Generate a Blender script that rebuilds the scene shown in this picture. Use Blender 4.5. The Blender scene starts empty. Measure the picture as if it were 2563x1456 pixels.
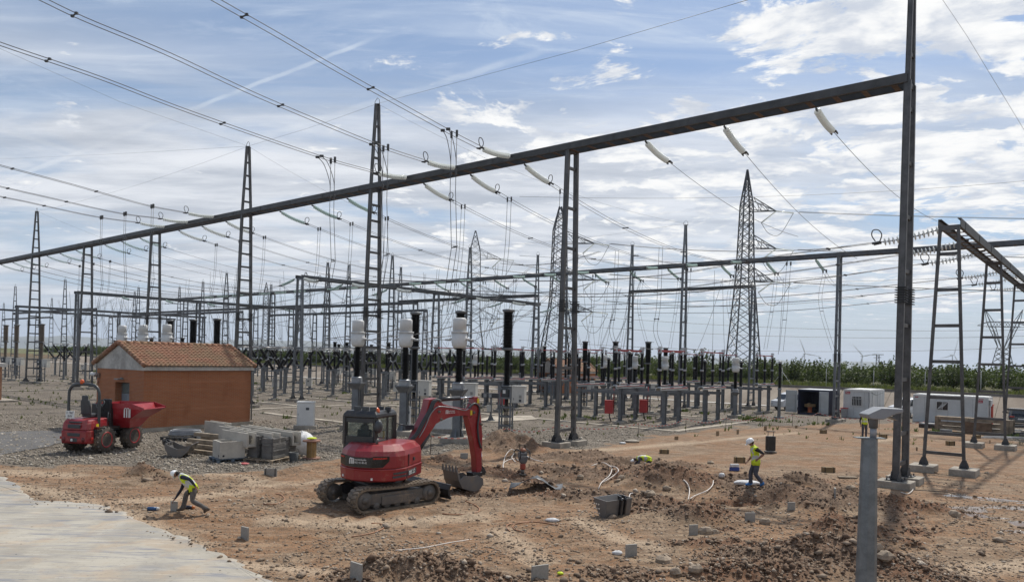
import bpy, math, random
import numpy as np
from mathutils import Vector, Matrix
R = math.radians
rnd = random.Random(11)
nr = np.random.default_rng(5)
scene = bpy.context.scene
col = scene.collection
Z = Vector((0, 0, 1))

# ------------------------------------------------------------------ camera model (all photo coordinates are in a 2563 x 1456 frame)
W_, H_ = 2563.0, 1456.0
F_, VP, HC, ROLL = 1850.0, 895.0, 4.8, R(1.4)
CAM = Vector((0, 0, HC))
RX = Vector((math.cos(ROLL), 0, math.sin(ROLL)))
UP = Vector((-math.sin(ROLL), 0, math.cos(ROLL)))
FW = Vector((0, 1, 0))
E1 = Vector((-.767, .642, 0)).normalized()      # along the long beam
E2 = Vector((.642, .767, 0)).normalized()       # away from it, to the right
def ray(u, v): return FW + RX * ((u - W_ / 2) / F_) + UP * ((VP - v) / F_)
def G(u, v, z=0.0):
    d = ray(u, v); return CAM + d * ((z - HC) / d.z)
def D(u, v, Y):
    d = ray(u, v); return CAM + d * Y
def PL(u, v, p, n):
    d = ray(u, v); return CAM + d * ((Vector(p) - CAM).dot(n) / d.dot(n))
def WS(u, v, s): return PL(u, v, E1 * s, E1)    # on the vertical plane s = const
def WW(u, v, w): return PL(u, v, E2 * w, E2)
def SW(s, w, z=0.0): return E1 * s + E2 * w + Z * z
def pix(p):
    q = Vector(p) - CAM; return (W_ / 2 + F_ * q.dot(RX) / q.y, VP - F_ * q.dot(UP) / q.y)
def sol_s(u, w, z):                              # s of the point at depth w, height z that shows at column u
    lo, hi = -60., 400.
    f = lambda s: pix(SW(s, w, z))[0] - u
    for _ in range(60):
        m = (lo + hi) / 2
        if SW(m, w, z).y < 1 or f(m) > 0: lo = m
        else: hi = m
    return (lo + hi) / 2
def sol_w(u, s, z):
    lo, hi = -20., 400.
    for _ in range(60):
        m = (lo + hi) / 2
        p = SW(s, m, z)
        if p.y < 1 or pix(p)[0] < u: lo = m
        else: hi = m
    return (lo + hi) / 2

# ------------------------------------------------------------------ materials
MATS = {}
def _n(nt, t, **kw):
    n = nt.nodes.new(t)
    for k, v in kw.items(): setattr(n, k, v)
    return n
class NT:
    def __init__(s, nt): s.nt = nt
    def n(s, t, **kw): return _n(s.nt, t, **kw)
    def put(s, sock, v):
        if isinstance(v, bpy.types.NodeSocket): s.nt.links.new(v, sock)
        else:
            if hasattr(sock.default_value, '__len__') and not hasattr(v, '__len__'): v = (v,) * len(sock.default_value)
            if hasattr(sock.default_value, '__len__') and len(sock.default_value) == 4 and len(v) == 3: v = (*v, 1)
            sock.default_value = v
    def m(s, op, a, b=0., c=None, clamp=False):
        n = s.n('ShaderNodeMath', operation=op, use_clamp=clamp)
        s.put(n.inputs[0], a); s.put(n.inputs[1], b)
        if c is not None: s.put(n.inputs[2], c)
        return n.outputs[0]
    def mix(s, f, a, b, mode='MIX'):
        n = s.n('ShaderNodeMix', data_type='RGBA', blend_type=mode)
        s.put(n.inputs[0], f); s.put(n.inputs[6], a); s.put(n.inputs[7], b)
        return n.outputs[2]
    def ss(s, x, lo, hi, a=0., b=1.):
        n = s.n('ShaderNodeMapRange', interpolation_type='SMOOTHSTEP')
        s.put(n.inputs[0], x); s.put(n.inputs[1], lo); s.put(n.inputs[2], hi); s.put(n.inputs[3], a); s.put(n.inputs[4], b)
        return n.outputs[0]
    def noise(s, vec, scale, detail=4, rough=.55, dist=0., out=0):
        n = s.n('ShaderNodeTexNoise')
        if vec is not None: s.put(n.inputs['Vector'], vec)
        n.inputs['Scale'].default_value = scale; n.inputs['Detail'].default_value = detail
        n.inputs['Roughness'].default_value = rough; n.inputs['Distortion'].default_value = dist
        return n.outputs[out]
    def voro(s, vec, scale, feature='F1'):
        n = s.n('ShaderNodeTexVoronoi', feature=feature)
        if vec is not None: s.put(n.inputs['Vector'], vec)
        n.inputs['Scale'].default_value = scale
        return n
    def map(s, vec, sc=(1, 1, 1), rot=(0, 0, 0), loc=(0, 0, 0)):
        n = s.n('ShaderNodeMapping'); s.put(n.inputs[0], vec)
        n.inputs['Scale'].default_value = sc; n.inputs['Rotation'].default_value = rot; n.inputs['Location'].default_value = loc
        return n.outputs[0]
    def bump(s, h, st=.5, dist=.02, nrm=None):
        n = s.n('ShaderNodeBump'); s.put(n.inputs['Height'], h)
        n.inputs['Strength'].default_value = st; n.inputs['Distance'].default_value = dist
        if nrm is not None: s.put(n.inputs['Normal'], nrm)
        return n.outputs[0]
def newmat(name):
    m = bpy.data.materials.new(name); m.use_nodes = True
    T = NT(m.node_tree); b = m.node_tree.nodes['Principled BSDF']
    MATS[name] = m
    return m, T, b
def mat(name, c, rough=.6, metal=0., var=.2, scale=2.5, c2=None, bump=0., bscale=30., dist=.01, spec=.5, coat=0.):
    """plain coloured surface broken up by two scales of noise (object space)"""
    if name in MATS: return MATS[name]
    m, T, b = newmat(name)
    co = T.n('ShaderNodeTexCoord').outputs['Object']
    a = T.noise(co, scale, 5, .6); a2 = T.noise(co, scale * 9, 3, .6)
    f = T.ss(T.m('ADD', T.m('MULTIPLY', a, .7), T.m('MULTIPLY', a2, .3)), .35, .65)
    lo = c2 if c2 else tuple(x * (1 - var) for x in c); hi = c if c2 else tuple(min(1, x * (1 + var * .6)) for x in c)
    T.put(b.inputs['Base Color'], T.mix(f, lo, hi))
    T.put(b.inputs['Roughness'], T.ss(a2, .3, .7, max(.02, rough - .08), min(1, rough + .08)))
    b.inputs['Metallic'].default_value = metal
    b.inputs['Specular IOR Level'].default_value = spec
    if coat: b.inputs['Coat Weight'].default_value = coat; b.inputs['Coat Roughness'].default_value = .12
    if bump: T.put(b.inputs['Normal'], T.bump(T.noise(co, bscale, 5, .6), bump, dist))
    return m

# ------------------------------------------------------------------ mesh builder
def frame(p, x, up=Z):
    x = Vector(x).normalized(); up = Vector(up)
    if abs(x.dot(up)) > .995: up = Vector((1, 0, 0))
    y = up.cross(x).normalized(); z = x.cross(y)
    M = Matrix((x, y, z)).transposed().to_4x4(); M.translation = Vector(p); return M
def TR(x=0, y=0, z=0, rz=0): return Matrix.Translation((x, y, z)) @ Matrix.Rotation(rz, 4, 'Z')
class MB:
    def __init__(s, M=None): s.v = []; s.f = []; s.sm = []; s.mi = []; s.M = M; s.cur = 0
    def add(s, vs, fs, smooth=False):
        o = len(s.v)
        if s.M is not None: vs = [s.M @ Vector(p) for p in vs]
        s.v += [tuple(p) for p in vs]
        s.f += [tuple(i + o for i in f) for f in fs]
        s.sm += [smooth] * len(fs); s.mi += [s.cur] * len(fs); return s
    def box(s, c, size, rz=0., M=None):
        x, y, z = [k / 2 for k in size]
        vs = [Vector((a * x, b * y, d * z)) for d in (-1, 1) for a, b in ((-1, -1), (1, -1), (1, 1), (-1, 1))]
        Q = M if M is not None else Matrix.Rotation(rz, 4, 'Z')
        return s.add([Vector(c) + (Q @ p if M is None else Q.to_3x3() @ p) for p in vs],
                     [(3, 2, 1, 0), (4, 5, 6, 7), (0, 1, 5, 4), (1, 2, 6, 5), (2, 3, 7, 6), (3, 0, 4, 7)])
    def bb(s, lo, hi): return s.box([(a + b) / 2 for a, b in zip(lo, hi)], [b - a for a, b in zip(lo, hi)])
    def bar(s, p, q, w, h=None, up=Z):
        p, q = Vector(p), Vector(q); h = w if h is None else h
        M = frame((p + q) / 2, q - p, up)
        return s.box(M.translation, ((q - p).length, w, h), M=M)
    def tube(s, pts, r, n=6, caps=True, closed=False, smooth=True):
        pts = [Vector(p) for p in pts]; k = len(pts); rs = r if hasattr(r, '__len__') else [r] * k
        vs = []; prev = None
        for i, p in enumerate(pts):
            if closed: t = pts[(i + 1) % k] - pts[i - 1]
            else: t = pts[min(i + 1, k - 1)] - pts[max(i - 1, 0)]
            if t.length < 1e-9: t = Vector((0, 0, 1))
            t.normalize()
            if prev is None:
                a = Z if abs(t.z) < .9 else Vector((1, 0, 0)); x = a.cross(t).normalized()
            else:
                x = prev - t * prev.dot(t)
                x = x.normalized() if x.length > 1e-6 else Z.cross(t).normalized()
            prev = x; y = t.cross(x)
            vs += [p + (x * math.cos(6.28318 * j / n) + y * math.sin(6.28318 * j / n)) * rs[i] for j in range(n)]
        fs = []
        for i in range(k if closed else k - 1):
            a, b = i * n, ((i + 1) % k) * n
            fs += [(a + j, a + (j + 1) % n, b + (j + 1) % n, b + j) for j in range(n)]
        if caps and not closed:
            fs += [tuple(range(n - 1, -1, -1)), tuple((k - 1) * n + j for j in range(n))]
        return s.add(vs, fs, smooth)
    def lathe(s, prof, n=12, M=None, smooth=True, caps=True):
        M = M if M is not None else Matrix.Identity(4)
        vs = [M @ Vector((r * math.cos(6.28318 * j / n), r * math.sin(6.28318 * j / n), z)) for r, z in prof for j in range(n)]
        fs = [(i * n + j, i * n + (j + 1) % n, (i + 1) * n + (j + 1) % n, (i + 1) * n + j) for i in range(len(prof) - 1) for j in range(n)]
        if caps: fs += [tuple(range(n - 1, -1, -1)), tuple((len(prof) - 1) * n + j for j in range(n))]
        return s.add(vs, fs, smooth)
    def prism(s, poly, t0, t1, M=None, smooth=False):
        """polygon in local x,z extruded along local y from t0 to t1"""
        M = M if M is not None else Matrix.Identity(4); n = len(poly)
        vs = [M @ Vector((x, t0, z)) for x, z in poly] + [M @ Vector((x, t1, z)) for x, z in poly]
        fs = [tuple(range(n)), tuple(range(2 * n - 1, n - 1, -1))] + [(i, n + i, n + (i + 1) % n, (i + 1) % n) for i in range(n)]
        return s.add(vs, fs, smooth)
    def loft(s, rings, smooth=False, caps=True):
        n = len(rings[0]); vs = [p for r in rings for p in r]
        fs = [(i * n + j, i * n + (j + 1) % n, (i + 1) * n + (j + 1) % n, (i + 1) * n + j) for i in range(len(rings) - 1) for j in range(n)]
        if caps: fs += [tuple(range(n - 1, -1, -1)), tuple((len(rings) - 1) * n + j for j in range(n))]
        return s.add(vs, fs, smooth)
    def ell(s, c, r, n=10, m=6, jit=0., rng=None):
        vs = []
        for i in range(m + 1):
            a = math.pi * i / m
            for j in range(n):
                b = 6.28318 * j / n; k = 1 + (rng.uniform(-jit, jit) if jit else 0)
                vs.append((c[0] + r[0] * math.sin(a) * math.cos(b) * k, c[1] + r[1] * math.sin(a) * math.sin(b) * k, c[2] - r[2] * math.cos(a) * k))
        fs = [(i * n + j, i * n + (j + 1) % n, (i + 1) * n + (j + 1) % n, (i + 1) * n + j) for i in range(m) for j in range(n)]
        return s.add(vs, fs, True)
    def build(s, name, m, parent=None, world=False, bevel=0., label=None, cat=None, group=None, kind=None, origin=None, fixn=True):
        vs = s.v
        if parent is not None and world:
            I = parent.matrix_world_inv(); vs = [tuple(I @ Vector(p)) for p in vs]
        org = Vector((0, 0, 0))
        if parent is None and origin != 'zero':
            if origin is not None: org = Vector(origin)
            else:
                a = np.array(vs); org = Vector((float(a[:, 0].mean()), float(a[:, 1].mean()), float(a[:, 2].min())))
            vs = [(p[0] - org.x, p[1] - org.y, p[2] - org.z) for p in vs]
        me = bpy.data.meshes.new(name); me.from_pydata(vs, [], s.f)
        for k in (m if isinstance(m, (list, tuple)) else [m]): me.materials.append(k)
        me.polygons.foreach_set('use_smooth', s.sm); me.polygons.foreach_set('material_index', s.mi)
        me.update()
        if fixn:
            import bmesh
            b = bmesh.new(); b.from_mesh(me); bmesh.ops.recalc_face_normals(b, faces=b.faces); b.to_mesh(me); b.free()
        o = bpy.data.objects.new(name, me); col.objects.link(o); o.location = org
        if parent is not None: o.parent = parent.o if isinstance(parent, Thing) else parent
        if bevel:
            mo = o.modifiers.new('Bevel', 'BEVEL'); mo.width = bevel; mo.segments = 2; mo.limit_method = 'ANGLE'; mo.angle_limit = R(40)
        if label: o['label'] = label
        if cat: o['category'] = cat
        if group: o['group'] = group
        if kind: o['kind'] = kind
        return o
class Thing:
    """an Empty at the base of a thing, carrying its label; parts hang under it"""
    def __init__(s, name, label, cat, loc=(0, 0, 0), rz=0., group=None):
        o = bpy.data.objects.new(name, None); col.objects.link(o); s.o = o
        o.location = loc; o.rotation_euler = (0, 0, rz); o.empty_display_size = .3
        o['label'] = label; o['category'] = cat
        if group: o['group'] = group
        s.Mw = Matrix.Translation(Vector(loc)) @ Matrix.Rotation(rz, 4, 'Z')
    def matrix_world_inv(s): return s.Mw.inverted()
class Sub:
    """lets a part be the parent of world-space sub-parts"""
    def __init__(s, o, th): s.o = o; s.th = th
    def matrix_world_inv(s): return s.th.matrix_world_inv()
Sub.__bases__ = (object,)
def sub(mb, name, m, part, th, **kw):
    """sub-part built in the same space as its part"""
    o = mb.build(name, m, th, **kw); o.parent = part; return o
def dup(root, loc=None, rz=None, label=None, group=None, scale=None, rot=None):
    root = root.o if isinstance(root, Thing) else root
    r = root.copy(); col.objects.link(r)
    if loc is not None: r.location = loc
    if rz is not None: r.rotation_euler = (0, 0, rz)
    if rot is not None: r.rotation_euler = rot
    if scale is not None: r.scale = scale if hasattr(scale, '__len__') else (scale,) * 3
    if label: r['label'] = label
    if group: r['group'] = group
    for ch in KIDS(root):
        c = ch.copy(); col.objects.link(c); c.parent = r
        for g in KIDS(ch):
            d = g.copy(); col.objects.link(d); d.parent = c
    return r
_kids = {}
def KIDS(o):
    k = _kids.get(o.name)
    if k is None: k = _kids[o.name] = list(o.children)
    return k
def text(body, size, m, parent, loc, rot, name='lettering', ext=.004, th=None, align='LEFT', sx=1.):
    cu = bpy.data.curves.new(name, 'FONT'); cu.body = body; cu.size = size; cu.extrude = ext; cu.align_x = align; cu.align_y = 'CENTER'
    tmp = bpy.data.objects.new(name + '_curve', cu)
    me = bpy.data.meshes.new_from_object(tmp); bpy.data.objects.remove(tmp)
    me.materials.clear(); me.materials.append(m)
    o = bpy.data.objects.new(name, me); col.objects.link(o); o.parent = parent.o if isinstance(parent, Thing) else parent
    o.location = loc
    o.rotation_euler = rot if not isinstance(rot, Matrix) else rot.to_euler()
    o.scale = (sx, 1, 1)
    return o
def tag(o, label, cat, group=None):
    o['label'] = label; o['category'] = cat
    if group: o['group'] = group
    return o
ORD = ['first', 'second', 'third', 'fourth', 'fifth', 'sixth', 'seventh', 'eighth', 'ninth', 'tenth', 'eleventh', 'twelfth', 'thirteenth', 'fourteenth', 'fifteenth',
       'sixteenth', 'seventeenth', 'eighteenth', 'nineteenth', 'twentieth']
def orde(i): return ORD[i] if i < 20 else ('twenty-' + ORD[i - 20] if i < 29 else ('thirtieth' if i == 29 else (['thirty-', 'forty-', 'fifty-', 'sixty-', 'seventy-'][(i - 30) // 10] + ORD[(i - 30) % 10] if i % 10 < 9 else str(i + 1) + 'th')))
# ---------------- numpy value noise
_perm = nr.random((256, 256))
def vnoise(x, y):
    xi = np.floor(x).astype(int); yi = np.floor(y).astype(int); fx = x - xi; fy = y - yi
    fx = fx * fx * (3 - 2 * fx); fy = fy * fy * (3 - 2 * fy)
    g = lambda a, b: _perm[a & 255, b & 255]
    return (g(xi, yi) * (1 - fx) + g(xi + 1, yi) * fx) * (1 - fy) + (g(xi, yi + 1) * (1 - fx) + g(xi + 1, yi + 1) * fx) * fy
def fbm(x, y, o=4):
    s = 0.; a = .5; t = 0.
    for i in range(o): s = s + a * vnoise(x * 2 ** i + 17 * i, y * 2 ** i + 31 * i); t += a; a *= .5
    return s / t

def spline(P, n=10):
    P = [Vector(p) for p in P]
    if len(P) == 2: return P
    out = []
    for i in range(len(P) - 1):
        p0 = P[i - 1] if i else P[0] * 2 - P[1]; p1, p2 = P[i], P[i + 1]; p3 = P[i + 2] if i + 2 < len(P) else P[-1] * 2 - P[-2]
        for k in range(n):
            t = k / n; out.append(.5 * ((2 * p1) + (p2 - p0) * t + (2 * p0 - 5 * p1 + 4 * p2 - p3) * t * t + (3 * p1 - p0 - 3 * p2 + p3) * t ** 3))
    return out + [P[-1]]
# ================================================================== camera, light, sky
cam = bpy.data.cameras.new('camera'); co = bpy.data.objects.new('camera', cam); col.objects.link(co)
cam.sensor_width = 36; cam.lens = 36 * F_ / W_; cam.shift_y = (VP - H_ / 2) / W_; cam.clip_end = 30000; cam.clip_start = .1
co.matrix_world = Matrix.Translation(CAM) @ Matrix((RX, UP, -FW)).transposed().to_4x4()
scene.camera = co
SUN_AZ = math.atan2(.49, .87); SUN_EL = R(57)    # azimuth from +Y towards +X
sd = Vector((math.sin(SUN_AZ) * math.cos(SUN_EL), math.cos(SUN_AZ) * math.cos(SUN_EL), math.sin(SUN_EL)))
su = bpy.data.lights.new('sun', 'SUN'); su.energy = 4.1; su.angle = R(1.4); su.color = (1, .95, .87)
so = bpy.data.objects.new('sun', su); col.objects.link(so); so.rotation_euler = sd.to_track_quat('Z', 'Y').to_euler()
w = bpy.data.worlds.new('World'); scene.world = w; w.use_nodes = True
T = NT(w.node_tree); bg = w.node_tree.nodes['Background']
sky = T.n('ShaderNodeTexSky', sky_type='NISHITA'); sky.sun_disc = False; sky.sun_elevation = SUN_EL; sky.sun_rotation = SUN_AZ
sky.air_density = 1.0; sky.dust_density = 1.6; sky.ozone_density = 1.3
dirv = T.n('ShaderNodeTexCoord').outputs['Generated']
sx = T.n('ShaderNodeSeparateXYZ'); T.put(sx.inputs[0], dirv); dx, dy, dz = sx.outputs
h = T.m('ADD', T.m('MAXIMUM', dz, 0.), .07)
cx = T.m('DIVIDE', dx, h); cy = T.m('DIVIDE', dy, h)
cv = T.n('ShaderNodeCombineXYZ'); T.put(cv.inputs[0], cx); T.put(cv.inputs[1], cy); cp = cv.outputs[0]
az = T.m('DIVIDE', dx, T.m('MAXIMUM', T.m('ABSOLUTE', dy), .2))      # -.7 left edge .. +.7 right edge
skyc = T.mix(1., T.n('ShaderNodeMix', data_type='RGBA').outputs[2], sky.outputs[0], 'MIX')
skyb = T.mix(1., sky.outputs[0], (.078, .091, .103, 1), 'MULTIPLY')
# pale veil that whitens the blue (more to the left), then wisps, then heaps of cloud
veil = T.m('ADD', T.m('MULTIPLY', T.ss(az, .3, -.7), .24), T.m('MULTIPLY', T.ss(dz, .24, .0), .62), clamp=True)
c0 = T.mix(veil, skyb, (.55, .655, .80, 1))
ci = T.noise(T.map(cp, (.55, 2.3, 1), (0, 0, R(35))), 1.3, 8, .62, 1.2)
ci2 = T.noise(T.map(cp, (.5, 3.6, 1), (0, 0, R(24)), (3, 1, 0)), 1.1, 7, .6, .8)
cim = T.m('ADD', T.ss(ci, .46, .78), T.m('MULTIPLY', T.ss(ci2, .48, .75), .7), clamp=True)
ci3 = T.noise(T.map(cp, (.7, 2.6, 1), (0, 0, R(48)), (8, 2, 0)), 2.6, 9, .68, 1.6); cim = T.m('ADD', cim, T.m('MULTIPLY', T.ss(ci3, .50, .72), .55), clamp=True)
c1 = T.mix(T.m('MULTIPLY', cim, .52), c0, (.72, .80, .91, 1))
# contrails
def trail(a, b, wdt, lo, hi, amt, base):
    n = ray(*a).cross(ray(*b)).normalized()
    dn = T.n('ShaderNodeVectorMath', operation='DOT_PRODUCT'); T.put(dn.inputs[0], dirv); dn.inputs[1].default_value = n
    wob = T.m('MULTIPLY', T.m('SUBTRACT', T.noise(dirv, 30., 4), .5), wdt * 1.4)
    q = T.ss(T.m('ABSOLUTE', T.m('ADD', dn.outputs['Value'], wob)), wdt, wdt * .2)
    q = T.m('MULTIPLY', q, T.m('MULTIPLY', T.ss(az, lo, lo + .06), T.ss(az, hi + .06, hi)))
    q = T.m('MULTIPLY', q, T.ss(T.noise(dirv, 9., 4), .25, .55))
    return T.mix(T.m('MULTIPLY', q, amt), base, (.82, .88, .95, 1))
c1 = trail((150, 400), (890, 115), .0035, -.75, -.24, .45, c1)
c1 = trail((130, 505), (620, 355), .006, -.62, .0, .30, c1)
c1 = trail((0, 325), (330, 425), .004, -.8, -.5, .35, c1)
# sheets of grey-white cloud low down
sh = T.noise(T.map(cp, (.42, 1.0, 1), (0, 0, R(-4)), (5, 2, 0)), 1.05, 9, .58, .5)
lowm = T.m('MULTIPLY', T.ss(dz, .40, .24), T.ss(dz, .02, T.ss(az, -.5, .3, .075, .15)))
lowm = T.m('MULTIPLY', lowm, T.ss(az, .75, .05, .62, 1.0))
shm = T.m('MULTIPLY', T.ss(sh, .33, .53), lowm)
shd = T.noise(T.map(cp, (.5, 1.3, 1), (0, 0, 0), (9, 4, 0)), 2.2, 6, .6)
c2 = T.mix(T.m('MULTIPLY', shm, .92), c1, T.mix(T.ss(shd, .3, .68), (.50, .54, .61, 1), (.88, .90, .94, 1)))
# cumulus heaps, thick to the right
cu = T.noise(T.map(cp, (.9, 1.0, 1), (0, 0, R(18)), (1.7, 4.2, 0)), 3.0, 12, .63, .35)
bias = T.m('ADD', T.m('MULTIPLY', T.ss(az, -.30, .62), .122), T.m('MULTIPLY', T.ss(dz, .46, .28), .055))
bias = T.m('SUBTRACT', bias, T.m('MULTIPLY', T.ss(dz, .10, .03), .2))
cuv = T.m('ADD', cu, bias)
cuv = T.m('SUBTRACT', cuv, T.m('MULTIPLY', T.ss(az, -.05, -.4), .06)); cum = T.ss(cuv, .600, .665)
cus = T.noise(T.map(cp, (1, 1.2, 1), (0, 0, R(18)), (2.0, 4.5, 0)), 4.6, 8, .6, .2)
cuc = T.mix(T.ss(T.m('ADD', cus, T.m('MULTIPLY', T.ss(cuv, .6, .85), .10)), .38, .66), (.62, .67, .76, 1), (1.02, 1.02, 1.01, 1))
c3 = T.mix(cum, c2, cuc)
T.put(bg.inputs[0], c3); bg.inputs[1].default_value = 1.0
vs = scene.view_settings; vs.view_transform = 'Standard'; vs.look = 'None'; vs.exposure = 0; vs.gamma = 1
scene.render.engine = 'CYCLES'
scene.cycles.max_bounces = 6; scene.cycles.diffuse_bounces = 2; scene.cycles.glossy_bounces = 3; scene.cycles.transmission_bounces = 5; scene.cycles.transparent_max_bounces = 12
scene.cycles.caustics_reflective = False; scene.cycles.caustics_refractive = False
# ================================================================== ground
MOUNDS = [  # u, v (where its foot line shows), radius along x, radius along y, height, turn
    (1440, 1150, 2.0, .9, .55, 10), (1300, 1130, 1.4, 1.0, .75, 0), (1245, 1122, 1.3, 1.2, .95, 0), (1395, 1185, 1.6, .8, .40, -10), (1530, 1200, 1.8, 1.0, .50, 0),
    (1565, 1160, 1.8, .5, .32, 5), (1680, 1172, 1.9, .8, .45, 12), (1640, 1215, 1.1, .9, .85, 0), (1745, 1222, 1.3, .9, .65, 0), (1450, 1250, 1.5, .6, .36, -15),
    (1375, 1225, .8, .5, .30, 0), (1640, 1272, 1.5, .6, .50, -25), (1750, 1300, 1.3, .6, .55, -15), (1900, 1228, 1.0, .7, .60, 0), (1960, 1255, 1.7, .8, .75, -6),
    (2070, 1275, 1.5, .7, .60, 0), (2010, 1215, 1.4, .7, .55, 0), (2110, 1238, 1.3, .6, .45, 0), (2250, 1275, 1.5, .7, .50, -12), (2130, 1340, .9, .7, .6, 0),
    (2080, 1405, 1.3, .9, .55, -20), (2200, 1440, 1.6, .9, .50, -25), (1930, 1405, 1.2, .8, .30, 0), (1770, 1365, 1.3, .5, .26, 0), (1880, 1445, 1.5, .5, .35, 0),
    (366, 1186, .62, .45, .55, 0), (410, 1203, 1.3, .55, .20, 0), (1020, 1440, 1.5, .5, .30, 5), (1160, 1450, 1.3, .45, .22, 0), (1840, 1200, 1.5, .5, .30, 0), (2290, 1370, .7, .4, .18, 0),
    (1000, 1445, .8, .5, .2, 0), (1560, 1440, 1.4, .4, .12, 0), (1120, 1160, 1.6, .8, .35, 0), (1190, 1180, 1.2, .7, .25, 0)]
PITS = [(1622, 1164, 1.2, .5, .35, 5), (1215, 1232, 1.0, .6, .30, 0), (1850, 1262, 1.6, .35, .22, -8)]
def _g(lst):
    out = []
    for u, v, rx, ry, hh, t in lst:
        p = G(u, v); out.append((p.x, p.y, rx, ry, hh, R(t)))
    return out
_mo, _pi = _g(MOUNDS), _g(PITS)
def segd(x, y, pts):
    d = np.full(x.shape, 1e9)
    for (ax, ay), (bx, by) in zip(pts[:-1], pts[1:]):
        vx, vy = bx - ax, by - ay; tt = np.clip(((x - ax) * vx + (y - ay) * vy) / (vx * vx + vy * vy + 1e-9), 0, 1)
        d = np.minimum(d, np.hypot(x - ax - tt * vx, y - ay - tt * vy))
    return d
def gp(l): return [(G(u, v).x, G(u, v).y) for u, v in l]
_bands = [(gp(a), b) for a, b in (([(1250, 1140), (1400, 1158), (1640, 1185), (1800, 1212), (1960, 1240), (2150, 1262), (2300, 1280)], 2.0), ([(1360, 1225), (1500, 1250), (1640, 1285), (1790, 1312)], 1.2), ([(1830, 1450), (2000, 1410), (2150, 1350), (2260, 1310)], 1.35), ([(880, 1452), (1190, 1452)], .7), ([(1600, 1450), (1900, 1400)], 1.2), ([(1180, 1180), (1330, 1200)], 1.2))]
_ruts = [gp(a) for a in ([(830, 1290), (760, 1270), (640, 1225), (500, 1200), (320, 1205)], [(900, 1300), (760, 1330), (560, 1330), (420, 1310)], [(1100, 1300), (1250, 1330), (1420, 1400), (1520, 1470)], [(1750, 1110), (1950, 1092), (2150, 1100), (2400, 1140), (2600, 1200)], [(2250, 1440), (2400, 1380), (2600, 1330)], [(700, 1200), (850, 1170), (1050, 1150)])]
def relief(x, y):
    """height and dug-earth mask of the works area (numpy)"""
    x = np.asarray(x, float); y = np.asarray(y, float)
    wob = (fbm(x * .9 + 5, y * .9, 3) - .5) * 1.3; wob2 = (fbm(x * .9 - 40, y * .9 + 9, 3) - .5) * 1.3
    h = np.zeros_like(x); dug = np.zeros_like(x)
    for sgn, lst in ((1, _mo), (-1, _pi)):
        for mx, my, rx, ry, hh, t in lst:
            a = x - mx + wob * min(1, rx); b = y - my + wob2 * min(1, ry); c, s = math.cos(t), math.sin(t)
            q = ((a * c + b * s) / rx) ** 2 + ((-a * s + b * c) / ry) ** 2
            e = np.exp(-q * 1.1)
            h = h + sgn * hh * e * .85; dug = np.maximum(dug, np.exp(-q * .75) * (1 if hh > .2 else .6))
    for pts, wd in _bands: dug = np.maximum(dug, np.clip(1.25 - segd(x, y, pts) / wd, 0, 1) * np.clip(fbm(x * .8 + 3, y * .8, 4) * 3.2 - .95, 0, 1))
    rut = np.zeros_like(x)
    for pts in _ruts: dd = segd(x, y, pts); rut = np.maximum(rut, np.exp(-((dd - .85) / .20) ** 2)); h = h + .03 * np.exp(-((dd - .48) / .14) ** 2) + .025 * np.exp(-((dd - 1.25) / .16) ** 2)
    h = h - .055 * rut * np.clip(1 - dug * 1.5, 0, 1)
    rough = (fbm(x * 2.2, y * 2.2, 4) - .5) * .26 + (fbm(x * 6, y * 6 + 50, 3) - .5) * .24
    works = np.exp(-((x - 5) / 14) ** 2 * .5 - ((y - 26) / 10) ** 2 * .5)
    h = h * (.75 + .5 * fbm(x * 1.5, y * 1.5, 3)) + rough * np.clip(dug * 1.1, 0, 1) + (fbm(x * .5, y * .5, 3) - .5) * .10 * works + (fbm(x * 3, y * 3, 3) - .5) * .035 * works
    return h, dug
_vb = np.array([(-400, 1168), (0, 1165), (350, 1168), (480, 1188), (620, 1176), (700, 1170), (850, 1146), (1000, 1136), (1200, 1128), (1300, 1126), (1450, 1124), (1600, 1100), (1750, 1080),
                (1950, 1064), (2100, 1056), (2300, 1058), (2420, 1075), (2563, 1110), (2900, 1180)], float)
BANK0, BANK1, BANKZ = 84.6, 88.6, 2.1
def gz(x, y):
    h, d = relief(np.array([x]), np.array([y])); return float(h[0])
def axis(lo, fine0, fine1, step, hi, g=1.22, extra=()):
    a = list(np.arange(fine0, fine1, step)); d = step; x = fine0; L = []
    while x > lo: d *= g; x -= min(d, 600); L.append(x)
    d = step; x = a[-1]
    Rr = []
    while x < hi: d *= g; x += min(d, 600); Rr.append(x)
    r = sorted(L + a + Rr + list(extra)); return np.array([q for i, q in enumerate(r) if i == 0 or q - r[i - 1] > .01])
_sa = axis(-9000, -7, 35.5, .085, 9000); _wa = axis(-12, 2, 41, .085, 11000, 1.15, (BANK0, BANK0 + .05, BANK1 - .05, BANK1, 95, 110, 130))
_s, _w = np.meshgrid(_sa, _wa, indexing='ij')
_x = E1.x * _s + E2.x * _w; _y = E1.y * _s + E2.y * _w
_h, _dug = relief(_x, _y)
_h = np.where((_w > -1) & (_w < 44) & (_s > -10) & (_s < 38), _h, _h * 0)
t = np.clip((_w - BANK0) / (BANK1 - BANK0), 0, 1); _h = _h + t * BANKZ
_h = _h - np.clip((_w - 260) / 1500, 0, 1) * 60 - np.clip((-_s - 300) / 1500, 0, 1) * 0
_qy = np.maximum(_y, .5)
_pu = W_ / 2 + F_ * (_x * RX.x + (0 - HC) * RX.z) / _qy; _pv = VP - F_ * (_x * UP.x + (0 - HC) * UP.z) / _qy
_bv = np.interp(_pu, _vb[:, 0], _vb[:, 1]) + (fbm(_x * .8, _y * .8, 4) - .5) * 34
_grav = np.clip((_bv - _pv) / 12 + .5, 0, 1) * (_w < BANK0 + .1)
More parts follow.
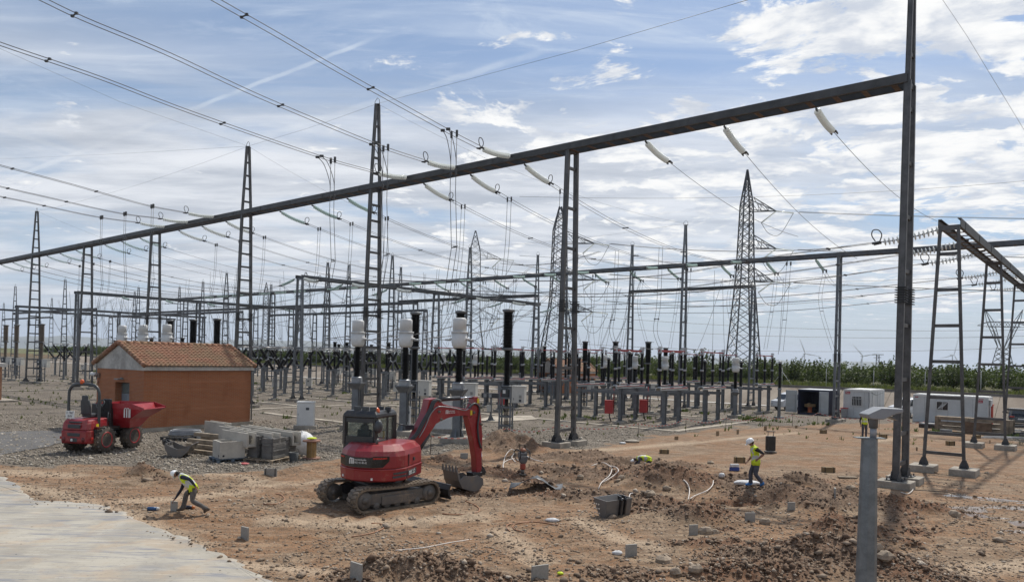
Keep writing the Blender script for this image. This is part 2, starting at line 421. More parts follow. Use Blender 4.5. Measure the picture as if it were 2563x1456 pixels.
_grav = np.where(_y < 8, 0, _grav)
_grass = np.clip((_w - BANK1 + .3) / .6, 0, 1)
# dry pale wheel tracks, wet film
_pale = np.zeros_like(_x)
for l, wd in (([(1700, 1112), (1850, 1095), (1990, 1083)], .5), ([(1450, 1130), (1600, 1118), (1750, 1105)], .7), ([(520, 1185), (600, 1190), (650, 1205)], .5), ([(0, 1210), (150, 1235), (320, 1290), (500, 1365)], .5),
              ([(640, 1215), (780, 1205)], .6), ([(700, 1300), (900, 1310), (1200, 1290)], .8), ([(1440, 1300), (1560, 1350), (1640, 1370)], .45), ([(2180, 1105), (2330, 1085)], .5), ([(300, 1255), (430, 1248), (620, 1230)], .6),
              ([(1250, 1330), (1340, 1400)], .6), ([(500, 1400), (700, 1420), (860, 1440)], .4), ([(2300, 1440), (2563, 1410)], .7), ([(0, 1180), (180, 1190)], .8)):
    _pale = np.maximum(_pale, np.clip(1 - segd(_x, _y, gp(l)) / wd, 0, 1) ** .6)
_wet = np.zeros_like(_x)
for l, wd in (([(2390, 1240), (2470, 1248), (2600, 1262)], .55), ([(2410, 1275), (2500, 1270), (2600, 1275)], .6), ([(2440, 1290), (2520, 1300), (2600, 1320)], .45), ([(2500, 1325), (2600, 1335)], .3)):
    _wet = np.maximum(_wet, np.clip(1.3 - segd(_x, _y, gp(l)) / wd, 0, 1) * np.clip((fbm(_x * 1.2, _y * 4.5, 4) - .34) * 9, 0, 1))
_h = _h - .012 * _wet
_red = np.clip((fbm(_x * .45 + 9, _y * .45, 3) - .42) * 4, 0, 1)
def attr(me, name, r, g, b, a=None):
    at = me.color_attributes.new(name, 'FLOAT_COLOR', 'POINT')
    c = np.stack([r, g, b, np.ones_like(r) if a is None else a], -1).reshape(-1).astype(np.float32); at.data.foreach_set('color', c)
ns, nw = _x.shape
me = bpy.data.meshes.new('ground'); V = np.stack([_x, _y, _h], -1).reshape(-1, 3).astype(np.float32)
ii = np.arange(ns * nw).reshape(ns, nw); q = np.stack([ii[:-1, :-1], ii[:-1, 1:], ii[1:, 1:], ii[1:, :-1]], -1).reshape(-1, 4)
me.vertices.add(len(V)); me.vertices.foreach_set('co', V.ravel()); me.loops.add(q.size); me.loops.foreach_set('vertex_index', q.ravel().astype(np.int32))
me.polygons.add(len(q)); me.polygons.foreach_set('loop_start', np.arange(0, q.size, 4, dtype=np.int32))
me.update(calc_edges=True); me.validate(); me.polygons.foreach_set('use_smooth', np.ones(len(q), bool))
if me.polygons[len(q) // 2].normal.z < 0: me.flip_normals()
attr(me, 'zone', _dug.ravel(), _grav.ravel(), _grass.ravel()); attr(me, 'wear', _wet.ravel(), _pale.ravel(), _red.ravel())
def stone_mix(T, co, sc, lo, hi):
    v = T.voro(co, sc); f = T.n('ShaderNodeSeparateColor'); T.put(f.inputs[0], v.outputs['Color'])
    return T.mix(f.outputs[0], lo, hi), T.ss(v.outputs['Distance'], .62, .18), f.outputs[1]
m, T, b = newmat('ground_soil')
co = T.n('ShaderNodeTexCoord').outputs['Object']
za = T.n('ShaderNodeSeparateColor'); T.put(za.inputs[0], T.n('ShaderNodeAttribute', attribute_name='zone').outputs['Color'])
wa = T.n('ShaderNodeSeparateColor'); T.put(wa.inputs[0], T.n('ShaderNodeAttribute', attribute_name='wear').outputs['Color'])
nA = T.noise(co, .35, 6, .62); nB = T.noise(co, 1.6, 6, .65); nC = T.noise(co, 9., 5, .65); nD = T.noise(T.map(co, (.35, 2.6, 1), (0, 0, R(12))), 1.3, 6, .65, .6)
dirt = T.mix(T.ss(nB, .36, .66), (.182, .118, .070), (.315, .222, .143))
dirt = T.mix(T.m('MULTIPLY', T.ss(nA, .40, .56), .72), dirt, (.262, .132, .060))
dirt = T.mix(T.m('MULTIPLY', T.ss(nD, .46, .66), .60), dirt, (.385, .288, .195))
dirt = T.mix(T.m('MULTIPLY', T.ss(nC, .55, .38), .55), dirt, (.105, .068, .042))
nE = T.noise(T.map(co, (.5, 1.5, 1), (0, 0, R(20)), (7, 3, 0)), 2.6, 7, .7, .4); dirt = T.mix(T.m('MULTIPLY', T.ss(nE, .49, .62), .7), dirt, (.125, .076, .043)); dirt = T.mix(T.m('MULTIPLY', T.ss(nE, .44, .32), .45), dirt, (.40, .30, .20))
pale = T.m('MULTIPLY', wa.outputs[1], T.ss(nC, .30, .52)); dirt = T.mix(T.m('MULTIPLY', pale, .8), dirt, (.45, .345, .24))
s1, e1_, r1 = stone_mix(T, co, 11., (.17, .135, .10), (.45, .395, .32)); s2, e2_, r2 = stone_mix(T, co, 26., (.12, .092, .066), (.385, .33, .26))
peb = T.m('MULTIPLY', T.ss(r2, .62, .7), e2_); dirt = T.mix(T.m('MULTIPLY', peb, T.ss(nB, .3, .6, .35, .85)), dirt, s2)
dug = T.mix(T.ss(nC, .34, .66), (.095, .058, .037), (.235, .158, .103)); dug = T.mix(T.m('MULTIPLY', wa.outputs[2], .85), dug, T.mix(T.ss(nC, .34, .66), (.105, .048, .023), (.215, .108, .058)))
dug = T.mix(T.m('MULTIPLY', peb, .6), dug, s2)
dm = T.ss(T.m('ADD', za.outputs[0], T.m('MULTIPLY', T.m('SUBTRACT', nC, .5), .7)), .30, .62)
c = T.mix(dm, dirt, dug)
g1 = T.mix(T.ss(nA, .4, .6), s1, s2); ge = T.mix(T.ss(nA, .4, .6), e1_, e2_)
gr = T.mix(T.ss(ge, .05, .7), (.075, .060, .048), g1); gr = T.mix(.22, gr, (.235, .20, .155)); gr = T.mix(T.m('MULTIPLY', T.ss(nB, .5, .72), .35), gr, (.17, .135, .10))
gm = T.ss(T.m('ADD', za.outputs[1], T.m('MULTIPLY', T.m('SUBTRACT', nC, .5), .6)), .35, .65)
c = T.mix(gm, c, gr)
gs = T.mix(T.ss(nB, .35, .65), (.05, .075, .022), (.16, .15, .07)); gs = T.mix(T.ss(nA, .5, .62), gs, (.20, .17, .10)); c = T.mix(za.outputs[2], c, gs)
wet = T.ss(T.m('ADD', wa.outputs[0], T.m('MULTIPLY', T.m('SUBTRACT', nC, .5), .5)), .35, .6)
c = T.mix(T.m('MULTIPLY', wet, .55), c, (.16, .12, .09)); T.put(b.inputs['Base Color'], c)
T.put(b.inputs['Roughness'], T.m('SUBTRACT', .92, T.m('MULTIPLY', wet, .84))); T.put(b.inputs['Specular IOR Level'], T.m('ADD', .3, T.m('MULTIPLY', wet, .7)))
hh = T.m('ADD', T.m('MULTIPLY', nC, .5), T.m('ADD', T.m('MULTIPLY', nB, .6), T.m('MULTIPLY', T.mix(gm, peb, ge), .55)))
hh = T.m('ADD', hh, T.m('MULTIPLY', T.noise(co, 38., 4, .7), .35)); hh = T.m('MULTIPLY', hh, T.m('SUBTRACT', 1., T.m('MULTIPLY', wet, .93)))
T.put(b.inputs['Normal'], T.bump(hh, .85, .05))
me.materials.append(m)
go = bpy.data.objects.new('ground', me); col.objects.link(go); go['kind'] = 'structure'
# ---------------- concrete yard in the lower left
m, T, b = newmat('concrete_slab'); co = T.n('ShaderNodeTexCoord').outputs['Object']
a = T.noise(co, .5, 6, .65, .6); s1 = T.noise(T.map(co, (.5, 4.5, 1), (0, 0, R(-8))), 1.0, 7, .68, .8); s2 = T.noise(T.map(co, (.8, 7., 1), (0, 0, R(14))), .9, 6, .65, .5)
c = T.mix(T.ss(a, .35, .65), (.295, .268, .222), (.405, .37, .305)); c = T.mix(T.m('MULTIPLY', T.ss(s1, .50, .66), .85), c, (.165, .175, .205)); s3 = T.noise(T.map(co, (.22, 1.5, 1), (0, 0, R(-5)), (4, 1, 0)), .9, 8, .7, 1.0); c = T.mix(T.m('MULTIPLY', T.ss(s3, .50, .66), .5), c, (.19, .198, .218)); c = T.mix(T.m('MULTIPLY', T.ss(s2, .54, .68), .6), c, (.50, .46, .39))
c = T.mix(T.m('MULTIPLY', T.ss(T.noise(co, .8, 6, .65), .50, .64), .34), c, (.42, .29, .17)); c = T.mix(T.m('MULTIPLY', T.ss(T.noise(co, 14., 3, .6), .60, .68), .55), c, (.20, .18, .15))
vo = T.voro(co, 1.7); c = T.mix(T.ss(vo.outputs['Distance'], .050, .036), c, (.03, .028, .025))
T.put(b.inputs['Base Color'], c); b.inputs['Roughness'].default_value = .8; T.put(b.inputs['Normal'], T.bump(T.noise(co, 30., 5, .7), .25, .01))
_edge = [(-500, 1100), (-200, 1160), (0, 1197), (35, 1215), (66, 1240), (80, 1254), (130, 1256), (250, 1264), (292, 1280), (330, 1303), (410, 1336), (490, 1362), (560, 1398), (610, 1425), (690, 1470), (800, 1540), (950, 1700)]
_pts = []
for (a, b_) in zip(_edge[:-1], _edge[1:]):
    for k in range(6): _pts.append((a[0] + (b_[0] - a[0]) * k / 6, a[1] + (b_[1] - a[1]) * k / 6))
sl = MB(); top = []; bot = []
for i, (u, v) in enumerate(_pts):
    p = G(u, v); p = p + Vector((rnd.uniform(-.10, .10), rnd.uniform(-.10, .10), 0)); p.z = .045 + rnd.uniform(-.012, .004); top.append(p); bot.append(p + Vector((.25, .12, -.10)))
far = [Vector((-30, 24, .045)), Vector((-30, 4, .045)), Vector((-3, 4, .045))]
sl.add(top + far[::-1], [tuple(range(len(top) + 3))]); sl.add(top + bot, [(i, i + 1, len(top) + i + 1, len(top) + i) for i in range(len(top) - 1)])
sl.build('concrete_pavement', m, kind='structure', origin='zero')
# ---------------- asphalt apron on the left
asp = mat('asphalt', (.105, .10, .095), .9, var=.25, scale=.7, bump=.4, bscale=60)
rd = MB(); P = [G(u, v) for u, v in ((-420, 1095), (-60, 1082), (100, 1078), (175, 1081), (200, 1094), (120, 1118), (0, 1139), (-420, 1190))]
for p in P: p.z = .03
rd.add(P, [tuple(range(len(P)))]); rd.build('asphalt_road', asp, kind='structure', origin='zero')
# ---------------- perimeter bank: gutter path, concrete lining, kerb
lining = mat('bank_lining', (.34, .285, .225), .9, var=.25, scale=.35, c2=(.21, .165, .125), bump=.4, bscale=9, dist=.03)
palec = mat('pale_concrete', (.60, .57, .52), .85, var=.15, scale=.6)
k = MB(); k.add([SW(-60, BANK0 - 1.3, .05), SW(260, BANK0 - 1.3, .05), SW(260, BANK0, .05), SW(-60, BANK0, .05)], [(0, 1, 2, 3)]); k.build('perimeter_path', palec, kind='structure', origin='zero')
k = MB()
for i in range(64):
    a, b_ = -60 + i * 5, -60 + i * 5 + 4.96
    k.add([SW(a, BANK0, .06), SW(b_, BANK0, .06), SW(b_, BANK1, BANKZ + .06), SW(a, BANK1, BANKZ + .06)], [(0, 1, 2, 3)])
k.build('concrete_embankment', lining, kind='structure', origin='zero')
kb = MB(); kb.bar(SW(-60, BANK1 + .15, BANKZ + .12), SW(260, BANK1 + .15, BANKZ + .12), .3, .30); tag(kb.build('concrete_kerb', mat('dark_concrete', (.16, .145, .125), .9, scale=1)), 'long dark concrete kerb along the top of the lined bank', 'kerb')
# ---------------- hills on the horizon
hm = mat('hill_scrub', (.13, .14, .10), .95, var=.3, scale=.002)
hl = MB(); n = 140; rows = []
for j, (yy, zz) in enumerate(((8200, -60), (8600, .55), (9200, 1.0), (10300, -60))):
    r = []
    for i in range(n + 1):
        x = -7200 + i * 11800 / n
        prof = 150 * (.55 + .75 * vnoise(np.array(i * .09), np.array(3.))) * (1 - .55 * max(0, min(1, (i - 60) / 60))) + 26 * vnoise(np.array(i * .45), np.array(9.))
        r.append((x, yy + 500 * math.sin(i * .2), zz if zz < 0 else float(prof) * zz - 15))
    rows.append(r)
vv = [p for r in rows for p in r]; hl.add(vv, [(j * (n + 1) + i, j * (n + 1) + i + 1, (j + 1) * (n + 1) + i + 1, (j + 1) * (n + 1) + i) for j in range(3) for i in range(n)], True)
hl.build('hills', hm, kind='structure', origin='zero')
# ---------------- loose stones
def scatter(name, pts, size, m, flat=.65, seed=1, sides=6):
    g = np.random.default_rng(seed); n = len(pts)
    base = [(0, 0, -1)] + [(math.cos(6.283 * j / sides) * .95, math.sin(6.283 * j / sides) * .95, -.25 + .5 * (j % 2)) for j in range(sides)] + [(0, 0, 1)]
    B = np.array(base); k = len(B)
    F = [(0, 1 + (j + 1) % sides, 1 + j) for j in range(sides)] + [(k - 1, 1 + j, 1 + (j + 1) % sides) for j in range(sides)]
    F = np.array(F)
    P = B[None] * (1 + g.uniform(-.28, .28, (n, k, 1))); P *= g.uniform(.6, 1.15, (n, 1, 3)); P[:, :, 2] *= flat
    a = g.uniform(0, 6.283, n); ca, sa = np.cos(a)[:, None], np.sin(a)[:, None]
    X = P[:, :, 0] * ca - P[:, :, 1] * sa; Y = P[:, :, 0] * sa + P[:, :, 1] * ca
    tl = g.uniform(-.4, .4, (n, 1)); Zz = P[:, :, 2] + X * tl
    P = np.stack([X, Y, Zz], -1) * np.asarray(size)[:, None, None] + np.asarray(pts)[:, None, :]
    me = bpy.data.meshes.new(name); me.vertices.add(n * k); me.vertices.foreach_set('co', P.reshape(-1).astype(np.float32))
    f = (F[None] + (np.arange(n) * k)[:, None, None]).reshape(-1, 3); me.loops.add(f.size); me.loops.foreach_set('vertex_index', f.ravel().astype(np.int32))
    me.polygons.add(len(f)); me.polygons.foreach_set('loop_start', np.arange(0, f.size, 3, dtype=np.int32)); me.update(calc_edges=True)
    at = me.color_attributes.new('tone', 'FLOAT_COLOR', 'POINT'); t = np.repeat(g.random((n, 3)), k, 0)
    at.data.foreach_set('color', np.concatenate([t, np.ones((n * k, 1))], 1).astype(np.float32).ravel())
    me.materials.append(m); o = bpy.data.objects.new(name, me); col.objects.link(o); o['kind'] = 'stuff'; return o
def stone_mat(name, a, b2, c2):
    m, T, b = newmat(name); t = T.n('ShaderNodeSeparateColor'); T.put(t.inputs[0], T.n('ShaderNodeAttribute', attribute_name='tone').outputs['Color'])
    nz = T.noise(T.n('ShaderNodeTexCoord').outputs['Object'], 25., 4)
    c = T.mix(t.outputs[0], a, b2); c = T.mix(T.ss(t.outputs[1], .8, .95), c, c2); c = T.mix(T.m('MULTIPLY', T.ss(nz, .4, .6), .35), c, a)
    T.put(b.inputs['Base Color'], c); b.inputs['Roughness'].default_value = .9; b.inputs['Specular IOR Level'].default_value = .3; return m
gst = stone_mat('gravel_stone', (.16, .137, .108), (.34, .298, .24), (.50, .45, .38)); dst = stone_mat('field_stone', (.15, .105, .072), (.34, .265, .195), (.48, .41, .33)); cst = stone_mat('earth_clod', (.085, .052, .033), (.215, .142, .094), (.31, .235, .17))
def samp(n, y0, y1, cond, size, seed):
    g = np.random.default_rng(seed); y = 1 / (g.random(n) * (1 / y0 - 1 / y1) + 1 / y1); x = g.uniform(-.74, .74, n) * y
    h, d = relief(x, y); u = W_ / 2 + F_ * (x * RX.x - HC * RX.z) / y; v = VP - F_ * (x * UP.x - HC * UP.z) / y
    gr = np.interp(u, _vb[:, 0], _vb[:, 1]) - v + (fbm(x * .8, y * .8, 4) - .5) * 34
    ue = np.interp(u, [e[0] for e in _edge], [e[1] for e in _edge]); slab = (u < 690) & (v > ue - 3)
    k = cond(x, y, d, gr, g.random(n)) & (~slab | ((v < ue + 14) & (g.random(n) < .25)))
    s = g.lognormal(math.log(size), .45, n); s = np.clip(s, size * .4, size * 3.2)
    return np.stack([x, y, h + s * .15 + .05 * slab], -1)[k], s[k]
p, s = samp(60000, 15, 34, lambda x, y, d, gr, r: (gr < 0) & (r < .12 + .55 * np.clip(fbm(x * .5, y * .5, 3) * 2.6 - 1., 0, 1) + .25 * d), .028, 3); scatter('loose_stones', p, s, dst, seed=3)
p, s = samp(46000, 15, 38, lambda x, y, d, gr, r: (d > .33) & (r < d), .040, 4); scatter('earth_clods', p, s, cst, .75, seed=4)
p, s = samp(2000, 15, 34, lambda x, y, d, gr, r: (gr < 5) & (r < .12 + .75 * d), .068, 6); scatter('field_stones', p, s, dst, .7, seed=6, sides=8)
p, s = samp(70000, 24, 52, lambda x, y, d, gr, r: (gr > 4) & (d < .5), .042, 5); scatter('gravel_stones', p, s, gst, seed=5)
_gy = np.arange(14., 46., .06)
def GZ(u, v):
    """first point of the uneven ground met by the line of sight"""
    d = ray(u, v); xs, zs = d.x * _gy, HC + d.z * _gy; h_, _ = relief(xs, _gy); k = np.nonzero(zs <= h_)[0]
    if len(k) == 0: return G(u, v)
    i = k[0]; return Vector((float(xs[i]), float(_gy[i]), float(h_[i])))
# ================================================================== steel gantries
steel = mat('weathered_steel', (.105, .103, .10), .55, .35, var=.35, scale=1.6, bump=.15, bscale=14)
steel2 = mat('galvanised_steel', (.155, .165, .175), .5, .45, var=.25, scale=2.2)
steelb = mat('painted_beam', (.062, .062, .060), .6, .1, var=.3, scale=1.1)
beamg = mat('grey_beam', (.095, .10, .105), .55, .3, var=.25)
batten = mat('rusty_batten', (.12, .085, .065), .75, var=.3)
conc = mat('footing_concrete', (.33, .295, .245), .9, var=.3, scale=1.5, bump=.4, bscale=25)
black_iron = mat('black_iron', (.02, .02, .022), .55, .2)
wire_m = mat('aluminium_cable', (.10, .10, .105), .5, .4, var=.2)
def gantry(name, label, d, p0, cols, zb, spread=(1.6, .8), hb=.36, leg=(.26, .13), ends=(0, 0), m=None, mb_=None, group=None, foot=1.2, guard=True, gz0=0., flat_foot=False):
    """cols: list of (offset along d, peak height or 0, rung spacing); legs spread across the beam"""
    m = m or steel; mb_ = mb_ or steelb
    p = Vector((-d.y, d.x, 0)); p0 = Vector(p0)
    if p.y < 0: p = -p
    T_ = Thing(name, label, 'gantry', p0 + d * cols[0][0], 0, group)
    for off, peak, rs in cols:
        c = p0 + d * off; B, A = spread
        cm = MB()
        def at(sgn, z):
            wd = B + (A - B) * z / zb if z <= zb else A + (.22 - A) * (z - zb) / max(.1, peak - zb)
            return c + p * (sgn * wd / 2) + Z * z
        z = .9 if rs else 1e9; k = 0
        topz = peak if peak else zb
        while z < topz - .7:
            cm.bar(at(-1, z), at(1, z), leg[1] * .8, .15); z += rs * (1 if k or rs < 1.5 else .55); k += 1
        cm.bar(at(-1, zb - .1) - p * .06, at(1, zb - .1) + p * .06, .12, .22)
        if peak:
            cm.box(c + Z * (peak + .04), (.34, .34, .05)); cm.tube([c + Z * peak + d * (-.25), c + Z * (peak + .35) + d * (-.2), c + Z * (peak + .5), c + Z * (peak + .3) + d * .25, c + Z * (peak + .05) + d * .3], .018, 4)
        for sg in (-1, 1):
            L = cm; zz = [.32 * foot / 1.2, zb] + ([peak] if peak else [])
            for a, b_ in zip(zz[:-1], zz[1:]):
                w_ = leg[0] * (1 if a < zb else .7)
                P, Q = at(sg, a), at(sg, b_)
                L.bar(P, Q, leg[1] * .999, w_, up=d)
                L.bar(P + d * w_ * .46, Q + d * w_ * .46, leg[1] * 1.25, .022, up=d); L.bar(P - d * w_ * .46, Q - d * w_ * .46, leg[1] * 1.25, .022, up=d)
        part = cm.build('column', m, T_, world=True)
        for sg in (-1, 1):
            if foot:
                f = MB(); q = at(sg, 0); q = q + Z * gz(q.x, q.y)
                f.box(q + Z * (.0), (foot * (1 if flat_foot else 1), foot * .8, .56 * foot / 1.2), rz=math.atan2(d.y, d.x)); sub(f, 'footing', conc, part, T_, world=True, bevel=.03)
                g = MB(); ft = .29 * foot / 1.2
                for s2 in (-1, 1):
                    M = frame(at(sg, ft) + d * (s2 * leg[0] * .5), p); M.translation = at(sg, ft) + d * (s2 * leg[0] * .52)
                    pl = [(-.32, 0), (.32, 0), (.30, .12), (.12, .36), (-.12, .36), (-.30, .12)] if not flat_foot else [(-.26, 0), (.26, 0), (.1, .45), (-.1, .45)]
                    g.prism([(x * leg[0] / .26, z_) for x, z_ in pl], -.012, .012, M)
                g.box(at(sg, ft + .01), (leg[0] * 2.6, leg[0] * 2.4, .03), rz=math.atan2(d.y, d.x))
                for a in (-1, 1):
                    for b_ in (-1, 1): g.lathe([(.03, 0), (.03, .09)], 6, Matrix.Translation(at(sg, ft + .02) + d * (a * leg[0] * 1.05) + p * (b_ * leg[0] * .95)))
                sub(g, 'base_plate', mat('dark_gusset', (.05, .05, .052), .6), part, T_, world=True)
            if guard:
                g = MB(); zc = guard if guard is not True else 7.4
                for k in range(7): g.box(at(sg, zc + k * .10), (leg[0] + .17, leg[1] + .20, .03), rz=math.atan2(d.y, d.x))
                sub(g, 'climbing_guard', black_iron, part, T_, world=True)
    a, b_ = cols[0][0] - ends[0], cols[-1][0] + ends[1]
    A = spread[1]
    for sg in (-1, 1):
        bm = MB(); c0 = p0 + p * (sg * (A / 2 + leg[1] * .85)) + Z * (zb + hb / 2 - .08)
        bm.bar(c0 + d * a, c0 + d * b_, .03, hb); 
        for zz in (-1, 1): bm.bar(c0 + d * a + Z * (zz * (hb / 2 - .012)) - p * sg * .06, c0 + d * b_ + Z * (zz * (hb / 2 - .012)) - p * sg * .06, .13, .022)
        k = a + 1.2
        while k < b_: bm.bar(c0 + d * k - Z * hb * .47 + p * sg * .02, c0 + d * k + Z * hb * .47 + p * sg * .02, .03, .05, up=d); k += 4.2
        bm.build('beam', mb_, T_, world=True)
    bt = MB(); k = a + .5
    while k < b_ - .2:
        q = p0 + d * k + Z * (zb - .09); bt.bar(q - p * (A / 2 + .02), q + p * (A / 2 + .02), .22, .018); k += 1.15
    bt.build('batten_plates', batten, T_, world=True)
    return T_
SA, WA, BAY, ZB = 7.1, 33.3, 16.8, 16.35
MW = WA
gantry('steel_gantry', 'long dark steel gantry crossing the yard from the tall right column to left edge', E1, SW(SA, WA),
       [(0, 21.9, 2.2), (BAY, 0, 2.2), (2 * BAY, 22.2, 1.1), (3 * BAY, 22.0, 1.1), (4 * BAY, 0, 2.2), (5 * BAY, 0, 2.2), (6 * BAY, 22, 1.1), (7 * BAY, 0, 2.2), (8 * BAY, 0, 2.2)], ZB, foot=1.25)
# lower gantry at the right edge
S2 = 6.5
W2 = [38.8, 53.2, 67.5]
gantry('steel_gantry', 'lower gantry of A-shaped ladder legs running off the right edge of the photo', E2, SW(S2, 0), [(x, 0, 1.65) for x in W2], 11.35, (1.65, .72), .40, (.15, .10), (0, 8), foot=1.3, guard=False)
# second parallel gantry
W3, Z3 = 66.5, 14.2
S3 = [19.3 + 14.5 * k for k in range(-1, 9)]
gantry('steel_gantry', 'second long gantry parallel to the long beam, further back behind the red-armed switches', E1, SW(0, W3), [(s, (18.2 if k in (2, 4, 5, 6, 8) else 0), 1.3) for k, s in enumerate(S3)], Z3, (1.3, .75), .34, (.20, .11), (10, 4), m=steel2, mb_=beamg, foot=1.1, guard=5.2)
# portals that carry the cross busbars
SP, WP, ZP = 62.4, [42., 60.5, 79.5], 12.1
gantry('steel_portal', 'grey portal sloping down to the right behind the white-headed transformers', E2, SW(SP, 0), [(x, 0, 1.7) for x in WP], ZP, (1.5, .8), .34, (.20, .12), (.2, .3), m=steel2, mb_=beamg, foot=1.1, guard=False)
SQ, WQ, ZQ = 103.5, [36.7, 52.7, 69.7], 11.7
gantry('steel_portal', 'grey portal behind the brick hut roof, left of the ladder column', E2, SW(SQ, 0), [(x, 0, 1.7) for x in WQ], ZQ, (1.4, .8), .34, (.22, .13), (.2, .3), m=steel2, mb_=beamg, foot=1.0, guard=False)
SR = 141.
for k, (s, wl, lab) in enumerate(((141., (41., 57., 73.), 'far grey portal left of the hut, nearer of the two low ones'), (158., (38., 56., 75.), 'farthest low grey portal at the left edge of the yard'))):
    gantry('steel_portal', lab, E2, SW(s, 0), [(x, 0, 0) for x in wl], 11.2, (1.3, .8), .32, (.22, .13), (.2, .3), m=steel2, mb_=beamg, foot=0, guard=False)
# broken third row
W4, Z4 = 77., 13.0
gantry('steel_gantry', 'short gantry with two peaked columns in front of the big lattice pylon', E1, SW(0, W4), [(sol_s(1884, W4, 9), 0, 1.5), (sol_s(1578, W4, 9), 18.6, 1.3)], Z4, (1.5, .75), .26, (.20, .11), m=steel2, foot=1.3, guard=False)
gantry('steel_gantry', 'short gantry with two peaked columns seen between the two long portals', E1, SW(0, W4), [(sol_s(1342, W4, 9), 18.4, 1.3), (sol_s(1000, W4, 9), 18.4, 1.3)], Z4, (1.3, .75), .36, (.18, .10), m=steel2, foot=1.1, guard=False)
gantry('steel_gantry', 'distant gantry with peaked columns above the hut roof ridge', E1, SW(0, W4), [(sol_s(820, W4, 9), 18.4, 1.3), (sol_s(640, W4, 9), 0, 1.3), (sol_s(447, W4, 9), 18.4, 1.3), (sol_s(335, W4, 9), 18.2, 1.3)], Z4, (1.3, .75), .36, (.20, .10), m=steel2, foot=0, guard=False)
gantry('steel_gantry', 'faint distant gantry with peaked columns at the far left', E1, SW(0, W4), [(sol_s(128, W4, 9), 18.4, 1.3), (sol_s(8, W4, 9), 18.2, 1.3)], Z4, (1.3, .75), .36, (.20, .10), m=steel2, foot=0, guard=False)

for k, (w_, ss_, lab) in enumerate(((58., (101, 112.5, 124, 135.5, 147), 'far low gantry of slim ladder columns left of the hut roof'), (45., (120, 132, 144, 156), 'nearer low gantry of slim ladder columns at the left edge'), (66., (70, 82, 94, 106), 'far low gantry of slim columns above the hut roof ridge'), (56., (61, 73, 85), 'low gantry of slim columns behind the sloping portal'))):
    gantry('steel_gantry', lab, E1, SW(0, w_), [(s_, 15.5 if i % 2 else 0, 1.2) for i, s_ in enumerate(ss_)], 10.6, (1.0, .6), .26, (.14, .09), m=steel2, mb_=beamg, foot=0, guard=False)
# ================================================================== insulator strings
def glass_shed(nm, c):
    m, T, b = newmat(nm); b.inputs['Base Color'].default_value = (*c, 1); b.inputs['Roughness'].default_value = .18; tr = T.n('ShaderNodeBsdfTranslucent'); tr.inputs[0].default_value = (*c, 1); mx = T.n('ShaderNodeMixShader'); mx.inputs[0].default_value = .6
    T.nt.links.new(b.outputs[0], mx.inputs[1]); T.nt.links.new(tr.outputs[0], mx.inputs[2]); T.nt.links.new(mx.outputs[0], T.nt.nodes['Material Output'].inputs[0]); return m
gm_ = glass_shed('clear_glass_shed', (.86, .88, .86))
gt_ = glass_shed('green_glass_shed', (.66, .76, .73))
def string_master(nm, glass, L=2.7, n=14, horn=True, rad=.165, sag=.10, nseg=12):
    t = Thing(nm, 'x', 'insulator', (0, 0, 0)); r = MB()
    zz = lambda x: -sag * math.sin(math.pi * x / L) * 1.0
    r.tube([(L * k / 8, 0, zz(L * k / 8)) for k in range(9)], .018, 5)
    r.box((.1, 0, 0), (.2, .05, .10)); r.box((L - .08, 0, 0), (.22, .30, .03)); r.box((L - .02, .13, -.03), (.30, .05, .08)); r.box((L - .02, -.13, -.03), (.30, .05, .08))
    for k in range(n):
        x = .28 + (L - .62) * k / (n - 1); r.lathe([(.030, -.03), (.032, .03)], 6, frame((x + .035, 0, zz(x)), (0, 0, 1)) @ Matrix.Rotation(R(90), 4, 'Y'))
    r.build('rod', steelb, t)
    g = MB()
    for k in range(n):
        x = .28 + (L - .62) * k / (n - 1); M = Matrix.Translation((x, 0, zz(x))) @ Matrix.Rotation(R(90), 4, 'Y')
        g.lathe([(.03, -.040), (rad * .7, -.022), (rad, .0), (rad * .97, .010), (rad * .5, .004), (.03, .0)], nseg, M, caps=False)
    g.build('glass_sheds', glass, t)
    if horn:
        h_ = MB(); h_.tube(spline([(L - .15, .02, .02), (L - .26, .02, .28), (L - .16, .02, .50), (L + .04, .02, .54), (L + .12, .02, .34), (L + .02, .02, .06)], 4), .024, 6); h_.build('arcing_horn', steelb, t)
    for ch in list(t.o.children): pass
    return t.o
def string_at(master, a, dirv, label, group, scale=1.):
    M = frame(a, dirv); o = dup(master, M.translation, None, label, group); o.rotation_mode = 'XYZ'; o.rotation_euler = M.to_euler(); o.scale = (scale,) * 3
    return o
MG = string_master('insulator_string', gm_); MT = string_master('insulator_string', gt_, 2.7, 14, True, .15); MF = string_master('insulator_string', gt_, 2.5, 11, False, .14, .05, 8)
M0 = string_master('insulator_string', gm_, horn=False)
_masters = [MG, MT, MF, M0]

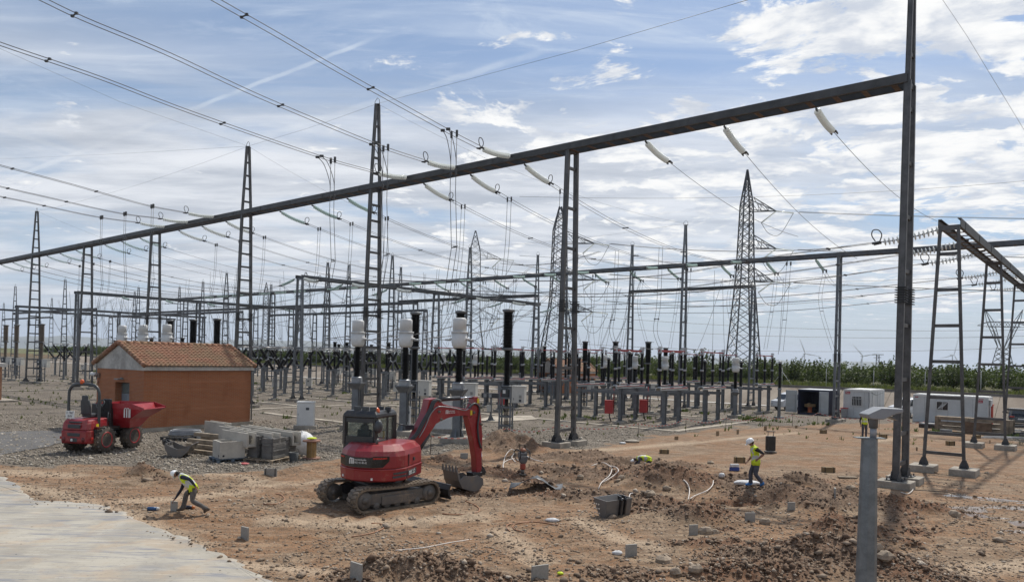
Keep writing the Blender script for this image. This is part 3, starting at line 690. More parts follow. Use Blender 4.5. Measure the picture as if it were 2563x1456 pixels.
# ================================================================== conductors
def sagged(a, b, sag, n=14):
    a, b = Vector(a), Vector(b); return [a.lerp(b, k / n) - Z * (sag * 4 * (k / n) * (1 - k / n)) for k in range(n + 1)]
def cable(name, pts, label, cat='cable', r=.014, twin=0., spacers=(), group=None, side=None):
    pts = [Vector(p) for p in pts]
    if not twin:
        b_ = MB(); b_.tube(pts, r, 4, smooth=True); return b_.build(name, wire_m, None, label=label, cat=cat, group=group, fixn=False)
    t = Thing(name, label, cat, pts[0], 0, group)
    if side is None:
        e = pts[-1] - pts[0]; side = Vector((e.x, e.y, 0)).normalized().cross(Z)
    for s_ in (-1, 1):
        b_ = MB(); b_.tube([p + side * (s_ * twin / 2) for p in pts], r, 4); b_.build('wire', wire_m, t, world=True, fixn=False)
    for f in spacers:
        k = f * (len(pts) - 1); i = min(int(k), len(pts) - 2); p = pts[i].lerp(pts[i + 1], k - i)
        b_ = MB(); b_.bar(p - side * twin / 2, p + side * twin / 2, .04, .05)
        for s_ in (-1, 1): b_.box(p + side * (s_ * twin / 2), (.11, .09, .09))
        b_.build('spacer', steelb, t, world=True)
    return t
def dropper(pts, label, r=.014, twin=.34, group='vertical dropper cables', clamp=True, side=None):
    t = Thing('dropper_cable', label, 'cable', pts[0], 0, group); side = side or E1
    P = spline(pts, 6)
    for s_ in (-1, 1):
        b_ = MB(); b_.tube([p + side * (s_ * twin / 2) for p in P], r, 4)
        if clamp: b_.cur = 1; b_.box(P[0] + side * (s_ * twin / 2), (.10, .10, .30))
        b_.build('wire', [wire_m, steelb], t, world=True, fixn=False)
    if clamp:
        k = len(P) * 3 // 5; b_ = MB(); b_.bar(P[k] - side * twin / 2, P[k] + side * twin / 2, .04, .05); b_.build('spacer', steelb, t, world=True)
    return t
ZA = ZB - .10
RLAB = 'of the long high beam'
bay_names = ['bay at the right', 'second bay from right', 'third bay from right', 'fourth bay from right', 'fifth bay from right', 'sixth bay from right', 'bay at left edge']
gl = 'glass insulator strings hung from the long beam'
# far side: strings plus the spans that run back to the second gantry.  (bay, pixel columns of the attachments, material, twin)
FAR = [(0, (2042, 1812, 1615), M0, 0.), (1, (1312, 1177, 1060), MG, .36), (2, (868, 780, 700), MT, .36), (3, (565, 505, 447), MG, .36), (4, (350, 304, 262), MT, .0), (5, (190, 150, 117), MT, .36), (6, (62, 32, 3), MT, .36)]
pos3 = ['right', 'middle', 'left']
SPH = {}
for bay, us, ms, tw in FAR:
    for k, u in enumerate(us):
        a = SW(sol_s(u, MW + .55, ZA), MW + .55, ZA); s = a.dot(E1); SPH[(bay, k)] = s
        w_end = W3 - .6 if bay else 62.
        e = SW(s, w_end - 2.4, Z3 - .30)
        if bay == 0: e = WS((2245, 1925, 1735)[k] if 0 else [2345, 2145, 1998][k], [553, 647, 592][k], s)
        pts = sagged(a, e, 1.25 if bay else .75, 24)
        dv = (pts[2] - pts[0]).normalized() if bay else (pts[1] - pts[0]).normalized()
        if bay == 0: dv = (e - a).normalized() + Vector((0, 0, -.12))
        L = 2.7; b0 = a + dv.normalized() * L
        string_at(ms, a, dv, f'{"clear" if ms in (MG, M0) else "greenish"} glass string, {pos3[k]} of three behind the long beam, {bay_names[bay]}', gl)
        pts = sagged(b0, e, .95 if bay else .55, 22)
        cable('overhead_conductor', pts, f'{"twin" if tw else "single"} conductor behind the long beam, {pos3[k]} of three, {bay_names[bay]}', r=.016, twin=tw, spacers=(.33, .66) if tw else (), group='conductors running back from the long beam')
        if bay:
            st = string_at(MF, SW(s, W3 - .6, Z3 - .05), (e - SW(s, W3 - .6, Z3 - .05)).normalized(), f'small green string before the second gantry, {pos3[k]} of three facing {bay_names[bay]}', 'glass insulator strings on the second gantry')
        if tw and bay in (1, 2, 3, 5):
            # droppers just past the string
            q0 = pts[1]
            zt = {1: 6.0, 2: 6.4, 3: 7.0, 5: 7.0}[bay]
            lean = -E2 * 1.0
            dropper([q0, q0 + Z * (-3.5) + lean * .15, q0 + Z * (-7) + lean * .8, Vector((q0.x, q0.y, zt)) + lean * 2.2], f'cable pair hanging behind the long beam, {pos3[k]} of three, {bay_names[bay]}')
# near side: strings plus the spans that come in over the camera's left.  pixel points of each span
NEAR = [(1, 0, (1280, 398), [(1210, 372), (1115, 325), (868, 188), (690, 85), (540, 0), (420, -70)], .40), (1, 1, (1143, 427), [(1066, 404), (935, 360), (655, 244), (420, 135), (215, 50), (105, -2), (0, -52)], .40), (1, 2, (1022, 447), [(943, 432), (800, 392), (480, 282), (250, 195), (0, 110), (-120, 62)], .40),
        (3, 0, (540, 545), [(455, 531), (360, 512), (180, 462), (0, 414), (-90, 388)], .36), (3, 1, (475, 553), [(392, 546), (290, 532), (110, 492), (0, 467), (-90, 445)], .36), (3, 2, (417, 566), [(330, 555), (232, 541), (60, 504), (0, 492), (-90, 472)], .36)]
for bay, k, at_, px, tw in NEAR:
    a = SW(sol_s(at_[0], MW - .55, ZA + .25), MW - .55, ZA + .25); s = a.dot(E1)
    P = [WS(u, v, s) for u, v in px]
    e = P[0]; dv = (e - a).normalized()
    string_at(MG, a, dv, f'clear glass string, {pos3[k]} of three before the long beam, {bay_names[bay]}', gl)
    pts = spline([a + dv * 2.7] + P[1:], 6)
    n_ = len(pts) - 1
    cable('overhead_conductor', pts, f'thick twin conductor from upper left, {pos3[k]} of three, {bay_names[bay]}', r=.019, twin=tw, spacers=(2 / len(px) + .02, .70), group='twin conductors coming in over the camera side')
    # curved take-offs and the two long droppers
    q = P[1]; q2 = q.lerp(P[0], .22)
    t = Thing('dropper_cable', f'long cable pair dropping before the long beam, {pos3[k]} of three, {bay_names[bay]}', 'cable', q, 0, 'vertical dropper cables')
    zt = {(1, 0): 7.1, (1, 1): 7.1, (1, 2): 7.1}.get((bay, k), 6.6)
    for sg in (-1, 1):
        o = E1 * (sg * tw / 2); b_ = MB()
        b_.tube([q2 + o + Z * .0, q2 + o - Z * 3.0, q2 + o - Z * 6.0 + E2 * .2, Vector((q2.x, q2.y, zt)) + o + E2 * (-.4)], .017, 4); b_.cur = 1; b_.box(q2 + o, (.12, .12, .34)); b_.box(q2 + o - Z * 2.1, (.10, .10, .2)); b_.build('wire', [wire_m, steelb], t, world=True, fixn=False)
        if bay == 1:
            b_ = MB(); b_.tube(spline([q + o, q + o + (q2 - q) * .5 - Z * .35, q2 + o - Z * 1.3 - (q2 - q) * .05, q2 + o - Z * 2.2], 5), .020, 5); b_.cur = 1; b_.box(q + o, (.22, .14, .12)); b_.build('jumper', [wire_m, steelb], t, world=True, fixn=False)
    if bay == 1:
        b_ = MB(); c_ = q2 - Z * 6.0 + E2 * .2; b_.bar(c_ - E1 * tw / 2, c_ + E1 * tw / 2, .04, .05); b_.build('spacer', steelb, t, world=True)
# cross busbars from the right gantry to the sloping portal
XB = [((2376, 566), (2217, 602), [(1940, 641), (1502, 700)], 833), ((2425, 600), (2256, 638), [(1940, 685), (1502, 735)], 951), ((2466, 627), (2327, 657), [(1940, 710), (1502, 743)], 1020), ((2530, 671), (2407, 695), [(1940, 742), (1502, 762)], 1176),
      ((2556, 690), (2439, 712), [(1940, 758), (1502, 774)], 1243), ((2590, 712), (2470, 727), [(1940, 779), (1502, 781)], 1297)]
for i, (a, b_, mid, ue) in enumerate(XB):
    zt = 11.15
    w_ = sol_w(a[0], S2 + .5, zt); A = SW(S2 + .5, w_, zt); A = WW(a[0], a[1], w_)
    Bp = WW(b_[0], b_[1], w_); dv = (Bp - A).normalized()
    string_at(MG, A, dv, f'clear glass string with loop, {orde(i)} from the left on the low right-hand gantry', 'glass insulator strings on the right gantry', 1.25)
    M_ = [WW(u, v, w_) for u, v in mid]
    w2 = w_; E_ = SW(SP - .7, w2, ZP - .1); Eb = E_ - E1 * 2.4 - Z * .35
    pts = spline([A + dv * 3.3] + M_ + [Eb], 9)
    cable('overhead_conductor', pts, f'twin busbar cable across the yard from the {orde(i)} string of the low right-hand gantry', r=.016, twin=.32, spacers=(.18, .4, .62), group='cross busbar cables')
    string_at(MG, E_, (Eb - E_).normalized(), f'clear glass insulator string, {orde(i)} from the near end of the sloping grey portal', 'glass insulator strings on the sloping portal', 1.)
    # and on to the next portal
    A2 = SW(SP + .7, w2, ZP - .1); B2 = SW(SQ - .7, w2, ZQ - .1)
    string_at(MF, A2, E1 - Z * .22, f'green glass insulator string, {orde(i)} on the far side of the sloping grey portal', 'glass insulator strings on the sloping portal')
    string_at(MF, B2, -E1 - Z * .18, f'green glass insulator string, {orde(i)} on the near side of the portal behind the hut', 'glass insulator strings on the hut portal')
    cable('overhead_conductor', sagged(A2 + (E1 - Z * .22).normalized() * 2.5, B2 - (E1 + Z * .18).normalized() * 2.5, 1.1), f'slack cable between sloping portal and hut portal, {orde(i)} from its near end', r=.016, twin=.3, spacers=(.3, .7), group='cross busbar cables')
    B3 = SW(140.4, w2 + 2, 11.1); cable('overhead_conductor', sagged(SW(SQ + .7, w2, ZQ - .1), B3, 1.6), f'slack busbar cable left of the portal behind the hut, {orde(i)} from its near end', r=.018, twin=.3, group='cross busbar cables')
    # slack jumpers hanging at the portal
    dropper([E_ - E1 * 2.4 - Z * .3, E_ - Z * 1.9 - E1 * .6, E_ - Z * 1.7 + E1 * .9, A2 + E1 * 2.4 - Z * .5], f'slack jumper loop under the sloping portal beam, {orde(i)} from its near end', r=.015, twin=.25, group='slack jumper loops', clamp=False, side=E2)
# second gantry, back side, on to the third row
for k in range(12):
    s = 21.5 + 4.4 * k + (k // 3) * 1.3
    a = SW(s, W3 + .6, Z3 - .05); e = SW(s + .0, W4 - .6, Z4 - .05)
    string_at(MF, a, E2 - Z * .30, f'green glass insulator string, {orde(k)} from the right on the far side of the second gantry', 'glass insulator strings on the second gantry')
    cable('overhead_conductor', sagged(a + (E2 - Z * .3).normalized() * 2.4, e + Z * (-.1), .8), f'short slack conductor behind the second gantry, {orde(k)} from the right', r=.015, twin=.3, group='conductors behind the second gantry')
    d0 = a + E2 * 2.6 - Z * .8
    dropper([d0, d0 - Z * 3 + E1 * .3, Vector((d0.x, d0.y, 6.2)) + E1 * (.9 if k % 2 else -.9)], f'pair of dropper cables under the second gantry, {orde(k)} from the right', r=.013, twin=.3)
    q = SW(s, W3 - 6, Z3 - 1.2)
    dropper([q, q - Z * 4 + E1 * .2, Vector((q.x, q.y, 5.9)) + E2 * (-1.2)], f'pair of dropper cables in front of the second gantry, {orde(k)} from the right', r=.013, twin=.32)
# earth wires between the column peaks and out of the frame
PK = [SW(SA + BAY * k, WA, z) for k, z in ((0, 22.1), (2, 22.3), (3, 22.1), (6, 22.1))]
ew = 'thin earth wires'
def thin(P, lab, r=.008): cable('earth_wire', P, lab, 'wire', r, group=ew)
thin([PK[1], WW(1450, 125, WA * .80), WW(1900, -8, WA * .62)], 'thin earth wire rising from the first ladder column peak to the top edge')
thin(spline([PK[1], WW(780, 318, WA + 3), PK[2]], 8), 'thin earth wire between the peaks of the two ladder columns')
thin(sagged(PK[2], PK[3], .5), 'thin earth wire from the second ladder column peak to the far left column')
thin([PK[2], WW(300, 385, WA + 8), WW(-40, 400, WA + 14)], 'thin earth wire running almost level to the left edge')
P3 = [SW(S3[k], W3, 18.4) for k in (2, 4, 5, 6, 8)]
thin(sagged(PK[1], P3[0], 1.2), 'thin earth wire from the first ladder column peak back to the right'); thin(sagged(PK[2], P3[1], 1.2), 'thin earth wire from the second ladder column peak back to the right'); thin(sagged(PK[3], P3[4], 1.), 'thin earth wire from the far left column peak back into the yard')
for i in range(4): thin(sagged(P3[i], P3[i + 1], .4), f'thin earth wire between peaks of the second gantry, {orde(i)} from the right')
a = WS(0, 122, 57.); thin([PK[2], WS(300, 255, 57.), a, WS(-120, 75, 57.)], 'thin earth wire beside the twin conductors at the upper left')
thin([SW(12, 24, 30), WW(2420, 90, 33), WW(2563, 325, 40), WW(2640, 450, 45)], 'thin wire slanting down through the clouds at the upper right')
# ================================================================== switchyard apparatus
porc = mat('black_porcelain', (.008, .0075, .0075), .5, var=.3, spec=.22)
brownp = mat('brown_porcelain', (.17, .135, .10), .45, var=.25)
whitep = mat('white_enamel', (.62, .62, .60), .45, var=.10, scale=1.2)
greyp = mat('grey_cabinet_paint', (.50, .49, .45), .5, var=.12, scale=1.)
redp = mat('red_busbar_paint', (.34, .035, .035), .5, var=.25)
flange = mat('cast_flange', (.34, .35, .36), .5, .5)
darkbox = mat('dark_box', (.045, .05, .055), .5)
def sheds(mb, a, b, r, n, seg=12, core=.62):
    M = frame(a, Vector(b) - Vector(a)) @ Matrix.Rotation(R(90), 4, 'Y'); L = (Vector(b) - Vector(a)).length; pr = [(r * core, 0)]
    for k in range(n):
        z = L * (k + .1) / n; dz = L / n; pr += [(r * core, z), (r, z + dz * .28), (r * .97, z + dz * .42), (r * core, z + dz * .78)]
    mb.lathe(pr + [(r * core, L)], seg, M)
def cyl(mb, a, b, r, n=12):
    mb.tube([a, b], r, n)
def pad(mb, x, y, s, h=.22): mb.box((x, y, h / 2 - .1), (s, s, h + .2))
# ---- instrument transformer with white head
def make_ct():
    t = Thing('current_transformer', 'x', 'transformer')
    f = MB(); f.box((0, 0, .1), (1.6, 1.4, .4)); f.build('footing', conc, t, bevel=.02)
    p = MB(); p.prism([(-.42, 0), (.42, 0), (.19, .55), (-.19, .55)], -.05, .05, TR(0, 0, .3)); p.prism([(-.42, 0), (.42, 0), (.19, .55), (-.19, .55)], -.05, .05, TR(0, 0, .3, R(90)))
    p.box((0, 0, 1.6), (.34, .40, 2.6)); p.box((.0, .22, 1.6), (.44, .03, 2.6)); p.box((0, -.22, 1.6), (.44, .03, 2.6))
    p.loft([[Vector((x * w, y * w, z)) for x, y in ((-1, -1), (1, -1), (1, 1), (-1, 1))] for z, w in ((2.5, .2), (2.92, .46), (2.98, .46))])
    p.build('pedestal', steel2, t)
    b_ = MB(); b_.box((0, 0, 3.12), (.52, .52, .26)); b_.box((.3, -.1, 3.12), (.16, .22, .2)); b_.lathe([(.34, 3.24), (.34, 3.3), (.24, 3.36)], 16); b_.build('terminal_box', flange, t)
    i = MB(); sheds(i, (0, 0, 3.34), (0, 0, 5.32), .235, 24, 16); i.build('insulator', porc, t)
    h = MB(); h.lathe([(.22, 5.26), (.34, 5.30), (.41, 5.42), (.43, 5.6), (.43, 6.12)], 24); h.lathe([(.47, 6.12), (.47, 6.2)], 24); h.lathe([(.375, 6.2), (.375, 6.86), (.35, 6.93), (.28, 6.96)], 24)
    h.lathe([(.17, 0), (.17, .1), (.10, .13)], 14, frame((.42, 0, 5.72), (0, 0, 1)) @ Matrix.Rotation(R(90), 4, 'Y')); h.lathe([(.10, 0), (.10, .1)], 12, frame((-.5, 0, 5.72), (0, 0, 1)) @ Matrix.Rotation(R(90), 4, 'Y'))
    hd = h.build('head', whitep, t)
    q = MB(); cyl(q, (-.82, 0, 5.72), (-.5, 0, 5.72), .05); q.box((-.72, 0, 5.72), (.2, .13, .05)); cyl(q, (.5, 0, 5.72), (.80, 0, 5.72), .06); q.box((.78, 0, 5.72), (.16, .14, .05)); sub(q, 'terminal', flange, hd, t)
    c = MB(); c.tube([(.2, -.26, 3.0), (.26, -.27, 2.2), (.24, -.26, 1.0), (.28, -.27, .35)], .022, 5); c.build('earth_cable', black_iron, t)
    return t.o
# ---- live-tank circuit breaker pole on a lattice stand with control cabinet
def make_cb(pm=porc):
    t = Thing('circuit_breaker', 'x', 'circuit breaker')
    f = MB(); f.box((0, 0, .06), (1.5, 1.3, .36)); f.build('footing', conc, t, bevel=.02)
    s = MB()
    for a in (-1, 1):
        for b_ in (-1, 1): s.box((a * .33, b_ * .28, 1.65), (.09, .09, 2.9))
    for z in (.75, 1.3, 1.85, 2.4, 2.95):
        for a in (-1, 1): s.box((0, a * .28, z), (.66, .05, .10)); s.box((a * .33, 0, z), (.05, .56, .10))
    s.build('lattice_stand', steel2, t)
    c = MB()
    for k in range(6): c.tube([(-.1 + .05 * k, .02 * (k % 3), .2), (-.12 + .05 * k, .03, 1.5), (-.05 + .03 * k, 0, 2.7)], .020, 5)
    c.build('control_cables', black_iron, t)
    m_ = MB(); m_.box((0, 0, 2.75), (.54, .46, .62)); m_.box((-.02, -.3, 2.75), (.34, .12, .46)); mm = m_.build('mechanism_box', darkbox, t)
    q = MB(); q.box((-.05, -.37, 2.78), (.16, .02, .2)); sub(q, 'gauge_window', whitep, mm, t)
    k = MB(); k.box((.78, -.02, 2.62), (.78, .55, .98)); k.box((.78, -.02, 3.13), (.84, .62, .05)); kc = k.build('control_cabinet', greyp, t, bevel=.01)
    v = MB(); v.box((.92, -.305, 2.52), (.16, .02, .18)); sub(v, 'vent', mat('vent_grey', (.28, .28, .26), .6), kc, t)
    v = MB(); v.box((.92, -.306, 2.28), (.15, .02, .15)); sub(v, 'vent', darkbox, kc, t)
    v = MB(); v.tube([(.52, -.30, 2.30), (.54, -.36, 2.35), (.52, -.30, 2.44)], .015, 5); sub(v, 'handle', darkbox, kc, t)
    i2 = MB(); i2.cur = 1; fl = MB(); fl.cur = 1; i2.lathe([(.3, 3.04), (.3, 3.12), (.2, 3.16)], 16); fl.lathe([(.24, 5.22), (.37, 5.26), (.37, 5.36), (.26, 5.40)], 18); fl.lathe([(.28, 7.5), (.36, 7.56), (.36, 7.66), (.2, 7.7)], 18)
    fl.box((-.45, 0, 5.31), (.3, .12, .03)); fl.box((.45, 0, 7.62), (.3, .12, .03)); gt2 = mat('grey_terminal', (.16, .165, .17), .5, .4)
    i2.cur = 0; sheds(i2, (0, 0, 3.14), (0, 0, 5.24), .235, 26, 16); i2.build('support_insulator', [pm, gt2], t)
    fl.cur = 0; sheds(fl, (0, 0, 5.38), (0, 0, 7.52), .335, 24, 16, .74); fl.build('interrupter', [pm, gt2], t)
    return t.o
# ---- three-post rotating switch with red arms (one phase)
def make_ds(boxm=True):
    t = Thing('disconnector', 'x', 'disconnector switch')
    for x in (-1.15, 1.15):
        f = MB(); f.box((x, 0, .04), (.9, .8, .26)); f.build('footing', conc, t, bevel=.02)
        p = MB(); p.box((x, 0, 1.4), (.03, .24, 2.5)); p.box((x - .11, 0, 1.4), (.02, .26, 2.5)); p.box((x + .11, 0, 1.4), (.02, .26, 2.5)); p.box((x, 0, .2), (.5, .46, .04)); p.prism([(-.26, 0), (.26, 0), (.1, .3), (-.1, .3)], -.015, .015, TR(x, 0, .2)); p.build('leg', steel2, t)
    b_ = MB(); b_.box((0, -.2, 2.76), (4.3, .06, .17)); b_.box((0, .2, 2.76), (4.3, .06, .17)); b_.box((0, 0, 2.85), (4.3, .42, .02)); b_.build('base_frame', mat('zinc_frame', (.42, .43, .42), .5, .4), t)
    r_ = MB(); cyl(r_, (-2, -.26, 2.84), (2, -.26, 2.84), .03, 6); r_.build('operating_rod', redp, t)
    for x in (-1.95, 0, 1.95):
        i = MB(); fl = i; i.cur = 1; fl.lathe([(.15, 2.86), (.15, 2.92), (.11, 2.98)], 10, TR(x)); fl.lathe([(.13, 4.08), (.15, 4.12), (.15, 4.2), (.13, 4.24)], 10, TR(x)); fl.lathe([(.11, 5.36), (.14, 5.40), (.14, 5.46), (.08, 5.56)], 10, TR(x))
        i.cur = 0; sheds(i, (x, 0, 2.96), (x, 0, 4.10), .13, 14, 10); sheds(i, (x, 0, 4.22), (x, 0, 5.38), .125, 14, 10); i.build('post_insulator', [porc, flange], t)
        if x:
            c = MB(); c.box((x, 0, 5.62), (.22, .16, .14)); c.box((x, 0, 5.76), (.12, .30, .10)); c.box((x, 0, 5.86), (.26, .20, .06)); c.build('contact', mat('contact_alu', (.42, .42, .42), .45, .6), t)
    a = MB(); a.box((0, 0, 5.60), (4.2, .07, .09)); a.build('arm', redp, t)
    return t.o
# ---- V-shaped centre-break switch (one phase)
def make_vd():
    t = Thing('disconnector', 'x', 'disconnector switch')
    f = MB(); f.box((0, 0, .04), (1.0, .9, .26)); f.build('footing', conc, t, bevel=.02)
    p = MB(); p.box((0, 0, 1.5), (.24, .26, 2.7)); p.box((0, 0, .2), (.5, .5, .05)); p.build('pedestal', steel2, t)
    b_ = MB(); b_.box((0, 0, 2.92), (1.3, .5, .14)); b_.box((0, 0, 3.04), (.7, .4, .12)); b_.box((0, -.34, 2.7), (.3, .2, .3)); b_.build('base_frame', steel2, t)
    for sg in (-1, 1):
        A, B = Vector((sg * .25, 0, 3.05)), Vector((sg * 1.72, 0, 5.05)); i = MB(); mid = A.lerp(B, .5)
        sheds(i, A, mid, .165, 9, 10, .75); sheds(i, mid + (B - A) * .03, B, .155, 9, 10, .75)
        c = i; c.cur = 1; c.lathe([(.17, -.05), (.17, .07)], 10, frame(mid, B - A) @ Matrix.Rotation(R(90), 4, 'Y')); c.box(B + Vector((sg * .05, 0, .1)), (.26, .2, .18)); c.box(B + Vector((sg * .12, 0, .26)), (.1, .1, .24)); i.build('insulator', [porc, flange], t)
        a = MB(); a.tube([B + Vector((0, 0, .2)), (sg * .05, 0, 5.24)], .045, 6); a.build('arm', mat('contact_alu', (.42, .42, .42)), t)
    return t.o
# ---- slim surge arrester / post
def make_sa():
    t = Thing('post_insulator', 'x', 'insulator post')
    p = MB(); p.box((0, 0, 1.3), (.22, .22, 2.6)); p.box((0, 0, .04), (.7, .7, .2)); p.build('pedestal', steel2, t)
    i = MB(); sheds(i, (0, 0, 2.62), (0, 0, 4.9), .17, 22, 10)
    c = i; c.cur = 1; c.lathe([(.2, 2.56), (.2, 2.66)], 10); c.lathe([(.16, 4.88), (.18, 5.0), (.06, 5.12)], 10); i.build('insulator', [porc, flange], t)
    return t.o
def make_box():
    t = Thing('field_cabinet', 'x', 'cabinet')
    p = MB(); p.box((0, 0, .45), (.12, .12, .9)); p.box((0, 0, .03), (.5, .5, .16)); p.build('post', steel2, t)
    c = MB(); c.box((0, 0, 1.2), (.62, .34, .80)); c.box((0, 0, 1.62), (.68, .4, .04)); cc = c.build('case', greyp, t, bevel=.01)
    d_ = MB(); d_.box((-.05, -.18, 1.36), (.14, .02, .14)); sub(d_, 'window', darkbox, cc, t)
    return t.o
CT, CB, CBB, DS, VD, SAR, BX = make_ct(), make_cb(), make_cb(brownp), make_ds(), make_vd(), make_sa(), make_box()
_masters += [CT, CB, CBB, DS, VD, SAR, BX]
a2 = math.atan2(E2.y, E2.x); a1 = math.atan2(E1.y, E1.x)
def on(u, w, z=3.): return SW(sol_s(u, w, z), w)
for k, u in enumerate((895, 1015, 1149)): dup(CT, on(u, 29.9, 5), R(-12), f'white-headed instrument transformer, {("left","middle","right")[k]} of three standing behind the red excavator', 'white-headed transformers by the excavator')
for k, u in enumerate((305, 357, 417)): dup(CT, on(u, 29.9, 5), R(-12), f'white transformer head above the hut roof, {("left","middle","right")[k]} of the three', 'white-headed transformers behind the hut')
for k, u in enumerate((1512, 1589, 1665, 1842)): dup(CT, on(u, 63., 5), R(-12), f'small distant white-headed transformer among the red-armed switches, {orde(k)} from the left', 'distant white-headed transformers', scale=.76)
for k, u in enumerate((1110, 1190)): dup(CT, on(u, 64., 5), R(-12), f'tiny white-headed transformer in the middle distance, {("left","right")[k]} of the pair', 'distant white-headed transformers', scale=.72)
for k, u in enumerate((1038, 1151, 1270)): dup(CB, on(u, 33.7, 5), R(-14), f'tall black circuit breaker with beige control cabinet, {("left","middle","right")[k]} of three behind the excavator', 'tall black breakers by the excavator')
for k, u in enumerate((425, 482, 542)): dup(CB, on(u, 34., 5), R(-14), f'black breaker column rising above the hut roof, {("left","middle","right")[k]} of three', 'black breakers behind the hut')
for k, u in enumerate((1464, 1540, 1622)): dup(CB, on(u, 60.5, 5), R(-14), f'black breaker column among the red-armed switches, {("left","middle","right")[k]} of three', 'black breakers by the red switches', scale=.86)
for k, u in enumerate((838, 972, 905)): dup(CB, on(u, 64, 5), R(-14), f'slim dark breaker in the middle distance, {("left","right","middle")[k]} of three beyond the V-shaped switches', 'distant breakers', scale=.84)
for k, u in enumerate((14, 41, 104)): dup(CBB, on(u, 34., 5), R(-14), f'beige-brown porcelain column at the far left edge, {orde(k)} from the left', 'brown porcelain columns', scale=1.0)
# red-armed switches
ds_sets = [((1661, 1068), 'front row at the right'), ((1245, 1027), 'row left of the bare ladder column')]
n_ = 0
for (s0, w0, lab, n) in ((26.2, 50.0, 'front row right of the bare column', 3), (25.6, 55.6, 'second row right of the bare column', 3), (43.4, 51.4, 'front row left of the bare column', 3), (42.6, 57.2, 'second row left of the bare column', 3), (27.5, 71.5, 'back row near the perimeter bank', 3), (44.0, 70.5, 'back row before the second hut', 3)):
    for k in range(n): dup(DS, SW(s0 + 3.75 * k, w0), a2, f'red-armed three-post switch, {orde(k)} from right in the {lab}', 'red-armed switches')
    t = Thing('switch_support_rail', f'grey rail under the red-armed switches, {lab}', 'rail', SW(s0, w0))
    r_ = MB()
    for x in (-1.15, 1.15): r_.bar(SW(s0 - .3, w0 + x, 2.35), SW(s0 + 3.75 * (n - 1) + .3, w0 + x, 2.35), .16, .22)
    r_.build('rail', mat('dark_rail', (.13, .14, .15), .55, .3), t, world=True)
# V-shaped switches
for (s0, w0, lab) in ((59.3, 50.2, 'front row behind the excavator cab'), (65.5, 41.5, 'row nearest the white cabinet'), (76.6, 52, 'third row behind the hut'), (60.5, 61, 'fourth row further back'), (93.5, 47, 'row above the left end of the hut'), (78, 63, 'far middle row'), (110., 50, 'row between hut and left edge'),  (127., 45, 'last row at the left edge'), (72., 46.8, 'row between the white cabinet and the hut'), (63., 66, 'far row near the bank'), (112., 62, 'far row at the left edge')):
    for k in range(3): dup(VD, SW(s0 + 4.25 * k, w0), a2 + rnd.uniform(-.04, .04), f'V-shaped black switch, {orde(k)} from right in the {lab}', 'V-shaped switches')
# slim posts
k = 0
for s0, w0, n, st in ((38.5, 60.5, 3, 3.4), (58., 55.6, 4, 3.6), (75., 57.5, 3, 3.8), (92., 54., 4, 3.8), (110., 57, 4, 4), (60., 67, 3, 3.8), (77, 70, 3, 3.8), (97, 70, 4, 4), (24., 66., 3, 3.6), (125., 55., 4, 4), (112., 41., 3, 4)):
    for i in range(n): dup(SAR, SW(s0 + st * i, w0), 0, f'slim black post insulator on a grey pedestal, {orde(k)} counting from right to left', 'slim black post insulators'); k += 1
# field cabinets on posts
for k, (u, v, sc) in enumerate(((689, 988, 1.1), (773, 985, 1.1), (992, 1001, 1.15), (985, 968, 1.0), (1098, 972, 1.), (1523, 1012, 1.15), (1610, 1008, 1.15), (590, 955, 1.), (207, 935, 1.), (1436, 985, 1.1))):
    dup(BX, G(u, v), R(-10 + 7 * (k % 3)), f'small grey field cabinet on a post in the yard, {orde(k)} of its kind', 'small field cabinets', scale=sc)
for k, (u, v, w_) in enumerate(((1523, 1055, 0), (1609, 1052, 0), (1645, 1003, 0), (1257, 1030, 0))):
    p = G(u, v); t = Thing('switch_drive_box', f'red motor drive box hung on a switch leg, {orde(k)} of four', 'drive box', p, R(-12), 'red drive boxes')
    b_ = MB(); b_.box((0, 0, 1.15), (.62, .42, 1.0)); b_.box((0, 0, 1.67), (.66, .46, .04)); b_.build('case', mat('red_box_paint', (.40, .028, .028), .45, var=.15), t, bevel=.015)
    c = MB(); c.tube([(.05, 0, .66), (.08, .02, .35), (.2, .05, 0)], .05, 6); c.build('cable_gland', black_iron, t)
    d_ = MB(); d_.tube([(.36, .1, .6), (.36, .1, 2.75)], .035, 6); d_.build('drive_rod', redp, t)
# white cabinets on plinths and the mimic panel stand
def cabinet(u, v, w_, d_, h, rz, lab, m=whitep):
    p = G(u, v); t = Thing('outdoor_cabinet', lab, 'cabinet', p, rz)
    b_ = MB(); b_.box((0, 0, .06), (w_ + .35, d_ + .3, .32)); b_.build('plinth', conc, t, bevel=.02)
    c = MB(); c.box((0, 0, .2 + h / 2), (w_, d_, h)); cc = c.build('case', m, t, bevel=.012)
    r_ = MB(); r_.box((0, 0, .2 + h + .03), (w_ + .06, d_ + .08, .08)); sub(r_, 'roof', m, cc, t, bevel=.015)
    q = MB(); q.box((0, -d_ / 2 - .012, .2 + h / 2 - .04), (w_ - .1, .02, h - .16)); dr = q.build('door', m, t, bevel=.004)
    q = MB(); q.box((.12 * w_, -d_ / 2 - .026, .2 + h * .74), (.2, .012, .16)); sub(q, 'sign_plate', darkbox, dr, t)
    q = MB(); q.box((-w_ * .42, -d_ / 2 - .03, .2 + h * .5), (.02, .02, .12)); sub(q, 'handle', darkbox, dr, t)
cabinet(765, 1072, 1.05, .55, 1.45, R(8), 'white outdoor cabinet on a plinth in the gravel right of the hut')
cabinet(1110, 1081, 1.15, .55, 1.75, R(-6), 'white two-door cabinet partly hidden behind the excavator boom')
cabinet(1020, 1073, .35, .3, 1.2, R(-6), 'slim white box beside the middle white-headed transformer')
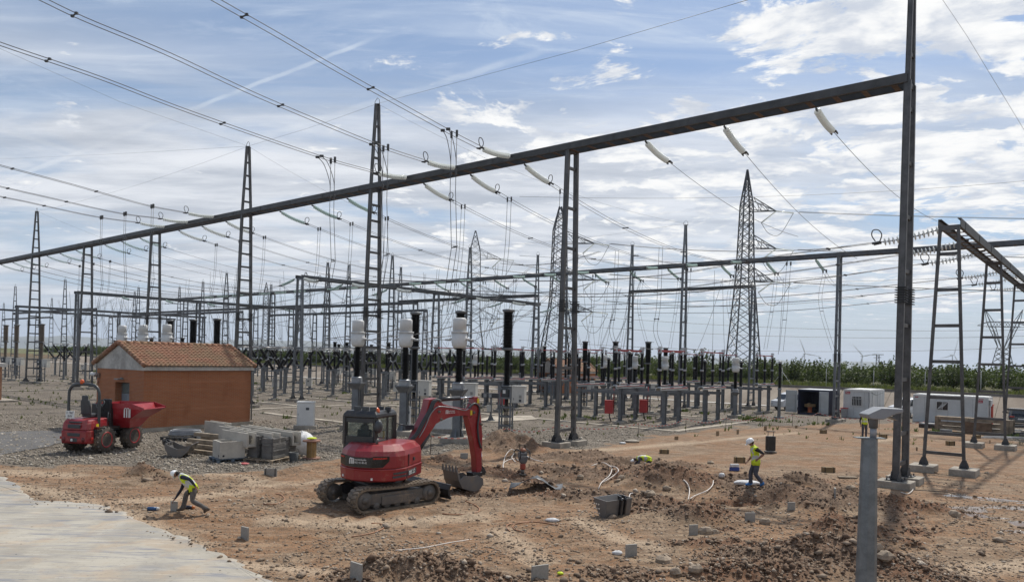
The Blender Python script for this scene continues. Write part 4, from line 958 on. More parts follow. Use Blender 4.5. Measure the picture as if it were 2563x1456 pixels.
p = G(1228, 1053); t = Thing('local_panel', 'dark control panel on a slim post left of the right-hand breaker', 'panel', p, R(-10))
b_ = MB(); b_.box((0, 0, .9), (.14, .14, 1.8)); b_.box((0, 0, .04), (.6, .5, .1)); b_.prism([(-.25, 0), (.25, 0), (.06, .4), (-.06, .4)], -.02, .02, TR(0, 0, .08)); b_.build('post', steel2, t)
b_ = MB(); b_.box((-.05, -.05, 1.92), (1.35, .22, .38)); b_.build('panel_head', darkbox, t, bevel=.01)
b_ = MB(); b_.box((-.45, -.17, 1.92), (.22, .02, .26)); b_.box((-.05, -.17, 1.92), (.2, .02, .26)); b_.build('glass_dials', flange, t)
b_ = MB(); b_.box((-.14, -.08, .95), (.3, .2, .5)); b_.build('junction_box', greyp, t)
# loudspeakers / floodlights on a left column
for k, (u, v, Y) in enumerate(((288, 961, 55), (360, 962, 60))):
    p = D(u, v, 88 if k == 0 else 92); t = Thing('floodlight', f'pale horn-shaped floodlight high on a left column, {("left","right")[k]} of two', 'floodlight', p - Z * .1, R(-20), 'horn floodlights')
    b_ = MB(); b_.lathe([(.15, 0), (.2, .5), (.34, .8), (.36, .9)], 14, Matrix.Rotation(R(72), 4, 'Y')); b_.build('housing', whitep, t); b_ = MB(); b_.bar((0, 0, 0), (-.1, .2, -.4), .06); b_.build('bracket', steel2, t)
# cable trench lids
lid = mat('trench_lid', (.40, .35, .28), .9, var=.3, scale=.8, bump=.3)
def strip(a, b, wd, nm='cable_trench'):
    a, b = Vector(a), Vector(b); L = (b - a).length; n = max(1, int(L / 1.0)); m_ = MB(); dr = (b - a).normalized(); sd_ = dr.cross(Z)
    for i in range(n):
        p, q = a + dr * (L * i / n + .01), a + dr * (L * (i + 1) / n - .01); z = Z * (.055 + rnd.uniform(-.012, .012))
        m_.add([p - sd_ * wd / 2 + z, q - sd_ * wd / 2 + z, q + sd_ * wd / 2 + z, p + sd_ * wd / 2 + z, p - sd_ * wd / 2 - Z * .05, q - sd_ * wd / 2 - Z * .05, q + sd_ * wd / 2 - Z * .05, p + sd_ * wd / 2 - Z * .05], [(0, 1, 2, 3), (4, 5, 1, 0), (5, 6, 2, 1), (6, 7, 3, 2), (7, 4, 0, 3)])
    m_.build(nm, lid, kind='structure', origin='zero')
for a, b_ in ((SW(25.5, 31.9), SW(52, 31.9)), (SW(24, 46.3), SW(57, 46.3)), (SW(57, 38.6), SW(130, 38.6)), (SW(24, 60.2), SW(100, 60.2)), (SW(57, 46.5), SW(140, 46.5)), (SW(55.6, 22), SW(55.6, 60)), (SW(91, 24), SW(91, 60)), (SW(24, 46.3), SW(24, 60)), (SW(64, 31.4), SW(80, 31.4)), (SW(60, 55), SW(120, 55))): strip(a, b_, .55)
pm_ = MB(); P = [G(u, v) for u, v in ((1190, 1052), (1230, 1042), (1330, 1040), (1345, 1050), (1240, 1056))]
for p in P: p.z = .04
pm_.add(P, [tuple(range(5))]); pm_.build('concrete_patch', lid, kind='structure', origin='zero')
# connections between apparatus
def loop(a, b_, sag, lab, r=.014, twin=.2, sd_=None): cable('connection_cable', sagged(a, b_, sag, 10), lab, 'cable', r, twin, (.5,), 'slack connection cables', side=sd_)
for k in range(3):
    c1 = on((895, 1015, 1149)[k], 29.9, 5); c2 = on((1038, 1151, 1270)[k], 33.7, 5)
    loop(c1 + Vector((.8, -.17, 5.72)), c2 + Vector((-.5, .1, 5.33)), .25, f'slack cable from a white-headed transformer to the breaker on its right, {orde(k)} from the left')
    up = SW(sol_s((895, 1015, 1149)[k], 29.9, 5) + .3, 42.4, 11.6)
    cable('connection_cable', spline([up, up.lerp(c1 + Z * 6, .6) - Z * 1.2, c1 + Vector((-1.9, .5, 5.75)), c1 + Vector((-.8, .17, 5.72))], 8), f'long slack cable swooping down to a white-headed transformer, {orde(k)} from the left', 'cable', .015, .2, (.5,), 'slack connection cables')
    loop(c2 + Vector((.5, -.1, 7.62)), SW(43.4 + 3.75 * (2 - k), 49.3, 5.8), .9, f'slack cable from a tall breaker back to the red switches, {orde(k)} from left')
    c1 = on((305, 357, 417)[k], 29.9, 5); c2 = on((425, 482, 542)[k], 34, 5)
    loop(c1 + Vector((.8, -.17, 5.72)), c2 + Vector((-.5, .1, 5.33)), .3, f'slack cable over the hut between a white head and breaker, {orde(k)} from left')
    cable('connection_cable', spline([c1 + Vector((-4.5, 7, 9.5)), c1 + Vector((-3.5, 4, 7.0)), c1 + Vector((-1.9, .5, 5.8)), c1 + Vector((-.8, .17, 5.72))], 8), f'slack cable swooping down above the hut to a white head, {orde(k)} from the left', 'cable', .015, .2, (), 'slack connection cables')
for (s0, w0, n, lab) in ((59.3, 50.2, 3, 'front'), (76.6, 52, 3, 'third'), (93.5, 47, 3, 'hut-end'), (110, 50, 3, 'left'), (65.5, 41.5, 3, 'nearest')):
    for k in range(n):
        a = SW(s0 + 4.25 * k, w0 + 1.4, 5.3); b_ = SW(s0 + 4.25 * k, w0 + 5.0, 5.2); loop(a, b_, .35, f'short slack cable behind the {lab} V-shaped row, {orde(k)} from the right')
        a2_ = SW(s0 + 4.25 * k, w0 - 1.4, 5.3); q = SW(s0 + 4.25 * k - 1.2, w0 - 5.5, 11.0)
        cable('connection_cable', spline([q, q.lerp(a2_, .5) - Z * 1.3 + E1 * .4, a2_ - E2 * .5 + Z * .15, a2_], 7), f'slack cable climbing from the {lab} V-shaped row, {orde(k)} from the right', 'cable', .014, .25, (.4,), 'slack connection cables')
for k in range(3):
    for (s0, w0, lab) in ((26.2, 50., 'right'), (43.4, 51.4, 'left')):
        a = SW(s0 + 3.75 * k, w0 - 2, 5.88); cable('connection_cable', spline([a, a - E2 * .3 + Z * 1.2 + E1 * .25, SW(s0 + 3.75 * k + .2, w0 - 2.0, 9.0), SW(s0 + 3.75 * k + .4, w0 - 1.5, 13.2)], 7), f'cable pair rising from the front red-armed row on the {lab}, {orde(k)} from its right end', 'cable', .014, .3, (.5,), 'vertical dropper cables', side=E1)
        a = SW(s0 + 3.75 * k, w0 + 2.0, 5.88); b_ = SW(s0 - .6 + 3.75 * k, w0 + 3.8, 5.88); loop(a, b_, .12, f'short link between two red-armed switches on the {lab}, {orde(k)} from the right')

# thin tubular busbars over the V-shaped rows
for k, (w_, s0, s1) in enumerate(((48.9, 58, 76), (51.7, 58, 76), (56.5, 58, 72), (46.8, 71, 82), (52, 76, 88), (47, 92, 104), (63, 76, 90), (50, 109, 122))):
    b_ = MB(); b_.tube([SW(s0, w_, 5.42), SW(s1, w_, 5.42)], .045, 6); tag(b_.build('busbar_tube', mat('contact_alu', (.42, .42, .42))), f'thin level busbar tube over the V-shaped switches, {orde(k)} of eight', 'busbar', 'busbar tubes')
# more bare posts and masts far back on the left
k = 0
for s0, w0, n, st in ((86., 44., 4, 4.2), (103., 55., 4, 4.4), (118., 66., 4, 4.6), (66., 60., 4, 4.1), (84., 72., 4, 4.), (135., 60., 4, 5.), (50., 70., 3, 3.6), (35., 72., 3, 3.6)):
    for i in range(n): dup(CB if i % 2 else SAR, SW(s0 + st * i, w0), R(-14), f'dark column in the packed far rows of the yard, {orde(k)} from right to left', 'dark columns in the far rows', scale=.82 if i % 2 else 1.12); k += 1

# the tangle of slack wires over the far rows
W = []; g_ = random.Random(21)
for i in range(110):
    s0 = g_.uniform(57, 140); w0 = g_.uniform(40, 70); kind = i % 3
    if kind == 0: W.append((s0, [SW(s0, w0, 11.6), SW(s0 + g_.uniform(-2, 2), w0 + 3, 5.4)], 1.1))
    elif kind == 1: W.append((s0, [SW(s0, w0, 5.4), SW(s0 + 4.2, w0 + g_.uniform(-1, 6), 5.6)], .9))
    else: W.append((s0, [SW(s0, w0, 13.6), SW(s0 - g_.uniform(0, 1.5), w0 + g_.uniform(-1, 1), 6.)], .25))
for i in range(34):
    s0 = g_.uniform(24, 56); w0 = g_.uniform(56, 75); W.append((s0, [SW(s0, w0, 12.8 if i % 2 else 5.7), SW(s0 + g_.uniform(-1.5, 3), w0 + g_.uniform(-3, 3), 5.7)], .5 if i % 2 else .8))
W.sort(key=lambda q: q[0])
for i, (s0, e_, sg) in enumerate(W):
    P = sagged(e_[0], e_[1], sg, 10); cable('slack_wire', P, f'slack wire over the far rows, {orde(i % 78)} from right' + ('' if i < 78 else ' in the last bundle'), 'cable', .015, .26 if i % 2 else 0, (), 'tangle of slack wires')
# ================================================================== brick hut
def brick_mat(name, a, b2, mort, horizontal=True):
    m, T, b = newmat(name); co = T.n('ShaderNodeTexCoord').outputs['Object']
    geo = T.n('ShaderNodeNewGeometry').outputs['Normal']; sn = T.n('ShaderNodeSeparateXYZ'); T.put(sn.inputs[0], geo); sp = T.n('ShaderNodeSeparateXYZ'); T.put(sp.inputs[0], co)
    f = T.m('GREATER_THAN', T.m('ABSOLUTE', T.n('ShaderNodeSeparateXYZ').outputs[0]), .7)
    s0 = T.n('ShaderNodeSeparateXYZ'); T.put(s0.inputs[0], T.n('ShaderNodeTexCoord').outputs['Normal']); f = T.m('GREATER_THAN', T.m('ABSOLUTE', s0.outputs[0]), .7)
    cx_ = T.n('ShaderNodeCombineXYZ'); T.put(cx_.inputs[0], T.m('ADD', T.m('MULTIPLY', sp.outputs[0], T.m('SUBTRACT', 1., f)), T.m('MULTIPLY', sp.outputs[1], f))); T.put(cx_.inputs[1], sp.outputs[2])
    br = T.n('ShaderNodeTexBrick'); T.put(br.inputs['Vector'], cx_.outputs[0]); br.inputs['Scale'].default_value = 1.; br.inputs['Brick Width'].default_value = .30; br.inputs['Row Height'].default_value = .078
    br.inputs['Mortar Size'].default_value = .013; br.inputs['Color1'].default_value = (*a, 1); br.inputs['Color2'].default_value = (*b2, 1); br.inputs['Mortar'].default_value = (*mort, 1)
    rowv = T.noise(T.map(co, (.10, .10, 7.)), 1.0, 3); st = T.noise(T.map(co, (1.2, 1.2, .5)), 1., 4)
    c = T.mix(T.m('MULTIPLY', T.ss(rowv, .52, .68), .38), br.outputs['Color'], (.50, .22, .11)); c = T.mix(T.m('MULTIPLY', T.ss(st, .52, .70), .35), c, tuple(x * .55 for x in a)); c = T.mix(T.m('MULTIPLY', T.ss(T.m('ADD', sp.outputs[2], T.m('MULTIPLY', T.noise(co, 1.5, 4), .6)), .75, .3), .5), c, (.22, .15, .10)); c = T.mix(T.m('MULTIPLY', T.ss(T.noise(co, .5, 3), .45, .65), .22), c, (.46, .20, .10))
    T.put(b.inputs['Base Color'], c); b.inputs['Roughness'].default_value = .85; T.put(b.inputs['Normal'], T.bump(T.m('SUBTRACT', 1., br.outputs['Fac']), .9, .02)); return m
brick = brick_mat('orange_brick', (.40, .122, .038), (.33, .098, .034), (.33, .19, .11))
plaster = mat('stained_plaster', (.52, .49, .44), .9, var=.35, scale=1.1, c2=(.30, .28, .25))
def tile_mat():
    m, T, b = newmat('clay_roof_tile'); co = T.n('ShaderNodeTexCoord').outputs['Object']; v = T.voro(T.map(co, (1, 3.2, 3.2)), 1.5); s = T.n('ShaderNodeSeparateColor'); T.put(s.inputs[0], v.outputs['Color'])
    n1 = T.noise(co, .7, 5, .6); c = T.mix(s.outputs[0], (.215, .098, .055), (.34, .175, .105)); c = T.mix(T.m('MULTIPLY', T.ss(n1, .45, .62), .65), c, (.205, .145, .08)); c = T.mix(T.m('MULTIPLY', T.ss(T.noise(co, 6., 4), .52, .66), .4), c, (.12, .08, .05))
    T.put(b.inputs['Base Color'], c); b.inputs['Roughness'].default_value = .85; return m
tile = tile_mat()
def hut(loc, rz, L, Wd, zw, zr, name_lab, door=True, detail=True):
    """local x along the long side (away), local y across; gable end at x=0"""
    t = Thing('brick_hut', name_lab, 'hut', loc, rz)
    b_ = MB(); b_.box((L / 2, Wd / 2, .0), (L + .3, Wd + .3, .42)); b_.build('plinth', conc, t)
    if detail:
        q = MB(); q.tube([(L + .03, -.06, zw + .1), (L + .05, -.07, zw - .3), (L + .05, -.07, .3)], .045, 8); q.build('downpipe', mat('pipe_grey', (.16, .16, .155), .8), t)
    w_ = MB(); th = .3; z0, z1 = .2, zw
    w_.box((L / 2, th / 2, (z0 + z1) / 2), (L, th, z1 - z0)); w_.box((L / 2, Wd - th / 2, (z0 + z1) / 2), (L, th, z1 - z0)); w_.box((L - th / 2, Wd / 2, (z0 + z1) / 2), (th, Wd - 2 * th, z1 - z0))
    y0, y1, zd = Wd * .29, Wd * .29 + 1.6, 2.78
    if door:
        w_.box((th / 2, (th + y0) / 2, (z0 + z1) / 2), (th, y0 - th, z1 - z0)); w_.box((th / 2, (y1 + Wd - th) / 2, (z0 + z1) / 2), (th, Wd - th - y1, z1 - z0)); w_.box((th / 2, (y0 + y1) / 2, (zd + z1) / 2), (th, y1 - y0, z1 - zd))
        w_.box((.42, y0 - .05, (z0 + zd) / 2), (.24, .1, zd - z0)); w_.box((.42, y1 + .05, (z0 + zd) / 2), (.24, .1, zd - z0)); w_.box((.42, (y0 + y1) / 2, zd + .05), (.24, y1 - y0 + .2, .1))
    else: w_.box((th / 2, Wd / 2, (z0 + z1) / 2), (th, Wd - 2 * th, z1 - z0))
    w_.build('wall', brick, t)
    if door:
        d_ = MB(); d_.box((.42, (y0 + y1) / 2, (z0 + 2.1) / 2), (.05, y1 - y0, 2.1 - z0)); d_.box((.39, (y0 + y1) / 2 + .22, 1.2), (.02, .05, 1.7)); dd = d_.build('door', mat('grey_door_paint', (.20, .225, .25), .5), t)
        h_ = MB(); h_.box((.37, y1 - .2, 1.25), (.04, .04, .18)); sub(h_, 'handle', flange, dd, t)
        y_ = MB(); y_.prism([(-.15, 0), (.15, 0), (0, .28)], -.008, .008, frame((.385, y0 + .26, 1.25), (0, 1, 0))); y_.box((.385, y0 + .26, 1.12), (.014, .28, .16)); sub(y_, 'warning_sign', mat('warning_yellow', (.62, .46, .02), .5), dd, t)
        l_ = MB()
        for k in range(6): l_.box((.40, (y0 + y1) / 2, 2.16 + k * .095), (.10, y1 - y0, .03))
        l_.box((.45, (y0 + y1) / 2, 2.42), (.02, y1 - y0, .6)); l_.build('louvre', mat('louvre_grey', (.16, .18, .17), .5), t)
    ov, ovg = .16, .12
    e = MB(); e.box((L / 2, -.05, zw + .14), (L + 2 * ovg, .26, .28)); e.box((L / 2, Wd + .05, zw + .14), (L + 2 * ovg, .26, .28)); e.build('eaves_band', plaster, t)
    for x0 in (-.04, L - .12): g = MB(); g.prism([(-ov, zw + .0), (Wd + ov, zw + .0), (Wd + ov, zw + .28), (Wd / 2, zr - .06), (-ov, zw + .28)], x0, x0 + .16, Matrix(((0, 1, 0, 0), (1, 0, 0, 0), (0, 0, 1, 0), (0, 0, 0, 1)))); g.build('gable', plaster, t)
    r_ = MB(); rows = 13 if detail else 8; cols_ = int((L + 2 * ovg) / (.27 if detail else .4)); sl_ = Vector((0, Wd / 2 + ov + .08, zr - zw - .22))
    for side in (0, 1):
        for i in range(rows):
            f0, f1 = i / rows, (i + 1.12) / rows
            A0 = Vector((0, -ov - .08, zw + .24)) + sl_ * f0; A1 = Vector((0, -ov - .08, zw + .24)) + sl_ * min(1, f1)
            vs_, fs = [], []; K = cols_ * 4
            for k in range(K + 1):
                x = -ovg + (L + 2 * ovg) * k / K; bump_ = .055 * abs(math.sin(math.pi * k / 4)) if True else 0
                for P, lift in ((A0, .055), (A1, .0)):
                    y = P.y if side == 0 else Wd - P.y
                    vs_.append((x, y, P.z + lift + bump_))
                y = A0.y if side == 0 else Wd - A0.y; vs_.append((x, y, A0.z - .0 + bump_))
            for k in range(K):
                a, c = k * 3, k * 3 + 3; fs += [(a, c, c + 1, a + 1), (a + 2, c + 2, c, a)]
            r_.add(vs_, fs, False)
    r_.add([(-ovg, -ov - .08, zw + .23), (L + ovg, -ov - .08, zw + .23), (L + ovg, Wd / 2, zr), (-ovg, Wd / 2, zr), (-ovg, Wd + ov + .08, zw + .23), (L + ovg, Wd + ov + .08, zw + .23)], [(0, 1, 2, 3), (3, 2, 5, 4)])
    ro = r_.build('roof', tile, t, fixn=False)
    q = MB(); n = int(L / .42)
    for k in range(n):
        x = -ovg + (L + 2 * ovg) * k / n; q.tube([(x, Wd / 2, zr + .03), (x + (L + 2 * ovg) / n * 1.04, Wd / 2, zr + .0)], [.15, .125], 8)
    for x in (-ovg, L + ovg):
        for side in (0, 1):
            for i in range(10):
                A0 = Vector((x, -ov - .1, zw + .28)) + sl_ * (i / 10); A1 = Vector((x, -ov - .1, zw + .28)) + sl_ * ((i + 1.05) / 10)
                if side: A0.y, A1.y = Wd - A0.y, Wd - A1.y
                q.tube([A0 + Z * .03, A1], [.15, .125], 7)
    sub(q, 'ridge_tiles', tile, ro, t)
    if detail:
        l_ = MB(); l_.box((-.22, (y0 + y1) / 2, 2.98), (.36, .44, .07)); l_.box((-.06, (y0 + y1) / 2, 3.02), (.1, .12, .1)); l_.build('wall_lamp', mat('lamp_grey', (.22, .225, .22), .5), t)
        c = MB(); c.lathe([(.11, 0), (.11, .42), (.13, .44)], 12, Matrix.Translation((-.1, Wd + .02, 3.16)) @ Matrix.Rotation(R(-90), 4, 'X')); c.build('camera', whitep, t)
        c = MB(); c.box((-.05, Wd - .3, 3.1), (.12, .2, .3)); c.tube([(-.1, Wd - .3, 3.1), (-.22, Wd - .1, 3.05), (-.15, Wd, 3.1)], .04, 6); c.tube([(-.05, Wd - .35, 2.9), (-.09, Wd - .3, 2.5), (-.05, Wd - .22, 2.75)], .015, 5); c.build('camera_bracket', mat('bracket_brown', (.18, .12, .09), .6), t)
        s = MB(); s.box((-.02, y0 - .78, 1.38), (.04, .62, .42)); so_ = s.build('name_sign', mat('sign_navy', (.03, .035, .06), .5), t)
        s = MB(); s.box((-.045, y0 - .62, 1.38), (.02, .30, .40)); sub(s, 'sign_panel', mat('sign_white', (.62, .63, .64), .5), so_, t)
        Ms = Matrix(((0, 0, -1), (-1, 0, 0), (0, 1, 0)))
        for k, bd in enumerate(('M', 'TRAFOS', 'P2')): o = text(bd, .085, mat('sign_white', (.6, .6, .6)), t, (-.047, y0 - .80, 1.49 - .115 * k), Ms); o.parent = so_
    return t
pH = G(357, 1081); nB = G(625, 1062)
hd_ = (nB - pH); hl_ = hd_.length; hz_ = math.atan2(hd_.y, hd_.x)
HUT = hut(pH, hz_, hl_, 5.3, 3.55, 5.1, 'orange brick hut with a clay tile gable roof, behind the red dumper')
p2 = G(1398, 988); hut(p2 + Vector((0, 0, 0)), R(40), 7.0, 4.2, 2.9, 4.7, 'small distant orange brick hut behind the bare ladder column', True, False)
t = Thing('brick_hut', 'corner of an orange building with a pale roof edge at the left edge', 'hut', G(-100, 1004), R(50))
b_ = MB(); b_.box((0, 0, 1.5), (5, 3.4, 3.0)); b_.build('wall', mat('tan_render', (.36, .19, .11), .9), t); b_ = MB(); b_.box((0, 0, 3.12), (5.6, 4.0, .3)); b_.build('roof', palec, t); b_ = MB(); b_.box((0, 0, .05), (7, 5.4, .2)); b_.build('plinth', conc, t)
p = G(1410, 985); t = Thing('fire_extinguisher_cover', 'red covered fire extinguisher trolley before the distant brick hut', 'extinguisher', p)
b_ = MB(); b_.ell((0, 0, .75), (.38, .32, .78), 10, 8); b_.build('cover', mat('red_cover', (.42, .02, .04), .5), t); b_ = MB(); b_.box((0, 0, .05), (.6, .4, .1)); b_.build('base', darkbox, t)

# ================================================================== site containers and cabins
navy = mat('navy_container_paint', (.012, .016, .045), .5); gdoor = mat('grey_container_door', (.46, .48, .48), .55, var=.12, scale=1.); cabinw = mat('cabin_panel', (.56, .57, .56), .55, var=.10, scale=.7)
SWz = math.atan2(-E1.y, -E1.x)                       # local x = to the right along the yard grid, local y = away
def corr(mb, a, b, z0, z1, n, amp, nrm):
    a, b, nrm = Vector(a), Vector(b), Vector(nrm); pts = []
    for k in range(n * 4 + 1):
        q = a.lerp(b, k / (n * 4)); pts.append(q + nrm * (amp if k % 4 in (1, 2) else 0))
    vs_ = [p + Z * z0 for p in pts] + [p + Z * z1 for p in pts]; m_ = len(pts); mb.add(vs_, [(i, i + 1, m_ + i + 1, m_ + i) for i in range(m_ - 1)])
p = G(1996, 1034.5); t = Thing('storage_container', 'navy storage container with open grey doors and gear inside, left of the cabins', 'container', p, SWz)
w_, dp, h_ = 2.95, 3.4, 2.38
f = MB(); f.bb((0, 0, 0), (w_, dp, .14)); f.build('floor', mat('ply_floor', (.06, .05, .04), .9), t)
f = MB()
for x in (0, w_ - .1):
    for y in (0, dp - .1): f.bb((x, y, .14), (x + .1, y + .1, h_))
f.bb((0, -.005, h_ - .14), (w_, .1, h_ + .005)); f.bb((0, dp - .1, h_ - .12), (w_, dp + .004, h_ + .004)); f.bb((-.004, .1, h_ - .1), (.1, dp - .1, h_ + .003)); f.bb((w_ - .1, .1, h_ - .1), (w_ + .004, dp - .1, h_ + .003)); f.bb((-.004, -.008, -.02), (w_ + .004, .1, .137)); f.build('frame', navy, t)
f = MB(); corr(f, (.03, .1, 0), (.03, dp - .1, 0), .14, h_ - .1, 14, .04, (1, 0, 0)); corr(f, (w_ - .03, .1, 0), (w_ - .03, dp - .1, 0), .14, h_ - .1, 14, .04, (-1, 0, 0)); corr(f, (.1, dp - .04, 0), (w_ - .1, dp - .04, 0), .14, h_ - .1, 10, .03, (0, -1, 0)); f.build('wall', navy, t, fixn=False)
f = MB(); f.bb((.02, .02, h_), (w_ - .02, dp - .02, h_ + .05)); f.build('roof', mat('pale_container_roof', (.55, .57, .58), .5), t)
def cdoor(x0, x1, y, lab):
    d_ = MB(); d_.bb((x0, y - .05, .12), (x1, y, h_ - .1))
    for k in range(4): d_.bb((x0 + .1, y - .085, .32 + k * .50), (x1 - .08, y - .052, .62 + k * .50))
    o = d_.build('door', gdoor, t, bevel=.01)
    q = MB(); xx = x1 - .16 if x0 < 0 else x0 + .14; q.tube([(xx, y - .11, .15), (xx, y - .11, h_ - .12)], .02, 6); sub(q, 'lock_rod', flange, o, t)
cdoor(-1.16, -.03, -.02, ''); cdoor(2.05, 2.92, -.03, '')
q = MB(); q.bb((.1, .1, 0), (.1, .1, 0)); 
t2 = Thing('cable_drum', 'orange cable drum standing inside the open navy container', 'drum', t.Mw @ Vector((.92, .8, .14)), 0); q = MB(); q.lathe([(.25, 0), (.25, .04), (.2, .05), (.2, .5), (.24, .52), (.24, .56)], 14); q.build('drum', mat('drum_orange', (.55, .15, .06), .6), t2)
t2 = Thing('cardboard_box', 'brown cardboard box on top of the orange drum in the container', 'box', t.Mw @ Vector((.92, .8, .70)), R(15)); q = MB(); q.box((0, 0, .14), (.9, .5, .28)); q.build('carton', mat('cardboard', (.34, .22, .11), .8), t2); q = MB(); q.box((-.3, -.1, .30), (.4, .3, .02), M=Matrix.Rotation(R(-25), 4, 'Y')); q.build('flap', mat('cardboard', (.3, .2, .1)), t2)
t2 = Thing('wheelbarrow', 'red wheelbarrow lying between the navy container and the first cabin', 'wheelbarrow', G(2092, 1036), R(20)); q = MB(); q.loft([[Vector((x * a, y * a * .7, z)) for x, y in ((-1, -1), (1, -1), (1.2, 1), (-1, 1))] for z, a in ((.15, .35), (.5, .62))]); q.build('tray', mat('red_paint_shiny', (.5, .02, .02), .4), t2); q = MB(); q.tube([(-.8, -.3, .1), (.5, -.25, .2), (1.0, -.2, .45)], .03, 6); q.tube([(-.8, .3, .1), (.5, .25, .2), (1.0, .2, .45)], .03, 6); q.build('handle', darkbox, t2)
def sign_red(t, x, y, z, wd, hgt, txt):
    q = MB(); q.bb((x, y - .02, z), (x + wd, y, z + hgt)); o = q.build('red_sign', mat('sign_red', (.36, .012, .03), .5), t)
    tx = text(txt, hgt * .72, mat('sign_lettering', (.7, .7, .7), .5), t, (x + wd / 2, y - .025, z + hgt * .5), (R(90), 0, 0), align='CENTER'); tx.parent = o
def cabin(p, L, Dp, h_, lab):
    t = Thing('site_cabin', lab, 'cabin', p, SWz)
    f = MB(); f.bb((.03, .03, .1), (L - .03, Dp - .03, h_ - .12)); f.build('wall', cabinw, t)
    f = MB(); f.bb((0, 0, 0), (L, Dp, .12)); f.build('floor_frame', cabinw, t)
    f = MB(); f.bb((0, 0, h_ - .16), (L, Dp, h_)); f.bb((.1, .1, h_), (L - .1, Dp - .1, h_ + .05)); f.build('roof', whitep, t, bevel=.012)
    f = MB()
    for x in (-.004, L - .136):
        for y in (-.004, Dp - .136): f.bb((x, y, .12), (x + .14, y + .14, h_ - .16))
    f.build('corner_posts', cabinw, t)
    f = MB()
    for k in range(1, int(L / .9) + 1):
        if k * .92 < L - .3: f.box((k * .92, .026, h_ / 2), (.016, .012, h_ - .36))
    for k in range(1, int(Dp / .9) + 1):
        if k * .92 < Dp - .3: f.box((L - .026, k * .92, h_ / 2), (.012, .016, h_ - .36))
    f.build('panel_seams', mat('seam_grey', (.28, .28, .28), .7), t)
    return t
def window(t, x0, x1, z0, z1, y, bars='v'):
    f = MB(); f.bb((x0 - .07, y - .06, z0 - .07), (x1 + .07, y, z1 + .07)); fo = f.build('window', whitep, t)
    g = MB(); g.bb((x0, y - .075, z0), (x1, y - .062, z1)); sub(g, 'pane', mat('dark_window', (.02, .02, .022), .15), fo, t)
    b_ = MB()
    if bars == 'v':
        for k in range(7): b_.box((x0 + (x1 - x0) * k / 6, y - .10, (z0 + z1) / 2), (.03, .02, z1 - z0))
    else:
        for k in range(9):
            xa = x0 + (x1 - x0) * k / 9; b_.bar((max(x0, xa - .5), y - .1, z0 + (max(0, .5 - (xa - x0)) * 0)), (min(x1, xa + .55), y - .1, z1), .025, .02)
        b_.box(((x0 + x1) / 2, y - .1, (z0 + z1) / 2), (.04, .02, z1 - z0))
    sub(b_, 'bars', whitep, fo, t)
c1 = cabin(G(2110, 1042.5), 2.32, 5.2, 2.6, 'short white site cabin with a barred window, right of the navy container'); window(c1, .78, 1.62, 1.15, 1.75, .03); window(c1, .80, 1.60, 1.80, 1.98, .03)
sign_red(c1, .16, .03, 2.18, .42, .24, 'Balat'); q = MB(); q.bb((2.29, .9, .15), (2.345, 1.75, 2.1)); q.build('door', whitep, c1)
q = MB(); q.tube([(2.2, -.02, 2.4), (2.26, -.03, 1.6), (2.2, -.03, .2)], .015, 5); q.tube([(2.36, .3, 2.4), (2.38, 2., 2.1), (2.36, 4.5, 2.3)], .015, 5); q.build('loose_cable', darkbox, c1)
t2 = Thing('litter_bin', 'grey bin with a red lid against the short white cabin', 'bin', G(2113, 1043.5), SWz); q = MB(); q.loft([[Vector((x * a, y * a, z)) for x, y in ((-1, -1), (1, -1), (1, 1), (-1, 1))] for z, a in ((0, .2), (.82, .27))]); q.build('body', mat('bin_grey', (.30, .30, .30), .6), t2, bevel=.02); q = MB(); q.box((0, 0, .85), (.58, .58, .09)); q.build('lid', mat('bin_red', (.4, .04, .04), .5), t2, bevel=.02)
c2 = cabin(G(2284, 1053), 5.75, 2.44, 2.42, 'long white site cabin with a sloping-barred window, behind the timber stacks'); window(c2, 1.9, 2.75, 1.15, 1.85, .03, 'd'); sign_red(c2, 4.9, .03, 1.92, .44, .22, 'Balat'); sign_red(c2, 5.05, .03, 2.2, .34, .1, 'Balat'); sign_red(c2, .05, .03, 2.14, .36, .2, 'Balat')
q = MB(); q.box((5.85, .5, 1.95), (.22, .75, .55)); ac = q.build('air_conditioner', whitep, c2, bevel=.02); q = MB(); q.box((5.80, .11, 1.95), (.16, .03, .42)); sub(q, 'grille', mat('vent_grey', (.2, .2, .2)), ac, c2)
t2 = Thing('red_panel', 'tall red panel leaning against the end of the long cabin', 'panel', c2.Mw @ Vector((5.92, .5, 0)), SWz); q = MB(); q.box((0, .4, .85), (.12, .5, 1.7)); q.box((0, .4, 1.75), (.2, .6, .1)); q.build('board', mat('panel_red', (.5, .07, .04), .6), t2)
